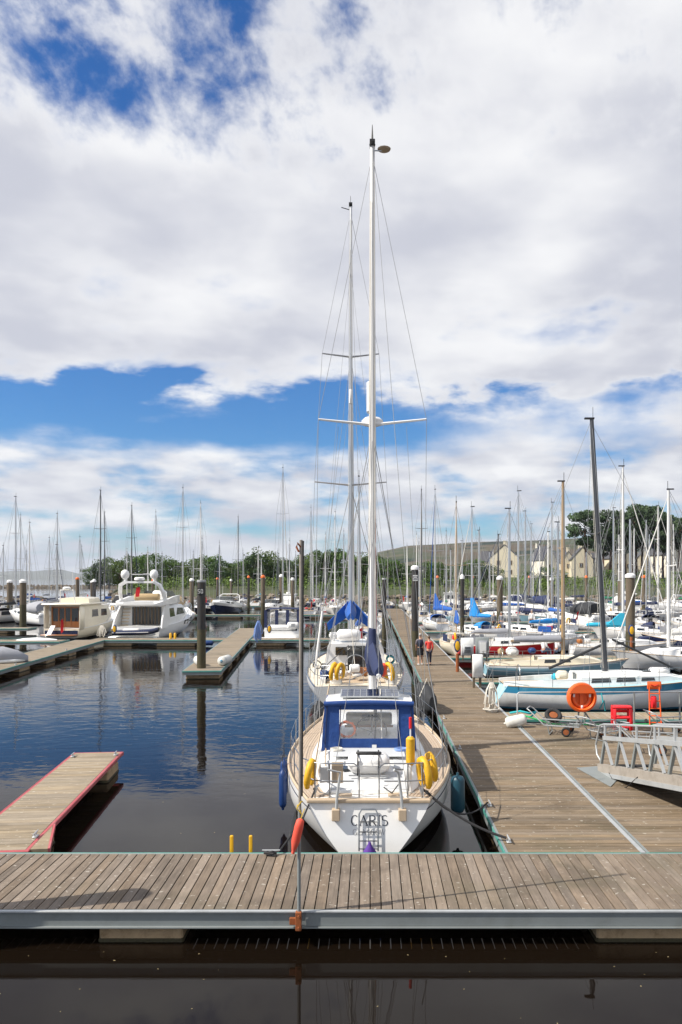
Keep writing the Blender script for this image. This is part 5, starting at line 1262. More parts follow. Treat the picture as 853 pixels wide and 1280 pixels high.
# ------------------------------------------------------------------ motor boats
def motor_hull(t, L, B, fs, fb, m='gel', band=None, band_h=.2, deck='gel', tw=.86, n=18, stripe='gel_navy', bottom='antifoul', rt=.0, dr=.35):
    H = Hull(L, B, fs, fb, tw=tw, tm=.40, bowrake=1.6, rt=rt, dr=dr, p0=4.5, pm=3.2, p1=.95, dip=-.02, bp=2.3)
    H.build(t, m, stripe, bottom, band, deck, rail='white_pl' if m != 'gel_navy' else 'gel_grey', n=n, band_h=band_h, rail_r=.03)
    return H
def bow_rail(t, H, y0f=.45, hg=.7, rr=.018):
    L = H.L; ys = [L * (y0f + (1 - y0f) * k / 5 * .97) for k in range(6)]
    for sd in (-1, 1):
        pts = []
        for i, y in enumerate(ys):
            h, z = H.deck_at(y); pts.append((sd * max(h - .08, .02), y, z + hg * (0.15 if i == 0 else 1)))
        mb = MB(); mb.tube(pts, rr, 5); r = mb.build('bow_rail', M['steel'], t, 60)
        for i, y in enumerate(ys[1:-1]):
            h, z = H.deck_at(y); mb = MB(); mb.tube([(sd * max(h - .08, .02), y, z), (sd * max(h - .08, .02), y, z + hg)], rr * .8, 5); mb.build('rail_post', M['steel'], r)
# cream trawler with varnished doors
def trawler():
    X0, Y0, hd = gx(79, 70), 69.6, 6
    t = thing('motor_cruiser', 'cream trawler cruiser with varnished wooden aft doors and stern towards us at left', 'motor boat', (X0, Y0, 0), R(-hd))
    L = 11.5
    H = motor_hull(t, L, 3.7, .95, 1.95, 'gel_cream', stripe='gel_navy')
    mb = MB(); mb.box((0, -.35, .42), (3.1, .75, .10), bev=.03); mb.build('bathing_platform', M['varnish'], t)
    mb = MB(); mb.box((0, .0, .62), (3.0, .06, .34)); mb.build('transom_stripe', M['gel_navy'], t, smooth=None)
    sal, win, _ = cabin(t, 'saloon', M['gel_cream'], [(1.0, 1.55, .95, 2.95), (4.2, 1.55, 1.0, 2.95), (6.4, 1.45, 1.1, 2.85), (7.5, 1.2, 1.3, 2.0)], inset=(.97, .92), camber=.02)
    for a, b in ((4.6, 6.0), (2.7, 4.0)): win(a, b, .45, .78, slant=.08)
    mb = MB(); mb.box((0, 2.6, 3.06), (3.7, 5.4, .16), bev=.07); mb.build('saloon_roof', M['gel_cream'], t)
    # aft bulkhead of varnished frames and glass doors
    bk = MB(); bk.box((0, .96, 1.9), (2.75, .06, 1.85)); b = bk.build('aft_bulkhead', M['varnish'], t, smooth=None)
    for x, w in ((-.98, .5), (-.40, .42), (.16, .42), (.82, .62)):
        mb = MB(); mb.box((x, .92, 2.12), (w, .03, 1.15)); mb.build('door_pane', M['glass'], b, smooth=None)
    for x in (-1.28, -.70, -.12, .46, 1.24):
        mb = MB(); mb.box((x, .90, 1.9), (.08, .05, 1.8)); mb.build('door_stile', M['varnish'], b, smooth=None)
    for sd in (-1, 1):
        mb = MB(); mb.box((sd * 1.62, .55, 1.9), (.10, .9, 2.1), bev=.03); mb.build('cockpit_wing', M['gel_cream'], t)
    fly, w2, _ = cabin(t, 'flybridge', M['gel_cream'], [(2.4, 1.4, 3.1, 3.55), (4.6, 1.35, 3.1, 3.6), (5.6, 1.0, 3.1, 3.3)], inset=(.97, .9))
    mb = MB(); mb.tube([(-.7, 1.2, 3.1), (-.6, 1.0, 4.3), (.6, 1.0, 4.3), (.7, 1.2, 3.1)], .05, 7); ar = mb.build('radar_arch', M['white_pl'], t, 50)
    mb = MB(); mb.lathe([(.2, 4.32), (.34, 4.38), (.34, 4.52), (.2, 4.6)], 14, (0, 1.0, 0)); mb.build('radar', M['white_pl'], ar)
    wire(t, 'aerial', [(.6, 1.0, 4.3), (.62, .8, 6.2)], .016, 'white_pl')
    for y in (7.9, 8.5, 9.1):
        for sd in (-1, 1):
            h, z = H.deck_at(y); p = H.pt(y / L, z - .45, sd); mb = MB(); mb.lathe([(.12, -.012), (.12, .012)], 10); mb.build('porthole', M['glass'], t, loc=(p[0] + sd * .005, p[1], p[2]), rot=(0, R(90), 0))
    bow_rail(t, H)
    mb = MB(); mb.tube([(.35, -.1, .8), (.35, -.4, 1.9)], .02, 5); mb.build('flag_staff', M['varnish'], t)
    mb = MB(); mb.loft([[(.35 + .03 * math.sin(k), -.38 + .03 * k, 1.85 - .22 * k), (.12 + .05 * math.sin(k + 1), -.42 + .04 * k, 1.7 - .23 * k)] for k in range(6)], closed=False, cap0=False, cap1=False); mb.build('ensign', M['ensign'], t)
    mb = MB(); mb.slab([(-1.0, -.7, .45), (-.6, -.7, .45), (-.5, -.1, 1.2), (-.9, -.1, 1.2)], (0, .03, .03)); mb.build('boarding_steps', M['white_pl'], t, smooth=None)
    return t
trawler()
# flybridge motor yacht
M['curtain'] = mat('brown_curtain', (.10, .075, .05), .8, var=.15)
def flybridge():
    X0, Y0, hd = gx(173, 67.6), 67.0, 3
    t = thing('motor_yacht', 'large white flybridge motor yacht with two white radar domes and a dinghy across its stern', 'motor boat', (X0, Y0, 0), R(-hd))
    L = 15.0
    H = motor_hull(t, L, 4.6, 1.25, 2.35, 'gel', n=20, stripe='gel')
    mb = MB(); mb.box((0, -.55, .45), (4.0, 1.1, .12), bev=.04); mb.build('bathing_platform', M['gel_grey'], t)
    sal, win, _ = cabin(t, 'saloon', M['gel'], [(2.0, 1.95, 1.2, 3.05), (5.0, 2.0, 1.3, 3.1), (8.0, 1.85, 1.5, 2.9), (10.5, 1.3, 1.9, 2.15)], inset=(.93, .84), camber=.03)
    win(2.6, 4.6, .38, .80, slant=.2); win(5.0, 8.0, .42, .78, slant=.5)
    mb = MB(); mb.box((.25, 1.97, 2.1), (2.55, .05, 1.55)); dr = mb.build('saloon_doors', M['glass'], t, smooth=None)
    for k in range(8):
        mb = MB(); mb.box((-.8 + k * .3, 1.93, 2.1), (.16, .03, 1.5)); mb.build('curtain', M['curtain'], dr, smooth=None)
    for k in range(6):
        mb = MB(); mb.box((-1.45, 1.2 + .13 * k, 1.35 + .27 * k), (.62, .24, .05)); mb.build('flybridge_step', M['cv_tan'], t, smooth=None)
    for sd in (-1, 1):
        mb = MB(); mb.slab([(sd * 2.15, .1, 1.1), (sd * 2.15, 2.6, 1.2), (sd * 2.0, 2.6, 3.1), (sd * 2.0, 1.7, 3.1), (sd * 2.1, .5, 1.9)], (-sd * .12, 0, 0)); me = mb.mesh('quarter_wing', M['gel']); fixn(me); put('quarter_wing', me, t)
    # overhanging flybridge deck
    mb = MB(); rings = []
    for y, w, z0, z1 in ((.55, 1.5, 3.05, 3.2), (.8, 2.05, 2.98, 3.4), (4.0, 2.1, 3.02, 3.75), (6.5, 1.8, 3.05, 3.8), (7.6, 1.2, 3.0, 3.3)):
        rings.append([(-w, y, z0 + .1), (-w * .92, y, z0), (w * .92, y, z0), (w, y, z0 + .1), (w * 1.0, y, z1), (w * .9, y, z1), (w * .86, y, z0 + .3), (-w * .86, y, z0 + .3), (-w * .9, y, z1), (-w, y, z1)])
    mb.loft(rings); me = mb.mesh('flybridge', M['gel']); fixn(me); me.polygons.foreach_set('use_smooth', [True] * len(me.polygons)); me.set_sharp_from_angle(angle=R(35)); put('flybridge', me, t)
    mb = MB(); mb.box((.2, 2.2, 3.72), (2.2, .5, .6), bev=.1); mb.build('flybridge_seat', M['cv_tan'], t)
    mb = MB(); mb.box((.6, 4.4, 3.85), (1.2, .6, .8), bev=.15); mb.build('helm_console', M['gel'], t)
    mb = MB(); mb.slab([(-1.5, 6.3, 3.7), (1.5, 6.3, 3.7), (1.3, 5.9, 4.2), (-1.3, 5.9, 4.2)], (0, .02, .01)); mb.build('windscreen', M['tinted'], t, smooth=None)
    # radar arch
    mb = MB(); mb.loft([[(x, y, z), (x * .88, y, z - .12), (x * .88, y + .55, z - .12), (x, y + .55, z)] for x, y, z in ((-2.05, 1.0, 3.3), (-1.95, .5, 4.3), (-1.7, .2, 4.95), (-1.2, .05, 5.15))] ) if False else None
    pts = [(-2.0, 1.9, 3.3), (-1.95, 1.3, 4.2), (-1.75, .9, 4.85), (-1.3, .8, 5.1), (1.3, .8, 5.1), (1.75, .9, 4.85), (1.95, 1.3, 4.2), (2.0, 1.9, 3.3)]
    mb = MB(); mb.loft([[(p[0] * 1.0, p[1] - .25, p[2]), (p[0] * .93, p[1] - .25, p[2] - .17), (p[0] * .93, p[1] + .35, p[2] - .17), (p[0], p[1] + .35, p[2])] for p in pts]); me = mb.mesh('radar_arch', M['gel']); fixn(me); ar = put('radar_arch', me, t)
    for x in (-1.25, 1.25):
        mb = MB(); mb.lathe([(.10, 5.1), (.10, 5.25), (.30, 5.42), (.36, 5.65), (.30, 5.92), (.12, 6.06), (.02, 6.08)], 14, (x, .85, 0)); mb.build('satellite_dome', M['white_pl'], ar, 60)
    mb = MB(); mb.lathe([(.2, 5.12), (.44, 5.2), (.44, 5.36), (.3, 5.44)], 14, (0, .85, 0)); mb.build('radar', M['white_pl'], ar)
    mb = MB(); mb.box((.1, .85, 5.66), (1.5, .12, .10), bev=.03); mb.build('open_array_scanner', M['grey_pl'], ar)
    for x in (-.7, .75): wire(ar, 'aerial', [(x, .9, 5.1), (x, .7, 7.2)], .018, 'white_pl')
    mb = MB(); mb.loft([[(.05 + .04 * math.sin(k), .75, 4.6 - .16 * k), (-.28 + .04 * math.sin(k + 1), .72, 4.55 - .16 * k)] for k in range(6)], closed=False, cap0=False, cap1=False); mb.build('ensign', M['ensign'], t)
    for a, b, z0, z1 in ((6.0, 7.6, 1.15, 1.55), (8.2, 9.6, 1.3, 1.65)):
        for sd in (-1, 1):
            pp = [H.pt(y / L, z, sd) for y, z in ((a, z0), (b, z0), (b + .3, z1), (a + .4, z1))]
            mb = MB(); mb.slab([(p[0] + sd * .003, p[1], p[2]) for p in pp], (sd * .012, 0, 0)); me = mb.mesh('hull_window', M['glass']); fixn(me); put('hull_window', me, t)
    bow_rail(t, H, .42, .75, .022)
    return t
flybridge()
dg = thing('inflatable_dinghy', 'navy and white inflatable dinghy lying across the stern of the flybridge motor yacht', 'dinghy', (gx(170, 66.2), 65.6, .52), R(-3))
mb = MB(); mb.loft([[(x, y + .24 * math.cos(a), .33 + z + .21 * math.sin(a)) for a in [2 * PI * k / 10 for k in range(10)]] for x, y, z in ((-1.75, 0, .0), (-1.0, -.02, .02), (0, -.02, .04), (1.0, 0, .08), (1.6, .1, .16), (1.95, .3, .28))]); mb.build('tube', M['gel_navy'], dg, 60)
mb = MB(); mb.loft([[(x, y + .22 * math.cos(a), .33 + z + .2 * math.sin(a)) for a in [2 * PI * k / 10 for k in range(10)]] for x, y, z in ((-1.75, 1.0, .0), (0, 1.0, .04), (1.0, .98, .08), (1.7, .75, .2), (1.95, .45, .28))]); mb.build('tube', M['gel_navy'], dg, 60)
mb = MB(); mb.box((-.1, .5, .18), (3.3, .9, .18), bev=.06); mb.build('floor', M['white_pl'], dg)
mb = MB(); mb.beam((-1.7, -.25, .36), (1.3, -.24, .42), .02, .05); mb.build('rubbing_stripe', M['white_pl'], dg, smooth=None)
mb = MB(); mb.box((-.3, .45, .55), (1.4, .7, .25), bev=.1); mb.build('cover', M['cv_white'], dg)

def cruiser(label, X0, Y0, hd, L=8.5, B=3.0, m='gel', band=None, band_h=.3, canopy=None, hard=False, arch_=True, fs=.95, fb=1.5, pilothouse=False, group='motor boats', name='motor_cruiser', outboard=False, full_canopy=False, navy_bow=False, bimini=None):
    t = thing(name, label, 'motor boat', (X0, Y0, 0), R(-hd), group)
    H = motor_hull(t, L, B, fs, fb, m, band, band_h, n=16, stripe='gel_navy')
    d = H.deck_at
    if pilothouse:
        c, win, _ = cabin(t, 'wheelhouse', M['gel'], [(L * .30, B * .36, fs, fs + 1.75), (L * .52, B * .36, fs + .1, fs + 1.8), (L * .60, B * .33, fs + .15, fs + 1.2)], inset=(.96, .9), camber=.03)
        win(L * .33, L * .41, .52, .80); win(L * .43, L * .51, .52, .80)
        mb = MB(); mb.box((0, L * .40, fs + 1.9), (B * .78, L * .30, .10), bev=.04); mb.build('wheelhouse_roof', M['gel'], t)
        for sd in (-1, 1):
            mb = MB(); mb.box((sd * B * .17, L * .30 - .02, fs + 1.25), (B * .24, .04, .55)); mb.build('aft_window', M['glass'], t, smooth=None)
        mb = MB(); mb.slab([(-B * .28, L * .535 + .06, fs + 1.25), (B * .28, L * .535 + .06, fs + 1.25), (B * .27, L * .52 + .05, fs + 1.72), (-B * .27, L * .52 + .05, fs + 1.72)], (0, .03, .01)); mb.build('windscreen', M['glass'], t, smooth=None)
        mb = MB(); mb.tube([(0, L * .36, fs + 1.9), (0, L * .36, fs + 3.4)], .04, 6); mb.build('mast', M['alu'], t)
        mb = MB(); mb.lathe([(.2, 0), (.28, .06), (.28, .2), (.15, .26)], 12, (0, L * .42, fs + 1.97)); mb.build('radar', M['white_pl'], t)
    else:
        c, win, _ = cabin(t, 'foredeck_cabin', M['gel'], [(L * .44, B * .42, fs + .05, fs + .75), (L * .60, B * .38, fs + .1, fs + .80), (L * .80, B * .22, fb - .15, fb + .25), (L * .92, B * .07, fb - .02, fb + .04)], inset=(.92, .78))
        win(L * .46, L * .58, .35, .75, slant=.12); win(L * .61, L * .72, .35, .72, slant=.15)
        a = [(-B * .40, L * .42, fs + .62), (-B * .30, L * .52, fs + .78), (B * .30, L * .52, fs + .78), (B * .40, L * .42, fs + .62)]
        b = [(-B * .36, L * .36, fs + 1.25), (-B * .26, L * .44, fs + 1.35), (B * .26, L * .44, fs + 1.35), (B * .36, L * .36, fs + 1.25)]
        mb = MB(); mb.loft([a, b], closed=False, cap0=False, cap1=False); ws = mb.build('windscreen', M['tinted'], t, smooth=None)
        mb = MB(); mb.tube(b, .025, 5); mb.build('windscreen_frame', M['alu'], ws)
        for sd in (-1, 1):
            mb = MB(); mb.loft([[(sd * B * .46, y, fs - .03), (sd * B * .38, y, fs - .03), (sd * B * .37, y, fs + h), (sd * B * .43, y, fs + h)] for y, h in ((.1, .25), (L * .25, .45), (L * .45, .68))]); me = mb.mesh('coaming', M['gel']); fixn(me); put('coaming', me, t)
        mb = MB(); mb.box((0, L * .22, fs + .04), (B * .7, L * .38, .03)); mb.build('cockpit_sole', M['nonskid'], t, smooth=None)
        mb = MB(); mb.box((0, .35, fs + .28), (B * .72, .5, .45), bev=.1); mb.build('stern_bench', M['white_pl'], t)
    if arch_:
        mb = MB(); mb.tube([(-B * .42, L * .16, fs + .3), (-B * .40, L * .12, fs + 1.4), (-B * .3, L * .11, fs + 1.65), (B * .3, L * .11, fs + 1.65), (B * .40, L * .12, fs + 1.4), (B * .42, L * .16, fs + .3)], .06, 6); ar = mb.build('radar_arch', M['gel'], t, 50)
        wire(ar, 'aerial', [(B * .3, L * .11, fs + 1.65), (B * .3, L * .09, fs + 3.2)], .014, 'white_pl')
    if bimini:
        hood(t, 'canopy', bimini, [arch(L * .06, B * .42, fs + .5, .25), arch(L * .10, B * .42, fs + .6, 1.05), arch(L * .24, B * .42, fs + .6, 1.2), arch(L * .40, B * .38, fs + .8, .75)])
    if full_canopy:
        z0, hh = fs + .18, 1.62
        cn = thing('canopy', '', ''); del cn['label']; del cn['category']; cn.parent = t
        w = B * .42
        hood(cn, 'canopy_roof', canopy, [[(-w, .25, z0 + hh - .12), (-w * .9, .25, z0 + hh), (0, .25, z0 + hh + .06), (w * .9, .25, z0 + hh), (w, .25, z0 + hh - .12)], [(-w, L * .4, z0 + hh - .12), (-w * .9, L * .4, z0 + hh), (0, L * .4, z0 + hh + .06), (w * .9, L * .4, z0 + hh), (w, L * .4, z0 + hh - .12)]], .03)
        nb = 4
        for k in range(nb):
            x = -w * .97 + k * (w * 1.94) / (nb - 1)
            mb = MB(); mb.slab([(x - .13, .20, z0), (x + .13, .20, z0), (x + .13, .28, z0 + hh - .05), (x - .13, .28, z0 + hh - .05)], (0, .04, 0)); mb.build('canopy_strip', M[canopy], cn, smooth=None)
        for k in range(nb - 1):
            x = -w * .97 + (k + .5) * (w * 1.94) / (nb - 1); hw = w * .97 / (nb - 1) - .08
            mb = MB(); mb.slab([(x - hw, .23, z0 + .15), (x + hw, .23, z0 + .15), (x + hw, .29, z0 + hh - .2), (x - hw, .29, z0 + hh - .2)], (0, .01, 0)); mb.build('clear_window', M['clear'], cn, smooth=None)
        for sd in (-1, 1):
            mb = MB(); mb.slab([(sd * w, .22, z0), (sd * w, L * .42, z0 + .3), (sd * w, L * .40, z0 + hh - .1), (sd * w, .3, z0 + hh - .1)], (-sd * .03, 0, 0)); me = mb.mesh('canopy_side', M[canopy]); fixn(me); put('canopy_side', me, cn)
        mb = MB(); mb.slab([(-w, .19, z0 - .1), (w, .19, z0 - .1), (w, .20, z0 + .18), (-w, .20, z0 + .18)], (0, .03, 0)); mb.build('canopy_skirt', M[canopy], cn, smooth=None)
    if outboard:
        mb = MB(); mb.box((0, -.28, fs - .05), (.42, .55, .55), bev=.14); ob = mb.build('outboard_motor', M['black'], t)
        mb = MB(); mb.box((0, -.26, fs - .6), (.2, .25, .7)); mb.build('outboard_leg', M['black'], ob, smooth=None)
    bow_rail(t, H, .5, .6, .02)
    return t, H
cruiser('sleek cruiser with white topsides and navy hull, bow towards us, left of centre', gx(290, 121), 121.0, 183, 11.0, 3.7, 'gel_navy', 'gel', band_h=.35, arch_=True, fs=1.3, fb=2.0, navy_bow=True)
hc, hH = cruiser('motor boat with navy cockpit canopy and clear windows, stern towards us behind the cross pontoon', gx(354, 67.6), 66.6, 0, 8.2, 3.35, 'gel', None, canopy='cv_navy', full_canopy=True, arch_=False, fs=.95, fb=1.5)
mb = MB(); mb.box((.95, .02, 1.42), (.95, .35, .55), bev=.1); o = mb.build('stern_locker', M['white_pl'], hc)
mb = MB(); mb.box((.95, -.16, 1.45), (.3, .02, .26)); mb.build('locker_vent', M['grey_pl'], o, smooth=None)
mb = MB(); mb.box((-.2, -.35, .40), (2.9, .7, .08), bev=.03); mb.build('bathing_platform', M['gel'], hc)
cruiser('small white cabin cruiser, bow towards us, behind the pale capped pile', gx(337, 118), 122, 180, 6.5, 2.5, arch_=False, fs=.8, fb=1.2)
cruiser('white wheelhouse boat with blue tinted windows between two pale capped piles', gx(367, 122), 119, 182, 8.5, 3.1, pilothouse=True, arch_=False, fs=1.1, fb=1.7)
cruiser('white express cruiser with charcoal canopy over the cockpit, bow to the left', gx(752, 80), 79.6, -36, 7.8, 3.2, bimini='cv_black', arch_=False, fs=1.15, fb=1.75)
cruiser('white pilothouse boat with dark windows beside the orange capped pile', gx(819, 112), 112, -70, 9.5, 3.4, pilothouse=True, arch_=False, fs=1.2, fb=1.9)
cruiser('white flush decked motor cruiser at the far right behind the pilothouse boat', gx(852, 118), 118, -80, 9, 3.2, arch_=True, fs=1.2, fb=1.9)
cruiser('small white cruiser with navy canopy beside the far end of the walkway', gx(511, 80) + .5, 80.5, 6, 6.8, 2.5, canopy='cv_navy', full_canopy=True, arch_=False, fs=.8, fb=1.2) if False else None
cruiser('white cabin cruiser below the big house, stern towards us', gx(562, 128), 127, 8, 8, 3.2, pilothouse=True, arch_=False, fs=1.0, fb=1.6)
cruiser('white motor boat with navy canopy below the large gabled house', gx(637, 121), 120, 60, 8.5, 3.2, bimini='cv_navy', arch_=True, fs=1.1, fb=1.7)
cruiser('white cruiser with big navy cockpit canopy in the middle of the right far row', gx(703, 108), 108, -60, 10, 3.5, bimini='cv_navy', arch_=True, fs=1.2, fb=1.9)
cruiser('white motor cruiser behind the flybridge yacht, bow to the right', gx(143, 119), 118, 50, 8.5, 3.2, bimini='cv_black', arch_=True, fs=1.1, fb=1.7)
cruiser('pale open cruiser with grey canopy, bow to the left behind the cream boat', gx(66, 92), 91, -55, 8.0, 2.9, bimini='cv_grey', arch_=False, fs=.9, fb=1.5)
cruiser('white cabin boat with tan canopy right of the flybridge yacht', gx(221, 119), 117, 0, 7.5, 2.9, bimini='cv_tan', arch_=False, fs=.9, fb=1.4)
# ------------------------------------------------------------------ right-hand yachts
def blue_gunwale():
    YB = 33.3
    t, H = yacht('sailing_yacht', 'grey white racing yacht with teal blue gunwale and black mast, behind the orange lifebuoy', gx(757, YB), YB, 90, L=10.2, B=3.1, hull='gel_grey', stripe='gel_teal', bottom='antifoul', band='gel_teal', band_h=.27, deck='gel_ice', fs=1.0, fb=1.35, tw=.55,
                 mast=.485, mast_top=gz(524, YB), mm='alu_dark', mr=.095, rake=.57, spr=((.55, .95),), furl=None, cover=None, hood_m=None, mini=False, boom=False, cabin_m='gel_grey', rt=.75, dodger=False, pm=5.0, p1=1.7, group='right-hand yachts', wr=.008)
    ym = .485 * 10.2
    mb = MB(); mb.tube([(0, ym - .1, 2.62), (0, ym - 2.35, 1.62)], .055, 8); mb.build('boom', M['cv_black'], t)
    mb = MB(); mb.tube([(.25, ym + .2, 2.85), (.45, ym + 2.95, 1.55)], .045, 8); mb.build('spinnaker_pole', M['cv_black'], t)
    # faded light blue sloping transom
    pts = [H.pt(0, z, -1) for z in (.98, .6, .25)] + [H.pt(0, z, 1) for z in (.25, .6, .98)]
    mb = MB(); mb.slab([(p[0] * .97, p[1] - .004, p[2]) for p in pts], (0, -.02, .004)); me = mb.mesh('transom_panel', M['gel_ice']); fixn(me); put('transom_panel', me, t)
    for y in (4.0, 4.6, 5.3):
        pass
    mb = MB(); mb.box((.15, 3.1, 1.35), (.35, .5, .4), bev=.1); mb.build('sail_bag', M['gel_cream'], t)
    mb = MB(); mb.box((-.5, 3.0, 1.2), (.3, .35, .3), bev=.08); mb.build('rope_tail_bag', M['cv_cyan'], t)
    # green slime stain plate on the quarter
    return t
blue_gunwale()
YY = dict(group='right-hand yachts')
t, H = yacht('sailing_yacht', 'pale blue wooden masted yacht with grey sail stowed on its boom', gx(704, 43.8), 43.8, 90, L=8.0, B=2.5, hull='gel_blue', stripe='gel', band='gel', band_h=.10, deck='gel_cream', fs=.68, fb=.95, mast=.55, mast_top=gz(602, 43.8), mm='spar_wood', mr=.085,
             spr=((.62, .7),), furl=None, cover='cv_grey', hood_m=None, cabin_m='gel_cream', boom_z=1.92, boomx=.15, dodger=False, wr=.009, cover_h=(.34, .24), **YY)
mb = MB(); mb.box((.1, 1.6, 1.35), (.9, .6, .5), bev=.16); mb.build('heaped_sail', M['cv_white'], t)
mb = MB(); mb.box((-.55, 1.1, 1.3), (.4, .35, .42), bev=.12); mb.build('sail_bag', M['cv_tan'], t)
mb = MB(); mb.box((.5, 2.6, 1.45), (.5, .4, .3), bev=.1); mb.build('blue_bag', M['fender_blue'], t)
yacht('sailing_yacht', 'small yacht with bright red hull behind the grey cabinets', gx(637, 52.6), 52.6, 90, L=7.0, B=2.4, hull='gel_red', stripe='gel', bottom='antifoul_red', deck='gel', fs=1.0, fb=1.2, mast=.5, mast_top=gz(636, 52.6), furl=None, cover='cv_grey', hood_m=None, shoe='yellow', boom_z=1.75, **YY)
yacht('sailing_yacht', 'ivory yacht with rounded stern towards us just right of the two walkers', gx(570.5, 58.2), 58.2, 2, L=7.5, B=2.55, hull='gel_cream', stripe='varnish', deck='gel_cream', cabin_m='gel_cream', fs=.95, fb=1.15, tw=.55, mast=.55, mast_top=gz(628, 58.2), mm='spar_wood', mr=.06, furl='cv_white', cover='cv_blue', hood_m=None, stack=.9, **YY)
yacht('sailing_yacht', 'white yacht with royal blue sail cover and blue sprayhood beside the walkway', gx(544, 83), 83, -5, L=9, B=2.9, mast_top=gz(608, 80), furl='cv_blue', cover='cv_blue', hood_m='cv_blue', stack=1.7, boomx=1.2, mr=.085, cover_h=(.7, .3), **YY)
yacht('sailing_yacht', 'white yacht with bright blue triangular sail cover left of the two standing people', gx(590, 68.8), 68.8, -40, L=6.4, B=2.4, mast_top=gz(632, 67.5), furl='cv_white', cover='cv_sky', hood_m='cv_sky', stack=1.6, shoe='yellow', cover_h=(.3, .2), **YY)
yacht('sailing_yacht', 'white yacht with sloping navy boom cover, transom towards us, red jacket hung on its rail', gx(648, 69), 69, -48, L=8, B=2.75, mast_top=gz(614, 69), furl=None, cover='cv_navy', hood_m=None, boom_z=2.5, shoe='yellow', outboard=True, **YY)
yacht('sailing_yacht', 'white yacht with turquoise boom cover left of the thick white capped pile', gx(779, 53.4), 53.4, 90, L=7.2, B=2.5, mast=.5, mast_top=gz(583, 53.4), mm='alu_white', furl='cv_white', cover='cv_cyan', hood_m=None, stack=.9, stripe='gel_teal', boom_z=2.15, **YY)
yacht('sailing_yacht', 'white yacht with long low coachroof and dark windows at the right edge', gx(836, 46.6), 46.6, -90, L=8.8, B=2.8, mast=.62, mast_top=gz(612, 46.6), mm='alu_white', mr=.09, furl='cv_white', cover='cv_white', hood_m=None, **YY)
t, H = yacht('sailing_yacht', 'white yacht with rounded navy sprayhood, stern towards us at right', gx(808, 83), 83, 8, L=8.4, B=2.9, mast_top=gz(650, 83), furl='cv_white', cover='cv_navy', hood_m='cv_navy', **YY)
yacht('sailing_yacht', 'white yacht with yellow horseshoe buoys at the right edge, stern towards us', gx(857, 82), 82, 2, L=8.8, B=2.9, mast_top=gz(640, 82), furl='cv_white', cover='cv_blue', hood_m='cv_navy', shoe='yellow', **YY)
# ------------------------------------------------------------------ yachts along the left side of the walkway and behind
yacht('sailing_yacht', 'white yacht third in line along the left of the walkway, red ensign on its stern', gx(449, 58), 58, 2, L=10.5, B=3.3, mast_top=gz(596, 58), furl='cv_white', cover='cv_blue', hood_m='cv_blue', shoe='yellow', ensign=True, group='yachts along the left of the walkway')
yacht('sailing_yacht', 'white yacht fourth in line along the left of the walkway, navy sail cover', gx(462, 76), 76, 0, L=10, B=3.2, mast_top=gz(640, 76), furl='cv_white', cover='cv_navy', hood_m='cv_navy', group='yachts along the left of the walkway')
yacht('sailing_yacht', 'white yacht fifth in line along the left of the walkway, with grey cover', gx(470, 96), 96, 0, L=9.5, B=3.1, mast_top=gz(650, 96), furl='cv_white', cover='cv_grey', hood_m='cv_grey', group='yachts along the left of the walkway')
yacht('sailing_yacht', 'white yacht with red ensign and yellow buoy, stern towards us right of the steel pole', gx(389, 113), 113, 0, L=9.5, B=3.4, mast_top=gz(635, 113), furl='cv_white', cover='cv_navy', hood_m='cv_navy', shoe='yellow', ensign=True, group='yachts of the left fleet')
COVN = {'cv_navy': 'navy', 'cv_blue': 'royal blue', 'cv_white': 'white', 'cv_black': 'charcoal', 'cv_green': 'dark green', 'cv_grey': 'grey', 'cv_tan': 'tan', 'cv_cyan': 'turquoise', 'cv_sky': 'bright blue'}
left_fleet = [(20, 621, 100, 8, 'cv_black', 10.5), (26, 644, 134, -5, 'cv_navy', 10), (37, 653, 119, 185, 'cv_blue', 9), (62, 672, 150, 0, 'cv_grey', 8.5), (72, 642, 121, 5, 'cv_navy', 9.5), (100, 671, 148, 180, 'cv_white', 8.5),
              (126, 613, 100, 5, 'cv_navy', 10.5), (131, 640, 128, 180, 'cv_blue', 9.5), (165, 632, 113, 0, 'cv_black', 10), (185, 685, 152, 0, 'cv_navy', 8), (195, 640, 131, 178, 'cv_navy', 10), (203, 692, 150, 4, 'cv_green', 7.5),
              (229, 610, 99, -3, 'cv_tan', 10.5), (242, 690, 146, 0, 'cv_blue', 8), (251, 629, 117, 180, 'cv_navy', 10), (298, 646, 131, 0, 'cv_white', 9.5), (304, 688, 150, 180, 'cv_navy', 8), (327, 698, 156, 0, 'cv_cyan', 7.5),
              (354, 585, 97, 3, 'cv_white', 11), (370, 690, 150, 0, 'cv_blue', 8), (407, 668, 131, 0, 'cv_blue', 9), (419, 640, 117.5, 180, 'cv_blue', 9.5), (430, 664, 128, 4, 'cv_navy', 9), (436, 690, 150, 0, 'cv_grey', 8)]
def obb(x, y, a, x0, x1, y0, y1):
    c, n = math.cos(a), math.sin(a); return [Vector((x + px_ * c - py_ * n, y + px_ * n + py_ * c)) for px_, py_ in ((x0, y0), (x1, y0), (x1, y1), (x0, y1))]
def apart(a, b, m=.25):
    for P in (a, b):
        for i in range(4):
            e = P[(i + 1) % 4] - P[i]; n = Vector((-e.y, e.x)).normalized(); A = [p.dot(n) for p in a]; B = [p.dot(n) for p in b]
            if max(min(A) - max(B), min(B) - max(A)) > m: return True
    return False
def yacht_box(px, Y, hd, L):
    a = R(hd); ym = .57 * L; B = L * .31; return obb(gx(px, Y) - math.sin(a) * ym, Y - math.cos(a) * ym, -a, -B / 2, B / 2, 0, L)
boxes = []
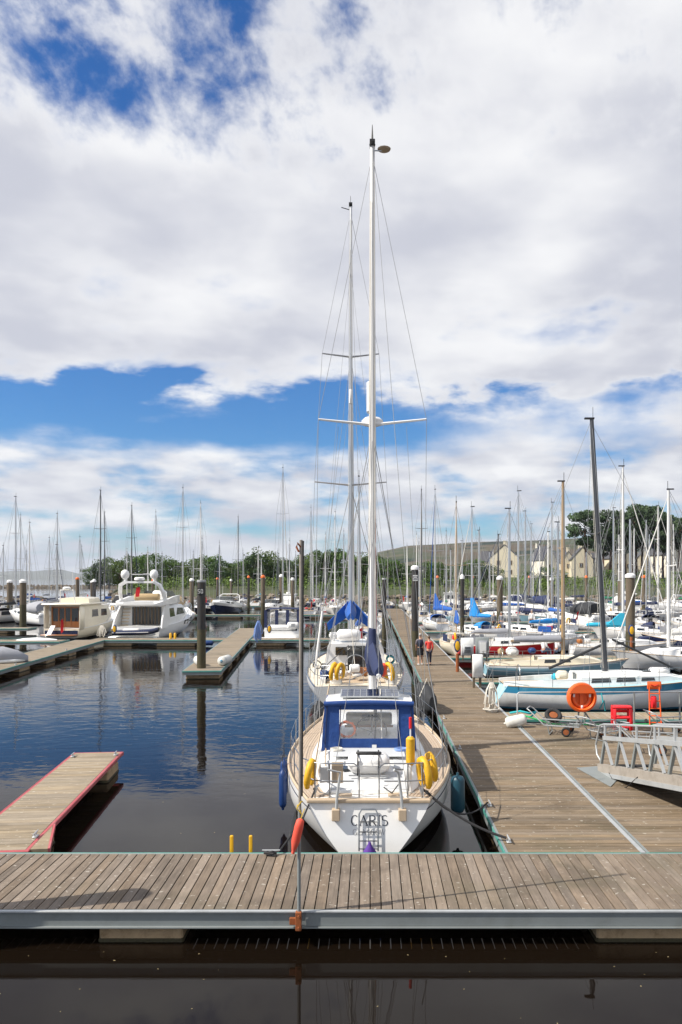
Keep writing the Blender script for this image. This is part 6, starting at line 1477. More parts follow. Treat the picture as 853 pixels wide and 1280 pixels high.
for o in list(COL.objects):
    if o.parent is None and o.get('category') in ('yacht', 'motor boat', 'pontoon', 'pile'):
        ps = [c.matrix_basis @ Vector(q_) for c in o.children if c.name.startswith(('hull', 'edge_beam', 'shaft')) for q_ in c.bound_box]
        boxes.append(obb(o.location.x, o.location.y, o.rotation_euler.z, min(p.x for p in ps), max(p.x for p in ps), min(p.y for p in ps), max(p.y for p in ps)))
right_fleet = [(485, 690, 136, 0, 'cv_navy', 8), (509, 682, 133, 180, 'cv_blue', 9), (521, 668, 112, 2, 'cv_navy', 9), (527, 612, 98, 0, 'cv_white', 10), (558, 664, 110, 3, 'cv_green', 9), (578, 676, 140, 90, 'cv_navy', 9),
               (599, 663, 118.5, 88, 'cv_navy', 9), (612, 690, 134, -80, 'cv_white', 8), (623, 668, 96.0, -89, 'cv_blue', 9), (657, 639, 99.7, 88, 'cv_navy', 9.5), (664, 655, 127, -90, 'cv_blue', 9.5), (675, 676, 140, 85, 'cv_black', 8.5),
               (690, 628, 92.2, -88, 'cv_navy', 9.5), (719, 668, 119.5, 90, 'cv_white', 9), (733, 690, 138, 90, 'cv_navy', 8), (750, 655, 127, -85, 'cv_green', 9.5), (767, 635, 96.3, -88, 'cv_navy', 9.5), (774, 668, 107.2, -90, 'cv_blue', 9),
               (793, 660, 138, 88, 'cv_white', 9), (812, 668, 131, 88, 'cv_navy', 9), (823, 632, 100, 88, 'cv_navy', 10), (842, 655, 142, -88, 'cv_grey', 9)]
boxes += [yacht_box(f[0], f[2], f[3], f[5]) for f in left_fleet + right_fleet]
rng = random.Random(23)
def crowd(fleet, n, px0, px1, ys, hds, tries=900):
    k = 0
    for _ in range(tries):
        if k >= n: break
        px, Y, hd, L = rng.uniform(px0, px1), rng.uniform(*ys), rng.choice(hds) + rng.uniform(-4, 4), rng.uniform(7, 9.2)
        bx_ = yacht_box(px, Y, hd, L)
        if all(apart(bx_, o) for o in boxes):
            boxes.append(bx_); k += 1
            fleet.append((round(px, 1), round(HYP - (L * rng.uniform(1.2, 1.45) - CAMZ) / Y * FPX), round(Y, 1), hd, rng.choice(['cv_navy', 'cv_blue', 'cv_white', 'cv_white', 'cv_grey', 'cv_green', 'cv_sky', 'cv_tan', 'cv_white']), L))
crowd(right_fleet, 9, 600, 880, (52, 88), (-40, -60, 150, 20, -20, 60)); crowd(right_fleet, 26, 500, 880, (90, 145), (-45, 30, 150, -150, 0, 180, 60)); crowd(left_fleet, 16, -10, 440, (112, 160), (0, 180))
left_fleet.sort(); right_fleet.sort()
ORD += ['thirty-' + x for x in ORD[4:9]] + ['fortieth'] + ['forty-' + x for x in ORD[0:9]] + ['fiftieth'] + ['fifty-' + x for x in ORD[0:9]] + ['sixtieth'] + ['sixty-' + x for x in ORD[0:9]]
HULLC = {'gel': 'white', 'gel_navy': 'navy', 'gel_red': 'red', 'gel_cream': 'cream', 'gel_blue': 'pale blue'}
for fleet, side_ in ((left_fleet, 'left-hand'), (right_fleet, 'right-hand far')):
    for i, (px, py, Y, hd, cv, L) in enumerate(fleet):
        hc_ = rng.choice(['gel'] * 10 + ['gel_navy', 'gel_cream', 'gel_blue'])
        yacht('sailing_yacht', f"distant {HULLC[hc_]} yacht with {COVN[cv]} cover, {ORD[i]} from left in the {side_} fleet", gx(px, Y), Y, hd, L=L, B=L * .31, mast_top=gz(py, Y), mr=.075 + .025 * rng.random(), mm=rng.choice(['alu', 'alu_white', 'alu', 'alu', 'alu_white', 'alu', 'alu_white', 'alu_dark']),
              furl=rng.choice(['cv_white', 'cv_navy', None, None, None]), cover=cv, hood_m=rng.choice([cv, None, 'cv_navy', None]), spr=((.5, .9),) if py > 640 else ((.36, 1.0), (.68, .75)), hull=hc_, stripe=rng.choice(['gel_navy', 'gel_navy', 'gel_red', 'gel_teal']),
              shoe=rng.choice([None, None, 'yellow']), ensign=rng.random() < .15, boom=rng.random() < .93, group=f'yachts of the {side_} fleet')
# grey covered dinghy on the left finger, white kayak
gd = thing('covered_dinghy', 'grey covered dinghy resting on the left finger pontoon at the frame edge', 'dinghy', (-21.0, 46.2, DZ), R(25))
mb = MB(); mb.loft([[(x, w * math.cos(a), max(0, h * .42 + h * .62 * math.sin(a))) for a in [2 * PI * k / 12 for k in range(12)]] for x, w, h in ((-1.6, .42, .62), (-1.0, .62, .84), (-.2, .64, .90), (.6, .55, .66), (1.15, .28, .34))]); mb.build('cover', M['cv_grey'], gd, 60)
mb = MB(); mb.tube([(-1.55, -.5, .10), (.4, -.58, .12), (1.05, -.2, .14), (1.05, .2, .14), (.4, .58, .12), (-1.55, .5, .10)], .10, 8); mb.build('tube', M['gel_grey'], gd, 60)
kd = thing('upturned_kayak', 'white upturned kayak lying on the cross pontoon left of the cream boat', 'kayak', (gx(44, 62), 62.3, DZ), 0)
mb = MB(); mb.loft([[(x, w * math.cos(a), .02 + h * math.sin(a)) for a in [PI * k / 8 for k in range(9)]] for x, w, h in ((-1.6, .04, .04), (-1.0, .24, .16), (0, .33, .22), (1.0, .24, .16), (1.6, .04, .08))]); mb.build('hull', M['gel'], kd, 60)
# fenders on the middle finger, hanging ropes
fender((-9.55, 44.6, DZ + .26), 'white and teal fender lying on the finger pontoon left of the numbered pile', 'fender_white', 1.3, .25, rx=R(90), end='gel_teal', line=0, rz=R(20))
fender((-8.15, 44.9, DZ + .27), 'white and teal fender lying on the finger pontoon right of the numbered pile', 'fender_white', 1.3, .26, rx=R(90), end='gel_teal', line=0, rz=R(-8))
fender((-12.85, 62.7, .28), 'royal blue fender hanging at the cross pontoon left of the finger', 'fender_blue', 1.1, .2, ry=R(90), line=0)
def hank(label, c, m, w=.35, h=1.5, n=7, seed=1, r=.03, cat='rope'):
    rg = random.Random(seed); t = thing('rope_hank', label, cat, c, 0, 'hung ropes')
    for k in range(n):
        x = (k / (n - 1) - .5) * w + rg.uniform(-.04, .04); l = h * rg.uniform(.6, 1); yy = rg.uniform(-.12, .12)
        mb = MB(); mb.tube([(x * .15, 0, 0), (x * .7 - .05, yy, -l * .4), (x - .06, yy * 1.3, -l * .9), (x, yy, -l), (x + .07, yy, -l * .9), (x * .8 + .05, yy * .6, -l * .45), (x * .2 + .03, 0, .02)], r, 5); mb.build('loop', M[m], t, 60)
    mb = MB(); mb.tube([(-.08, 0, -.1), (.08, -.03, -.12), (.08, .05, -.08), (-.08, .03, -.06)], r, 5); mb.build('tie', M[m], t, 60)
    return t
hank('bundle of pale blue rope hanging left of the navy canopy boat', (gx(323, 62.8), 62.75, 2.0), 'rope_b', .55, 1.7, 9, 3, .035)
hank('bundle of white rope standing at the corner of the left pontoons', (gx(127, 64.2), 64.2, 1.55), 'rope_w', .7, .95, 9, 5, .03)

# ------------------------------------------------------------------ people
def skin_mesh(name, V, E, rad, m, sub=1, root=0):
    me = bpy.data.meshes.new(name); me.from_pydata(V, E, []); o = bpy.data.objects.new(name, me); COL.objects.link(o)
    md = o.modifiers.new('skin', 'SKIN'); md.use_smooth_shade = True
    sv_ = me.skin_vertices[0].data
    for i, r in enumerate(rad): sv_[i].radius = r if isinstance(r, tuple) else (r, r); sv_[i].use_root = (i == root)
    ss = o.modifiers.new('sub', 'SUBSURF'); ss.levels = sub; ss.render_levels = sub
    dg_ = bpy.context.evaluated_depsgraph_get(); ev = o.evaluated_get(dg_); nm = bpy.data.meshes.new_from_object(ev)
    bpy.data.objects.remove(o); bpy.data.meshes.remove(me); nm.name = name; nm.materials.clear(); nm.materials.append(m)
    nm.polygons.foreach_set('use_smooth', [True] * len(nm.polygons)); return nm
def person(label, loc, rz, h=1.72, top='cloth_red', legs='cloth_navy', hair='hair_grey', stride=.22, arms=.10, shorts=False, sit=False, bag=None, skirt=False, long_sleeve=True):
    k = h / 1.75
    t = thing('person', label, 'person', loc, rz, 'people on the pontoons and boats')
    V, E, Rr = [], [], []
    def v(p, r, to=None):
        V.append((p[0] * k, p[1] * k, p[2] * k)); Rr.append(r * k if not isinstance(r, tuple) else (r[0] * k, r[1] * k)); i = len(V) - 1
        if to is not None: E.append((to, i))
        return i
    pz = .92 if not sit else .18
    pel = v((0, 0, pz), (.135, .10)); wai = v((0, 0, pz + .16), (.125, .095), pel); che = v((0, .01, pz + .36), (.145, .10), wai); sho = v((0, 0, pz + .49), (.10, .08), che)
    nek = v((0, .01, pz + .57), .05, sho); hd0 = v((0, .025, pz + .66), (.07, .085), nek); hd1 = v((0, .02, pz + .76), (.075, .09), hd0); v((0, .015, pz + .83), .045, hd1)
    nose = v((0, .125, pz + .70), .012, hd0)
    for s in (-1, 1): v((s * .082, .01, pz + .71), .014, hd0)
    J = {}
    for s in (-1, 1):
        a = v((s * .18, 0, pz + .47), .058, sho); sw = stride * .5 * s if not sit else .15
        el = (s * .225, -sw * arms * 4, pz + .20); wr_ = (s * .215, -sw * arms * 4 + .14, pz - .03)
        if sit: el = (s * .24, .06, pz + .20); wr_ = (s * .14, .28, pz + .12)
        e = v(el, .044, a); w = v(wr_, .030, e); hn = v((wr_[0], wr_[1] + .03, wr_[2] - .07), (.036, .018), w)
        for q_ in range(4): v((wr_[0] + (q_ - 1.5) * .012 * (1 if not sit else 1), wr_[1] + .05 + .006 * q_, wr_[2] - .15 + abs(q_ - 1.4) * .012), .008, hn)
        v((wr_[0] - s * .03, wr_[1] + .07, wr_[2] - .08), .009, hn)
        hp = v((s * .09, 0, pz - .06), .085, pel); st_ = stride * s * .5
        kn = (s * .10, st_ * .5 + .02, .50); an = (s * .10, st_, .09); tt = (s * .115, st_ + .15, .035)
        if sit: kn = (s * .12, .42, pz + .05); an = (s * .12, .46, pz - .36); tt = (s * .12, .60, pz - .41)
        kk = v(kn, .062, hp); ca = v((lerp(kn[0], an[0], .35), lerp(kn[1], an[1], .35) - .015, lerp(kn[2], an[2], .35)), .055, kk); aa = v(an, .037, ca); v((an[0], an[1] - .05, an[2] - .05), .032, aa); v(tt, .034, aa)
        J[s] = dict(a=V[a], e=V[e], w=V[w], hp=V[hp], kn=V[kk], an=V[aa], toe=V[-1], heel=V[-2])
    put('body', skin_mesh('body', V, E, Rr, M['skin'], 1), t)
    # shirt
    V2 = [V[0], V[1], V[2], V[3]]; V2[0] = (0, 0, (pz + .02) * k); V2[3] = (0, 0, (pz + .51) * k); E2 = [(0, 1), (1, 2), (2, 3)]; R2 = [(.165 * k, .125 * k), (.15 * k, .118 * k), (.165 * k, .122 * k), (.085 * k, .075 * k)]
    for s in (-1, 1):
        j = J[s]; n0 = len(V2); e_ = Vector(j['e']); w_ = Vector(j['w'])
        V2 += [j['a'], j['e']]; E2 += [(3, n0), (n0, n0 + 1)]; R2 += [.074 * k, .058 * k]
        if long_sleeve: V2.append(tuple(e_.lerp(w_, .92))); E2.append((n0 + 1, n0 + 2)); R2.append(.042 * k)
    put('shirt', skin_mesh('shirt', V2, E2, R2, M[top], 1), t)
    if skirt:
        mb = MB(); mb.lathe([(.16 * k, (pz + .06) * k), (.185 * k, (pz - .1) * k), (.20 * k, .56 * k)], 12); mb.build('skirt', M[legs], t, 60)
    else:
        V3 = [(0, 0, (pz + .03) * k)]; E3 = []; R3 = [(.155 * k, .12 * k)]
        for s in (-1, 1):
            j = J[s]; n0 = len(V3); V3 += [j['hp'], j['kn']]; E3 += [(0, n0), (n0, n0 + 1)]; R3 += [.105 * k, .080 * k]
            if not shorts: V3.append(tuple(Vector(j['kn']).lerp(Vector(j['an']), .9))); E3.append((n0 + 1, n0 + 2)); R3.append(.062 * k)
        put('trousers', skin_mesh('trousers', V3, E3, R3, M[legs], 1), t)
    mb = MB(); mb.ball((0, .0, (pz + .775) * k), (.185 * k, .215 * k, .20 * k), 10, 6); mb.build('hair', M[hair], t, 80)
    for s in (-1, 1):
        j = J[s]; mb = MB(); mb.tube([(j['heel'][0], j['heel'][1] - .02, j['heel'][2] + .01), j['toe']], [.048 * k, .045 * k], 8); mb.build('shoe', M['cloth_white'] if shorts or skirt else M['cloth_black'], t, 60)
    if bag:
        mb = MB(); mb.box((0, -.17 * k, (pz + .32) * k), (.30 * k, .18 * k, .42 * k), bev=.06); mb.build('backpack', M[bag], t, 60)
    return t
pw = gy(831, DZ)
person('person walking away in patterned top and dark skirt with a backpack', (gx(525.5, pw), pw, DZ), 0, 1.74, 'cloth_pat', 'cloth_black', 'hair_grey', .28, skirt=True, bag='cloth_navy', long_sleeve=False)
person('person walking away in coral red jacket and dark trousers', (gx(536.5, pw - .3), pw - .3, DZ), R(4), 1.62, 'cloth_red', 'cloth_navy', 'hair_brown', .30)
person('person standing on the finger in grey sweater and dark trousers, left of two', (gx(617.5, 73.1), 73.1, DZ), R(200), 1.72, 'cloth_grey', 'cloth_black', 'hair_grey', .04)
person('person standing on the finger in grey top and blue jeans, right of two', (gx(627, 72.6), 72.6, DZ), R(150), 1.78, 'cloth_grey', 'cloth_jean', 'hair_grey', .04)
person('person in white shirt and shorts standing on the yacht with navy boom cover', (gx(665, 67.4), 67.4, .98), R(160), 1.70, 'cloth_white', 'cloth_black', 'hair_grey', .05)
person('white haired person in white shirt sitting behind the pale blue yacht, left of two', (gx(679.5, 50.0), 49.9, DZ + .22), R(-60), 1.75, 'cloth_white', 'cloth_jean', 'hair_grey', sit=True)
person('white haired person in white shirt sitting behind the pale blue yacht, right of two', (gx(696, 49.8), 49.7, DZ + .26), R(-75), 1.80, 'cloth_white', 'cloth_jean', 'hair_grey', sit=True)
# ------------------------------------------------------------------ pole on the near pontoon
PX, PY = gx(374, 11.7), 11.70
pl = thing('mooring_pole', 'tall thin steel pole bolted to the edge of the foreground pontoon by a rusty bracket', 'pole', (PX, PY, 0))
mb = MB(); mb.tube([(0, 0, .28), (.0, 0, 1.4), (.012, 0, 2.0)], [.026, .026, .027], 10); mb.build('lower_tube', M['galv'], pl)
mb = MB(); mb.tube([(.012, 0, 1.98), (.02, 0, 3.4), (.030, 0, gz(675, PY))], [.022, .023, .024], 10); mb.build('upper_tube', M['plank_grey'], pl)
mb = MB(); mb.tube([(.044, .01, 2.2), (.060, .01, gz(676, PY))], [.012, .013], 8); mb.build('shaded_side_spar', M['pile_steel'], pl)  # dark strip beside the tube, stands in for the pole's shaded right half
mb = MB(); mb.tube([(.0, -.02, gz(690, PY)), (-.035, -.03, gz(684, PY)), (-.02, -.03, gz(679, PY)), (.03, -.01, gz(684, PY))], .015, 6); mb.build('pulley', M['rust'], pl, 60)
mb = MB(); mb.box((-.005, -.02, .39), (.085, .09, .27), bev=.006); br = mb.build('bracket', M['rust'], pl, smooth=None)
mb = MB(); mb.box((-.09, .02, .37), (.10, .05, .10), bev=.006); mb.build('bracket_lug', M['rust'], br, smooth=None)
for z in (.30, .47):
    mb = MB(); mb.lathe([(.018, -.02), (.018, .02)], 6); mb.build('bolt', M['rust'], br, loc=(0, -.075, z), rot=(R(90), 0, 0))
mb = MB(); mb.tube([(.04, -.04, 2.14), (-.03, -.05, 2.04), (.04, -.05, 1.96), (-.03, .03, 2.06), (.05, .03, 2.12)], .009, 5); mb.build('lashing', M['rope_y'], pl, 60)
bg_ = thing('throw_line_bag', 'faded red throw line bag hanging on the tall thin pole', 'bag', (PX - .045, PY - .06, 1.56), 0); bg_.rotation_euler = (0, R(13), 0); bg_.scale = (.74, .74, .74)
mb = MB(); mb.loft([[(w * math.cos(a), w * .8 * math.sin(a), z) for a in [2 * PI * k / 12 for k in range(12)]] for z, w in ((.46, .03), (.43, .075), (.30, .088), (.0, .085), (-.10, .06), (-.18, .04))]); mb.build('bag', M['salmon'], bg_, 60)
mb = MB(); mb.tube([(0, 0, -.17), (0, 0, -.24)], .035, 8); mb.build('toggle', M['salmon'], bg_)
wire(bg_, 'hanging_cord', [(0, 0, .45), (.03, .04, .66)], .008, 'rope_y')
# yellow rails of the ladder on the far edge
ly = thing('dock_ladder', 'yellow safety ladder with two upright rails at the far edge of the foreground pontoon', 'ladder', (gx(302, 14.42), 14.40, 0))
for s in (-1, 1):
    mb = MB(); mb.box((s * .172, 0, .18), (.062, .055, 1.16), bev=.012); mb.build('rail', M['yellow_paint'], ly, smooth=None)
for z in (-.2, .1):
    mb = MB(); mb.tube([(-.17, 0, z), (.17, 0, z)], .018, 6); mb.build('rung', M['yellow_paint'], ly)

# flecks of weed and leaf drifting in the foreground water: nobody could count them
rg = random.Random(66); mb = MB()
for k in range(130):
    x, y = rg.uniform(-6, 6), rg.uniform(7.5, 11.6) if k % 3 else rg.uniform(14.5, 30)
    if y > 14 and x > -2.2: x -= 8
    s_ = rg.uniform(.006, .022); a = rg.uniform(0, 3.1); c, n_ = math.cos(a) * s_, math.sin(a) * s_
    mb.add([(x - c, y - n_, .004), (x + n_ * .5, y - c * .5, .005), (x + c, y + n_, .004), (x - n_ * .5, y + c * .5, .005)], [(0, 1, 2, 3)])
M['fleck'] = mat('drifting_fleck', (.30, .24, .12), .8, var=.4, scale=3)
stuff(mb.build('floating_flecks', M['fleck'], None, smooth=None))
# ------------------------------------------------------------------ gangway
GD = Vector((.53, -4.0, .67)); GD /= GD.y * -1               # per metre towards us
G0 = Vector((5.83, 20.3, .60))
gw = thing('gangway', 'galvanised truss gangway with timber kerbs coming down onto the landing at right', 'gangway', (0, 0, 0))
def GP(s, x=0.0, z=0.0): p = G0 + GD * s; return (p.x + x, p.y, p.z + z)
WG = 1.35; LG = 14.0
for x in (0, WG):
    mb = MB(); mb.beam(GP(0, x, -.02), GP(LG, x, -.02), .13, .20); mb.build('kerb_timber', M['plank_grey'], gw, smooth=None)
    mb = MB(); mb.beam(GP(-.05, x, -.17), GP(LG, x, -.17), .16, .10); mb.build('bottom_chord', M['galv_l'], gw, smooth=None)
    mb = MB(); mb.beam(GP(.25, x, .74), GP(LG, x, .74), .085, .10); mb.build('mid_chord', M['galv_l'], gw, smooth=None)
    mb = MB(); mb.tube([GP(-.25, x, .55), GP(.0, x, 1.05), GP(.25, x, 1.08), GP(LG, x, 1.08)], .026, 8); mb.build('handrail', M['galv_l'], gw, 60)
    mb = MB(); mb.tube([GP(-.25, x, .55), GP(-.18, x, .3), GP(.1, x, .12)], .024, 8); mb.build('handrail_return', M['galv_l'], gw, 60)
    for k in range(16):
        s = .3 + k * .85
        mb = MB(); mb.tube([GP(s, x, .78), GP(s, x, 1.07)], .030, 6); mb.build('handrail_post', M['galv_l'], gw)
        mb = MB(); mb.beam(GP(s + .0, x, .70), GP(s + .42, x, .08), .05, .06) if k % 2 == 0 else mb.beam(GP(s, x, .70), GP(s + .42, x, .08), .05, .06); mb.build('truss_diagonal', M['galv_l'], gw, smooth=None)
        mb = MB(); mb.beam(GP(s, x, .70), GP(s - .22, x, .08), .06, .07); mb.build('truss_diagonal', M['galv'], gw, smooth=None)
pm_ = MB(); pm_.box((0, 0, 0), (WG - .12, .145, .03)); pme = pm_.mesh('tread_board', M['wood_pale'], None)
pitch = math.atan2(GD.z, 1)
for k in range(86): p = GP(.1 + k * .16, WG / 2, -.02); put('tread_board', pme, gw, p, (-pitch, 0, 0))
for k in range(9): mb = MB(); mb.beam(GP(.4 + k * 1.6, 0, -.17), GP(.4 + k * 1.6, WG, -.17), .08, .08); mb.build('cross_member', M['galv'], gw, smooth=None)
mb = MB(); mb.lathe([(.09, -.6), (.09, .6)], 12); mb.build('roller', M['rubber'], gw, loc=(G0.x + WG / 2, G0.y - .1, DZ + .095), rot=(0, R(90), 0))
lp = MB(); lp.slab([(5.30, 20.55, DZ + .006), (5.95, 20.75, DZ + .006), (5.95, 19.3, DZ + .006), (5.62, 18.7, DZ + .006)], (0, 0, .012)); tag(lp.build('landing_plate', M['galv'], None, smooth=None), 'flat grey steel plate on the boards at the foot of the gangway', 'plate')
wire(gw, 'cable_loop', [GP(.7, -.07, -.1), GP(1.2, -.1, -.42), GP(1.7, -.1, -.36), GP(2.2, -.07, -.08)], .012, 'rope_k')

# ------------------------------------------------------------------ handrail, lifebuoy, red steps, sack truck, trolleys
YR = 26.75
hr = thing('handrail', 'galvanised handrail along the back of the landing behind the trolleys', 'railing', (0, YR, DZ))
X0r, X1r = gx(647, YR), 14.0
mb = MB(); mb.tube([(X0r, 0, 0), (X0r, 0, 1.02), (X0r + .06, 0, 1.06), (X1r, 0, 1.10)], .025, 8); mb.build('top_rail', M['galv_l'], hr, 60)
for px in (731, 793, 850): x = gx(px, YR); mb = MB(); mb.tube([(x, 0, 0), (x, 0, 1.08)], .03, 8); mb.build('post', M['galv'], hr)
for px in (647, 731, 793, 850): x = gx(px, YR); mb = MB(); mb.box((x, 0, .012), (.16, .16, .024)); mb.build('base_plate', M['galv'], hr, smooth=None)
mb = MB(); mb.beam((X0r - .05, .28, -.16), (X1r, .28, -.16), .12, .24); mb.build('kerb_board', M['plank_grey'], hr, smooth=None)
lb = thing('lifebuoy_station', 'round orange lifebuoy housing on posts at the back of the landing', 'lifebuoy', (gx(727, 26.3), 26.3, DZ))
cz = 5.4 - DZ - .1495 * 26.3 + .0
mb = MB(); rings = []
for r, y in ((.47, .10), (.49, .0), (.47, -.14), (.40, -.17), (.37, -.13), (.36, .02)):
    rings.append([(r * math.cos(a), y, cz + r * math.sin(a)) for a in [2 * PI * k / 28 for k in range(28)]])
mb.loft(rings); me = mb.mesh('housing', M['orange']); fixn(me); me.polygons.foreach_set('use_smooth', [True] * len(me.polygons)); me.set_sharp_from_angle(angle=R(40)); hs_ = put('housing', me, lb)
mb = MB(); mb.slab([(.45 * math.cos(R(a)), -.155, cz + .45 * math.sin(R(a))) for a in range(20, 161, 10)], (0, -.03, 0)); me = mb.mesh('hood', M['orange']); fixn(me); put('hood', me, lb)
mb = MB(); mb.tube([(.27 * math.cos(2 * PI * k / 20), -.02, cz - .03 + .27 * math.sin(2 * PI * k / 20)) for k in range(20)], .06, 8, closed=True); by = mb.build('lifebuoy', M['orange_metal'], lb, 60)
for a in (20, 160, 270):
    mb = MB(); mb.box((.28 * math.cos(R(a)), -.075, cz - .03 + .28 * math.sin(R(a))), (.07, .03, .11), bev=.01); mb.build('reflective_band', M['white_pl'], by)
for x in (-.10, .10):
    mb = MB(); mb.tube([(x * .6, .05, cz - .4), (x * 1.4 + .3 * (x > 0), .05, 0)], .03, 8); mb.build('post', M['galv'], lb)
mb = MB(); mb.box((0, -.03, cz - .02), (.12, .03, .5)); mb.build('centre_strap', M['orange_metal'], lb, smooth=None)
rs = thing('plastic_mounting_steps', 'bright red plastic boarding steps standing on the landing', 'steps', (gx(776, 25.9), 25.7, DZ), R(-6))
def frame_plate(yc, dpt):
    mb = MB()
    for x in (-.26, .26): mb.box((x, yc, .38), (.11, dpt, .76), bev=.02)
    return mb
for y, d in ((-.05, .07), (.30, .07)):
    for x in (-.255, .255): mb = MB(); mb.box((x, y, .34 if y < 0 else .38), (.11, d, .68 if y < 0 else .76), bev=.02); mb.build('upright', M['red_pl'], rs)
for z, y in ((.10, .10), (.40, .10), (.72, .16)): mb = MB(); mb.box((0, y, z), (.62, .36, .08), bev=.02); mb.build('tread', M['red_pl'], rs)
mb = MB(); mb.box((0, .30, .57), (.40, .05, .10), bev=.01); mb.build('back_panel', M['red_pl'], rs)
st = thing('sack_truck', 'orange steel sack truck standing upright against the handrail', 'sack truck', (gx(818, 26.5), 26.45, DZ), R(-4))
for x in (-.17, .17): mb = MB(); mb.tube([(x * 1.1, -.1, .05), (x, .02, .9), (x * .95, .05, 1.28)], .022, 7); mb.build('upright', M['orange_metal'], st, 60)
for z in (.12, .34, .58, .82, 1.06): mb = MB(); mb.tube([(-.18, -.08 + z * .1, z), (.18, -.08 + z * .1, z)], .018, 6); mb.build('crossbar', M['orange_metal'], st)
mb = MB(); mb.box((0, .06, 1.33), (.46, .04, .26), bev=.02); mb.build('top_plate', M['orange_metal'], st)
mb = MB(); mb.tube([(-.12, .03, 1.36), (0, .03, 1.30), (.12, .03, 1.36)], .012, 5); mb.build('emblem', M['red_pl'], st)
mb = MB(); mb.box((0, -.22, .03), (.44, .26, .02)); mb.build('toe_plate', M['orange_metal'], st, smooth=None)
for x in (-.25, .25):
    mb = MB(); mb.lathe([(.10, -.03), (.11, 0), (.10, .03)], 14); w = mb.build('wheel', M['rubber'], st, loc=(x, .10, .11), rot=(0, R(90), 0))
mb = MB(); mb.box((-.04, .0, .78), (.20, .12, .42), bev=.06); mb.build('hose_bag', M['red_pl'], st)
def trolley(label, x, y, rz, tilt=0.0, basket=True):
    t = thing('dock_trolley', label, 'trolley', (x, y, DZ), rz, 'dock trolleys on the landing'); t.rotation_euler = (tilt, 0, rz)
    w, l, z = .60, 1.05, .30
    for zz, e in ((z, 0), (z + .20, .05)):
        mb = MB(); mb.tube([(-w / 2 - e, -l / 2 - e, zz), (w / 2 + e, -l / 2 - e, zz), (w / 2 + e, l / 2 + e, zz), (-w / 2 - e, l / 2 + e, zz)], .018, 6, closed=True); mb.build('basket_rim', M['galv_l'], t)
    for k in range(7):
        f = k / 6 - .5; mb = MB(); mb.tube([(-w / 2, f * l, z), (w / 2, f * l, z)], .007, 4); mb.build('basket_bar', M['galv'], t)
        for sd in (-1, 1): mb = MB(); mb.tube([(sd * w / 2, f * l, z), (sd * (w / 2 + .05), f * (l + .1), z + .20)], .007, 4); mb.build('basket_bar', M['galv'], t)
    for k in range(5):
        f = k / 4 - .5
        mb = MB(); mb.tube([(f * w, -l / 2, z), (f * w, l / 2, z)], .007, 4); mb.build('basket_bar', M['galv'], t)
        for sd in (-1, 1): mb = MB(); mb.tube([(f * w, sd * l / 2, z), (f * (w + .1), sd * (l / 2 + .05), z + .20)], .007, 4); mb.build('basket_bar', M['galv'], t)
    mb = MB(); mb.tube([(-w / 2, l / 2, z), (-w / 2, l / 2 + .45, z + .42), (-w / 2 + .05, l / 2 + .55, z + .48), (w / 2 - .05, l / 2 + .55, z + .48), (w / 2, l / 2 + .45, z + .42), (w / 2, l / 2, z)], .018, 6); mb.build('handle', M['galv_l'], t, 60)
    mb = MB(); mb.tube([(-w / 2, l / 2 - .1, z), (-w / 2, l / 2 - .15, .03), (w / 2, l / 2 - .15, .03), (w / 2, l / 2 - .1, z)], .018, 6); mb.build('rest_leg', M['galv'], t, 60)
    mb = MB(); mb.tube([(-w / 2 - .06, -.15, .15), (w / 2 + .06, -.15, .15)], .016, 6); ax = mb.build('axle', M['galv'], t)
    for sd in (-1, 1):
        mb = MB(); mb.tube([(sd * .2, -.15, .15), (sd * .2, -.15, z)], .014, 5); mb.build('axle_strut', M['galv'], ax)
        mb = MB(); mb.tube([(sd * (w / 2 + .08), -.15 + .115 * math.cos(2 * PI * k / 18), .15 + .115 * math.sin(2 * PI * k / 18)) for k in range(18)], .035, 7, closed=True); wh = mb.build('wheel', M['rubber'], t, 60)
        mb = MB(); mb.lathe([(.09, -.02), (.09, .02)], 14); mb.build('hub', M['rust'], wh, loc=(sd * (w / 2 + .08), -.15, .15), rot=(0, R(90), 0))
    return t
trolley('galvanised dock trolley nearest the white rope coil', gx(702, 25.2), 25.0, R(68))
trolley('galvanised dock trolley behind the near end of the gangway, left of the red steps', gx(757, 24.4), 24.2, R(120))
trolley('galvanised dock trolley seen through the gangway truss', gx(815, 22.6), 22.4, R(75))
trolley('galvanised dock trolley at the right edge beside the handrail', gx(848, 25.0), 24.9, R(100))
ty = thing('old_tyre', 'old tyre with rusty hub lying on the trolley nearest the rope coil', 'tyre', (gx(692, 25.2), 25.2, DZ + .56)); ty.rotation_euler = (R(38), 0, 0)
mb = MB(); mb.tube([(.21 * math.cos(2 * PI * k / 20), .21 * math.sin(2 * PI * k / 20), 0) for k in range(20)], .07, 8, closed=True); mb.build('tyre', M['rubber'], ty, 60)
mb = MB(); mb.lathe([(.15, -.04), (.13, .03), (.06, .04)], 14); mb.build('hub', M['rust'], ty)
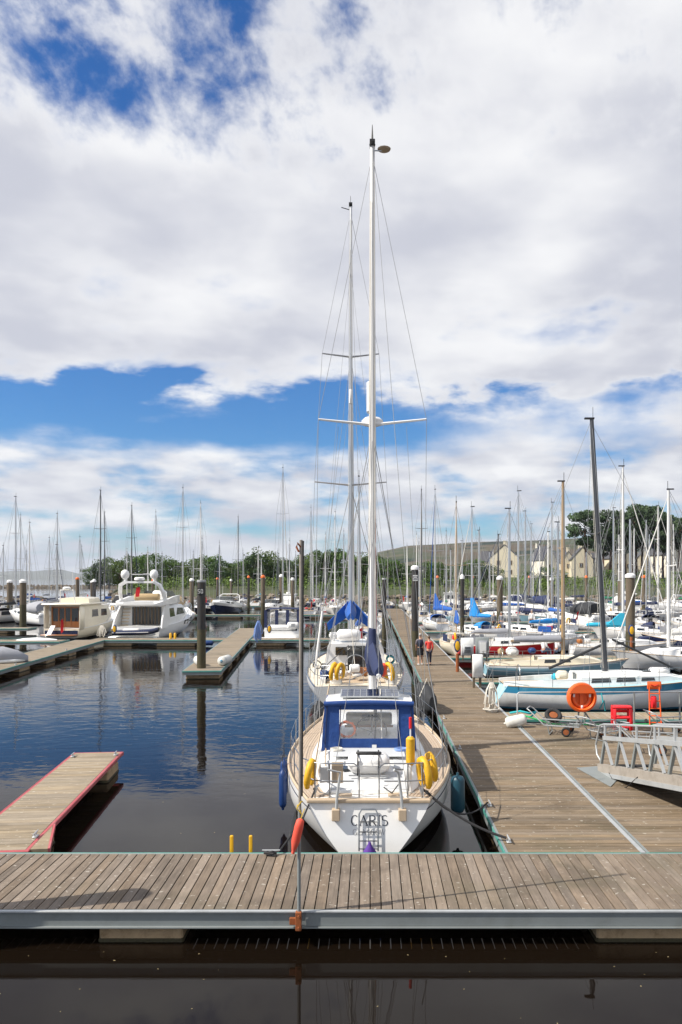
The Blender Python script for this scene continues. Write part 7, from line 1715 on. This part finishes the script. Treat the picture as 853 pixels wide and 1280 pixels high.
# ropes on the landing edge
rope('green hose trailing along the back of the landing', [(gx(634, 27.3), 27.3, .62), (gx(652, 26.9), 26.8, .80), (gx(668, 26.5), 26.4, .74), (gx(690, 26.2), 26.3, .58), (gx(745, 26.4), 26.45, .54), (gx(812, 26.4), 26.4, .56), (gx(850, 26.4), 26.4, .54)], .028, 'rope_g', 'garden_hose')
rope('turquoise rope heaped by the left end of the handrail', [(gx(638, 27.5), 27.5, .75), (gx(650, 27.3), 27.2, .86), (gx(662, 27.1), 27.1, .80), (gx(671, 27.0), 27.0, .88), (gx(664, 26.9), 26.9, .72), (gx(652, 27.1), 27.1, .7), (gx(643, 27.3), 27.3, .64)], .035, 'rope_t')
rope('turquoise rope tied round the handrail right of the lifebuoy', [(gx(752, 26.7), 26.7, 1.55), (gx(754, 26.6), 26.6, 1.25), (gx(750, 26.6), 26.62, 1.05), (gx(756, 26.6), 26.66, 1.3), (gx(757, 26.7), 26.72, .95)], .022, 'rope_t')
fd = fender((gx(645, 26.2), 26.2, DZ + .2), 'fat white fender lying at the left foot of the handrail', 'fender_white', .7, .19, ry=R(78), line=0)
# white coiled rope on a low post beside the walkway
rp = thing('rope_coil', 'tall white rope coil hanging on a low post at the right edge of the walkway', 'rope', (4.42, 29.3, DZ), 0)
mb = MB(); mb.box((0, .05, .55), (.10, .10, 1.1)); mb.build('post', M['plank_grey'], rp, smooth=None)
rg = random.Random(2)
for k in range(8):
    x = rg.uniform(-.13, .13); l = rg.uniform(.62, 1.0); y = -.08 - rg.uniform(0, .10)
    mb = MB(); mb.tube([(x * .3, -.06, 1.06), (x - .06, y, .8), (x * 1.5 - .08, y - .02, 1.10 - l), (x * 1.5, y - .03, 1.04 - l), (x * 1.5 + .09, y - .01, 1.12 - l), (x + .06, y, .78), (x * .3 + .03, -.06, 1.08)], .019, 6); mb.build('loop', M['rope_w'], rp, 60)
mb = MB(); mb.tube([(-.09, -.10, .86), (0, -.22, .88), (.10, -.12, .85), (.02, -.02, .84)], .022, 6, closed=True); mb.build('binding_turn', M['rope_w'], rp, 60)
for k in range(4):
    mb = MB(); mb.tube([((.20 + .03 * k) * math.cos(2 * PI * j / 14) + rg.uniform(-.02, .02), -.14 + (.15 + .02 * k) * math.sin(2 * PI * j / 14) + rg.uniform(-.02, .02), .025 + .03 * k) for j in range(14)], .02, 6, closed=True); mb.build('ground_loop', M['rope_w'], rp, 60)
# power pedestals and cabinets along the walkway
pd = thing('power_pedestal', 'white box power pedestal on a timber post at the right edge of the walkway', 'pedestal', (gx(596.5, 35.6), 35.6, DZ))
for x in (-.14, .14): mb = MB(); mb.box((x, 0, .25), (.10, .12, .56)); mb.build('post', M['pile_wood'], pd, smooth=None)
mb = MB(); mb.box((.02, -.02, .98), (.44, .30, 1.0), bev=.008); b = mb.build('cabinet', M['gel'], pd)
mb = MB(); mb.box((.02, -.18, 1.05), (.36, .02, .7), bev=.008); mb.build('door', M['white_pl'], b)
def cabinet(label, px, Y, w, h, z, m, panel):
    t = thing('meter_cabinet', label, 'cabinet', (gx(px, Y), Y, DZ), 0, 'cabinets beside the walkway')
    for x in (-w * .35, w * .35): mb = MB(); mb.box((x, .1, z / 2), (.08, .08, z + .04)); mb.build('leg', M['pile_wood'], t, smooth=None)
    mb = MB(); mb.box((0, .1, z + h / 2), (w, .35, h), bev=.008); c = mb.build('case', M[m], t)
    mb = MB(); mb.box((0, -.09, z + h * (.35 if panel == 'slot' else .48)), (w * .66, .03, h * (.42 if panel == 'slot' else .72)), bev=.01); mb.build('panel', M['nonskid' if panel == 'slot' else 'cv_grey'], c)
    if panel == 'slot':
        for k in range(4): mb = MB(); mb.box((0, -.115, z + h * (.22 + .09 * k)), (w * .5, .02, .035)); mb.build('slot', M['black'], c, smooth=None)
    else:
        mb = MB(); mb.box((.0, -.115, z + h * .48), (w * .5, .02, h * .55)); mb.build('notice', M['gel_grey'], c, smooth=None)
    return t
cabinet('pale grey meter cabinet with slots left of the framed notice case', 584.5, 47.3, .72, 1.02, .30, 'gel_grey', 'slot')
cabinet('blue grey notice case beside the walkway behind the white pedestal', 603.5, 45.8, .74, 1.12, .36, 'galv', 'frame')
ls = thing('lifebuoy_post', 'orange lifebuoy in blue surround on a short rusty post beside the walkway', 'lifebuoy', (gx(572, 41.6), 41.6, DZ))
mb = MB(); mb.lathe([(.085, 0), (.085, .95)], 12); mb.build('post', M['rust'], ls)
mb = MB(); mb.loft([[(.0 + r * .85 * math.cos(a), y, 1.36 + r * 1.75 * math.sin(a)) for a in [2 * PI * k / 20 for k in range(20)]] for r, y in ((.19, .08), (.20, 0), (.17, -.05))]); mb.build('surround', M['fender_blue'], ls, 50)
mb = MB(); mb.loft([[(r * .85 * math.cos(a), y, 1.36 + r * 1.75 * math.sin(a)) for a in [2 * PI * k / 20 for k in range(20)]] for r, y in ((.14, -.04), (.14, -.10), (.10, -.12))]); mb.build('buoy', M['yellow_paint'], ls, 50)
l2 = copy_tree(ls); l2.location = (gx(789.5, 48.4), 48.4, DZ + .35); l2['label'] = 'orange lifebuoy in blue surround in front of the thick white capped pile'
# the same small buoys on the left pontoons
for px, Y, lab in ((143.5, 64.4, 'small orange lifebuoy in blue surround left of the flybridge yacht stern'), (337, 64.6, 'small orange lifebuoy in blue surround left of the navy canopy boat')):
    c = copy_tree(ls); c.location = (gx(px, Y), Y, DZ - .6); c['label'] = lab
    for ch in list(c.children):
        if ch.name.startswith('post'): bpy.data.objects.remove(ch)
for px, Y in ((213.5, 64.0), (219, 64.0)):
    mb = MB(); mb.lathe([(.10, 0), (.10, .42), (.05, .48)], 10, (gx(px, Y), Y, DZ)); tag(mb.build('bollard', M['yellow_paint'], None), f"short yellow bollard on the cross pontoon, {'left' if px < 215 else 'right'} of the pair", 'bollard', 'yellow bollards')

# ------------------------------------------------------------------ haze: the air of the place
def haze_mat():
    m = bpy.data.materials.new('thin_sea_haze'); m.use_nodes = True; t = m.node_tree; t.nodes.clear()
    v = t.nodes.new('ShaderNodeVolumePrincipled'); v.inputs['Density'].default_value = 7e-5; v.inputs['Color'].default_value = (.80, .88, 1, 1); v.inputs['Anisotropy'].default_value = .2
    o = t.nodes.new('ShaderNodeOutputMaterial'); t.links.new(v.outputs[0], o.inputs['Volume']); return m
mb = MB(); mb.box((0, 6900, 160), (28200, 14200, 324)); hz = mb.build('haze', haze_mat(), None, smooth=None); stuff(hz)
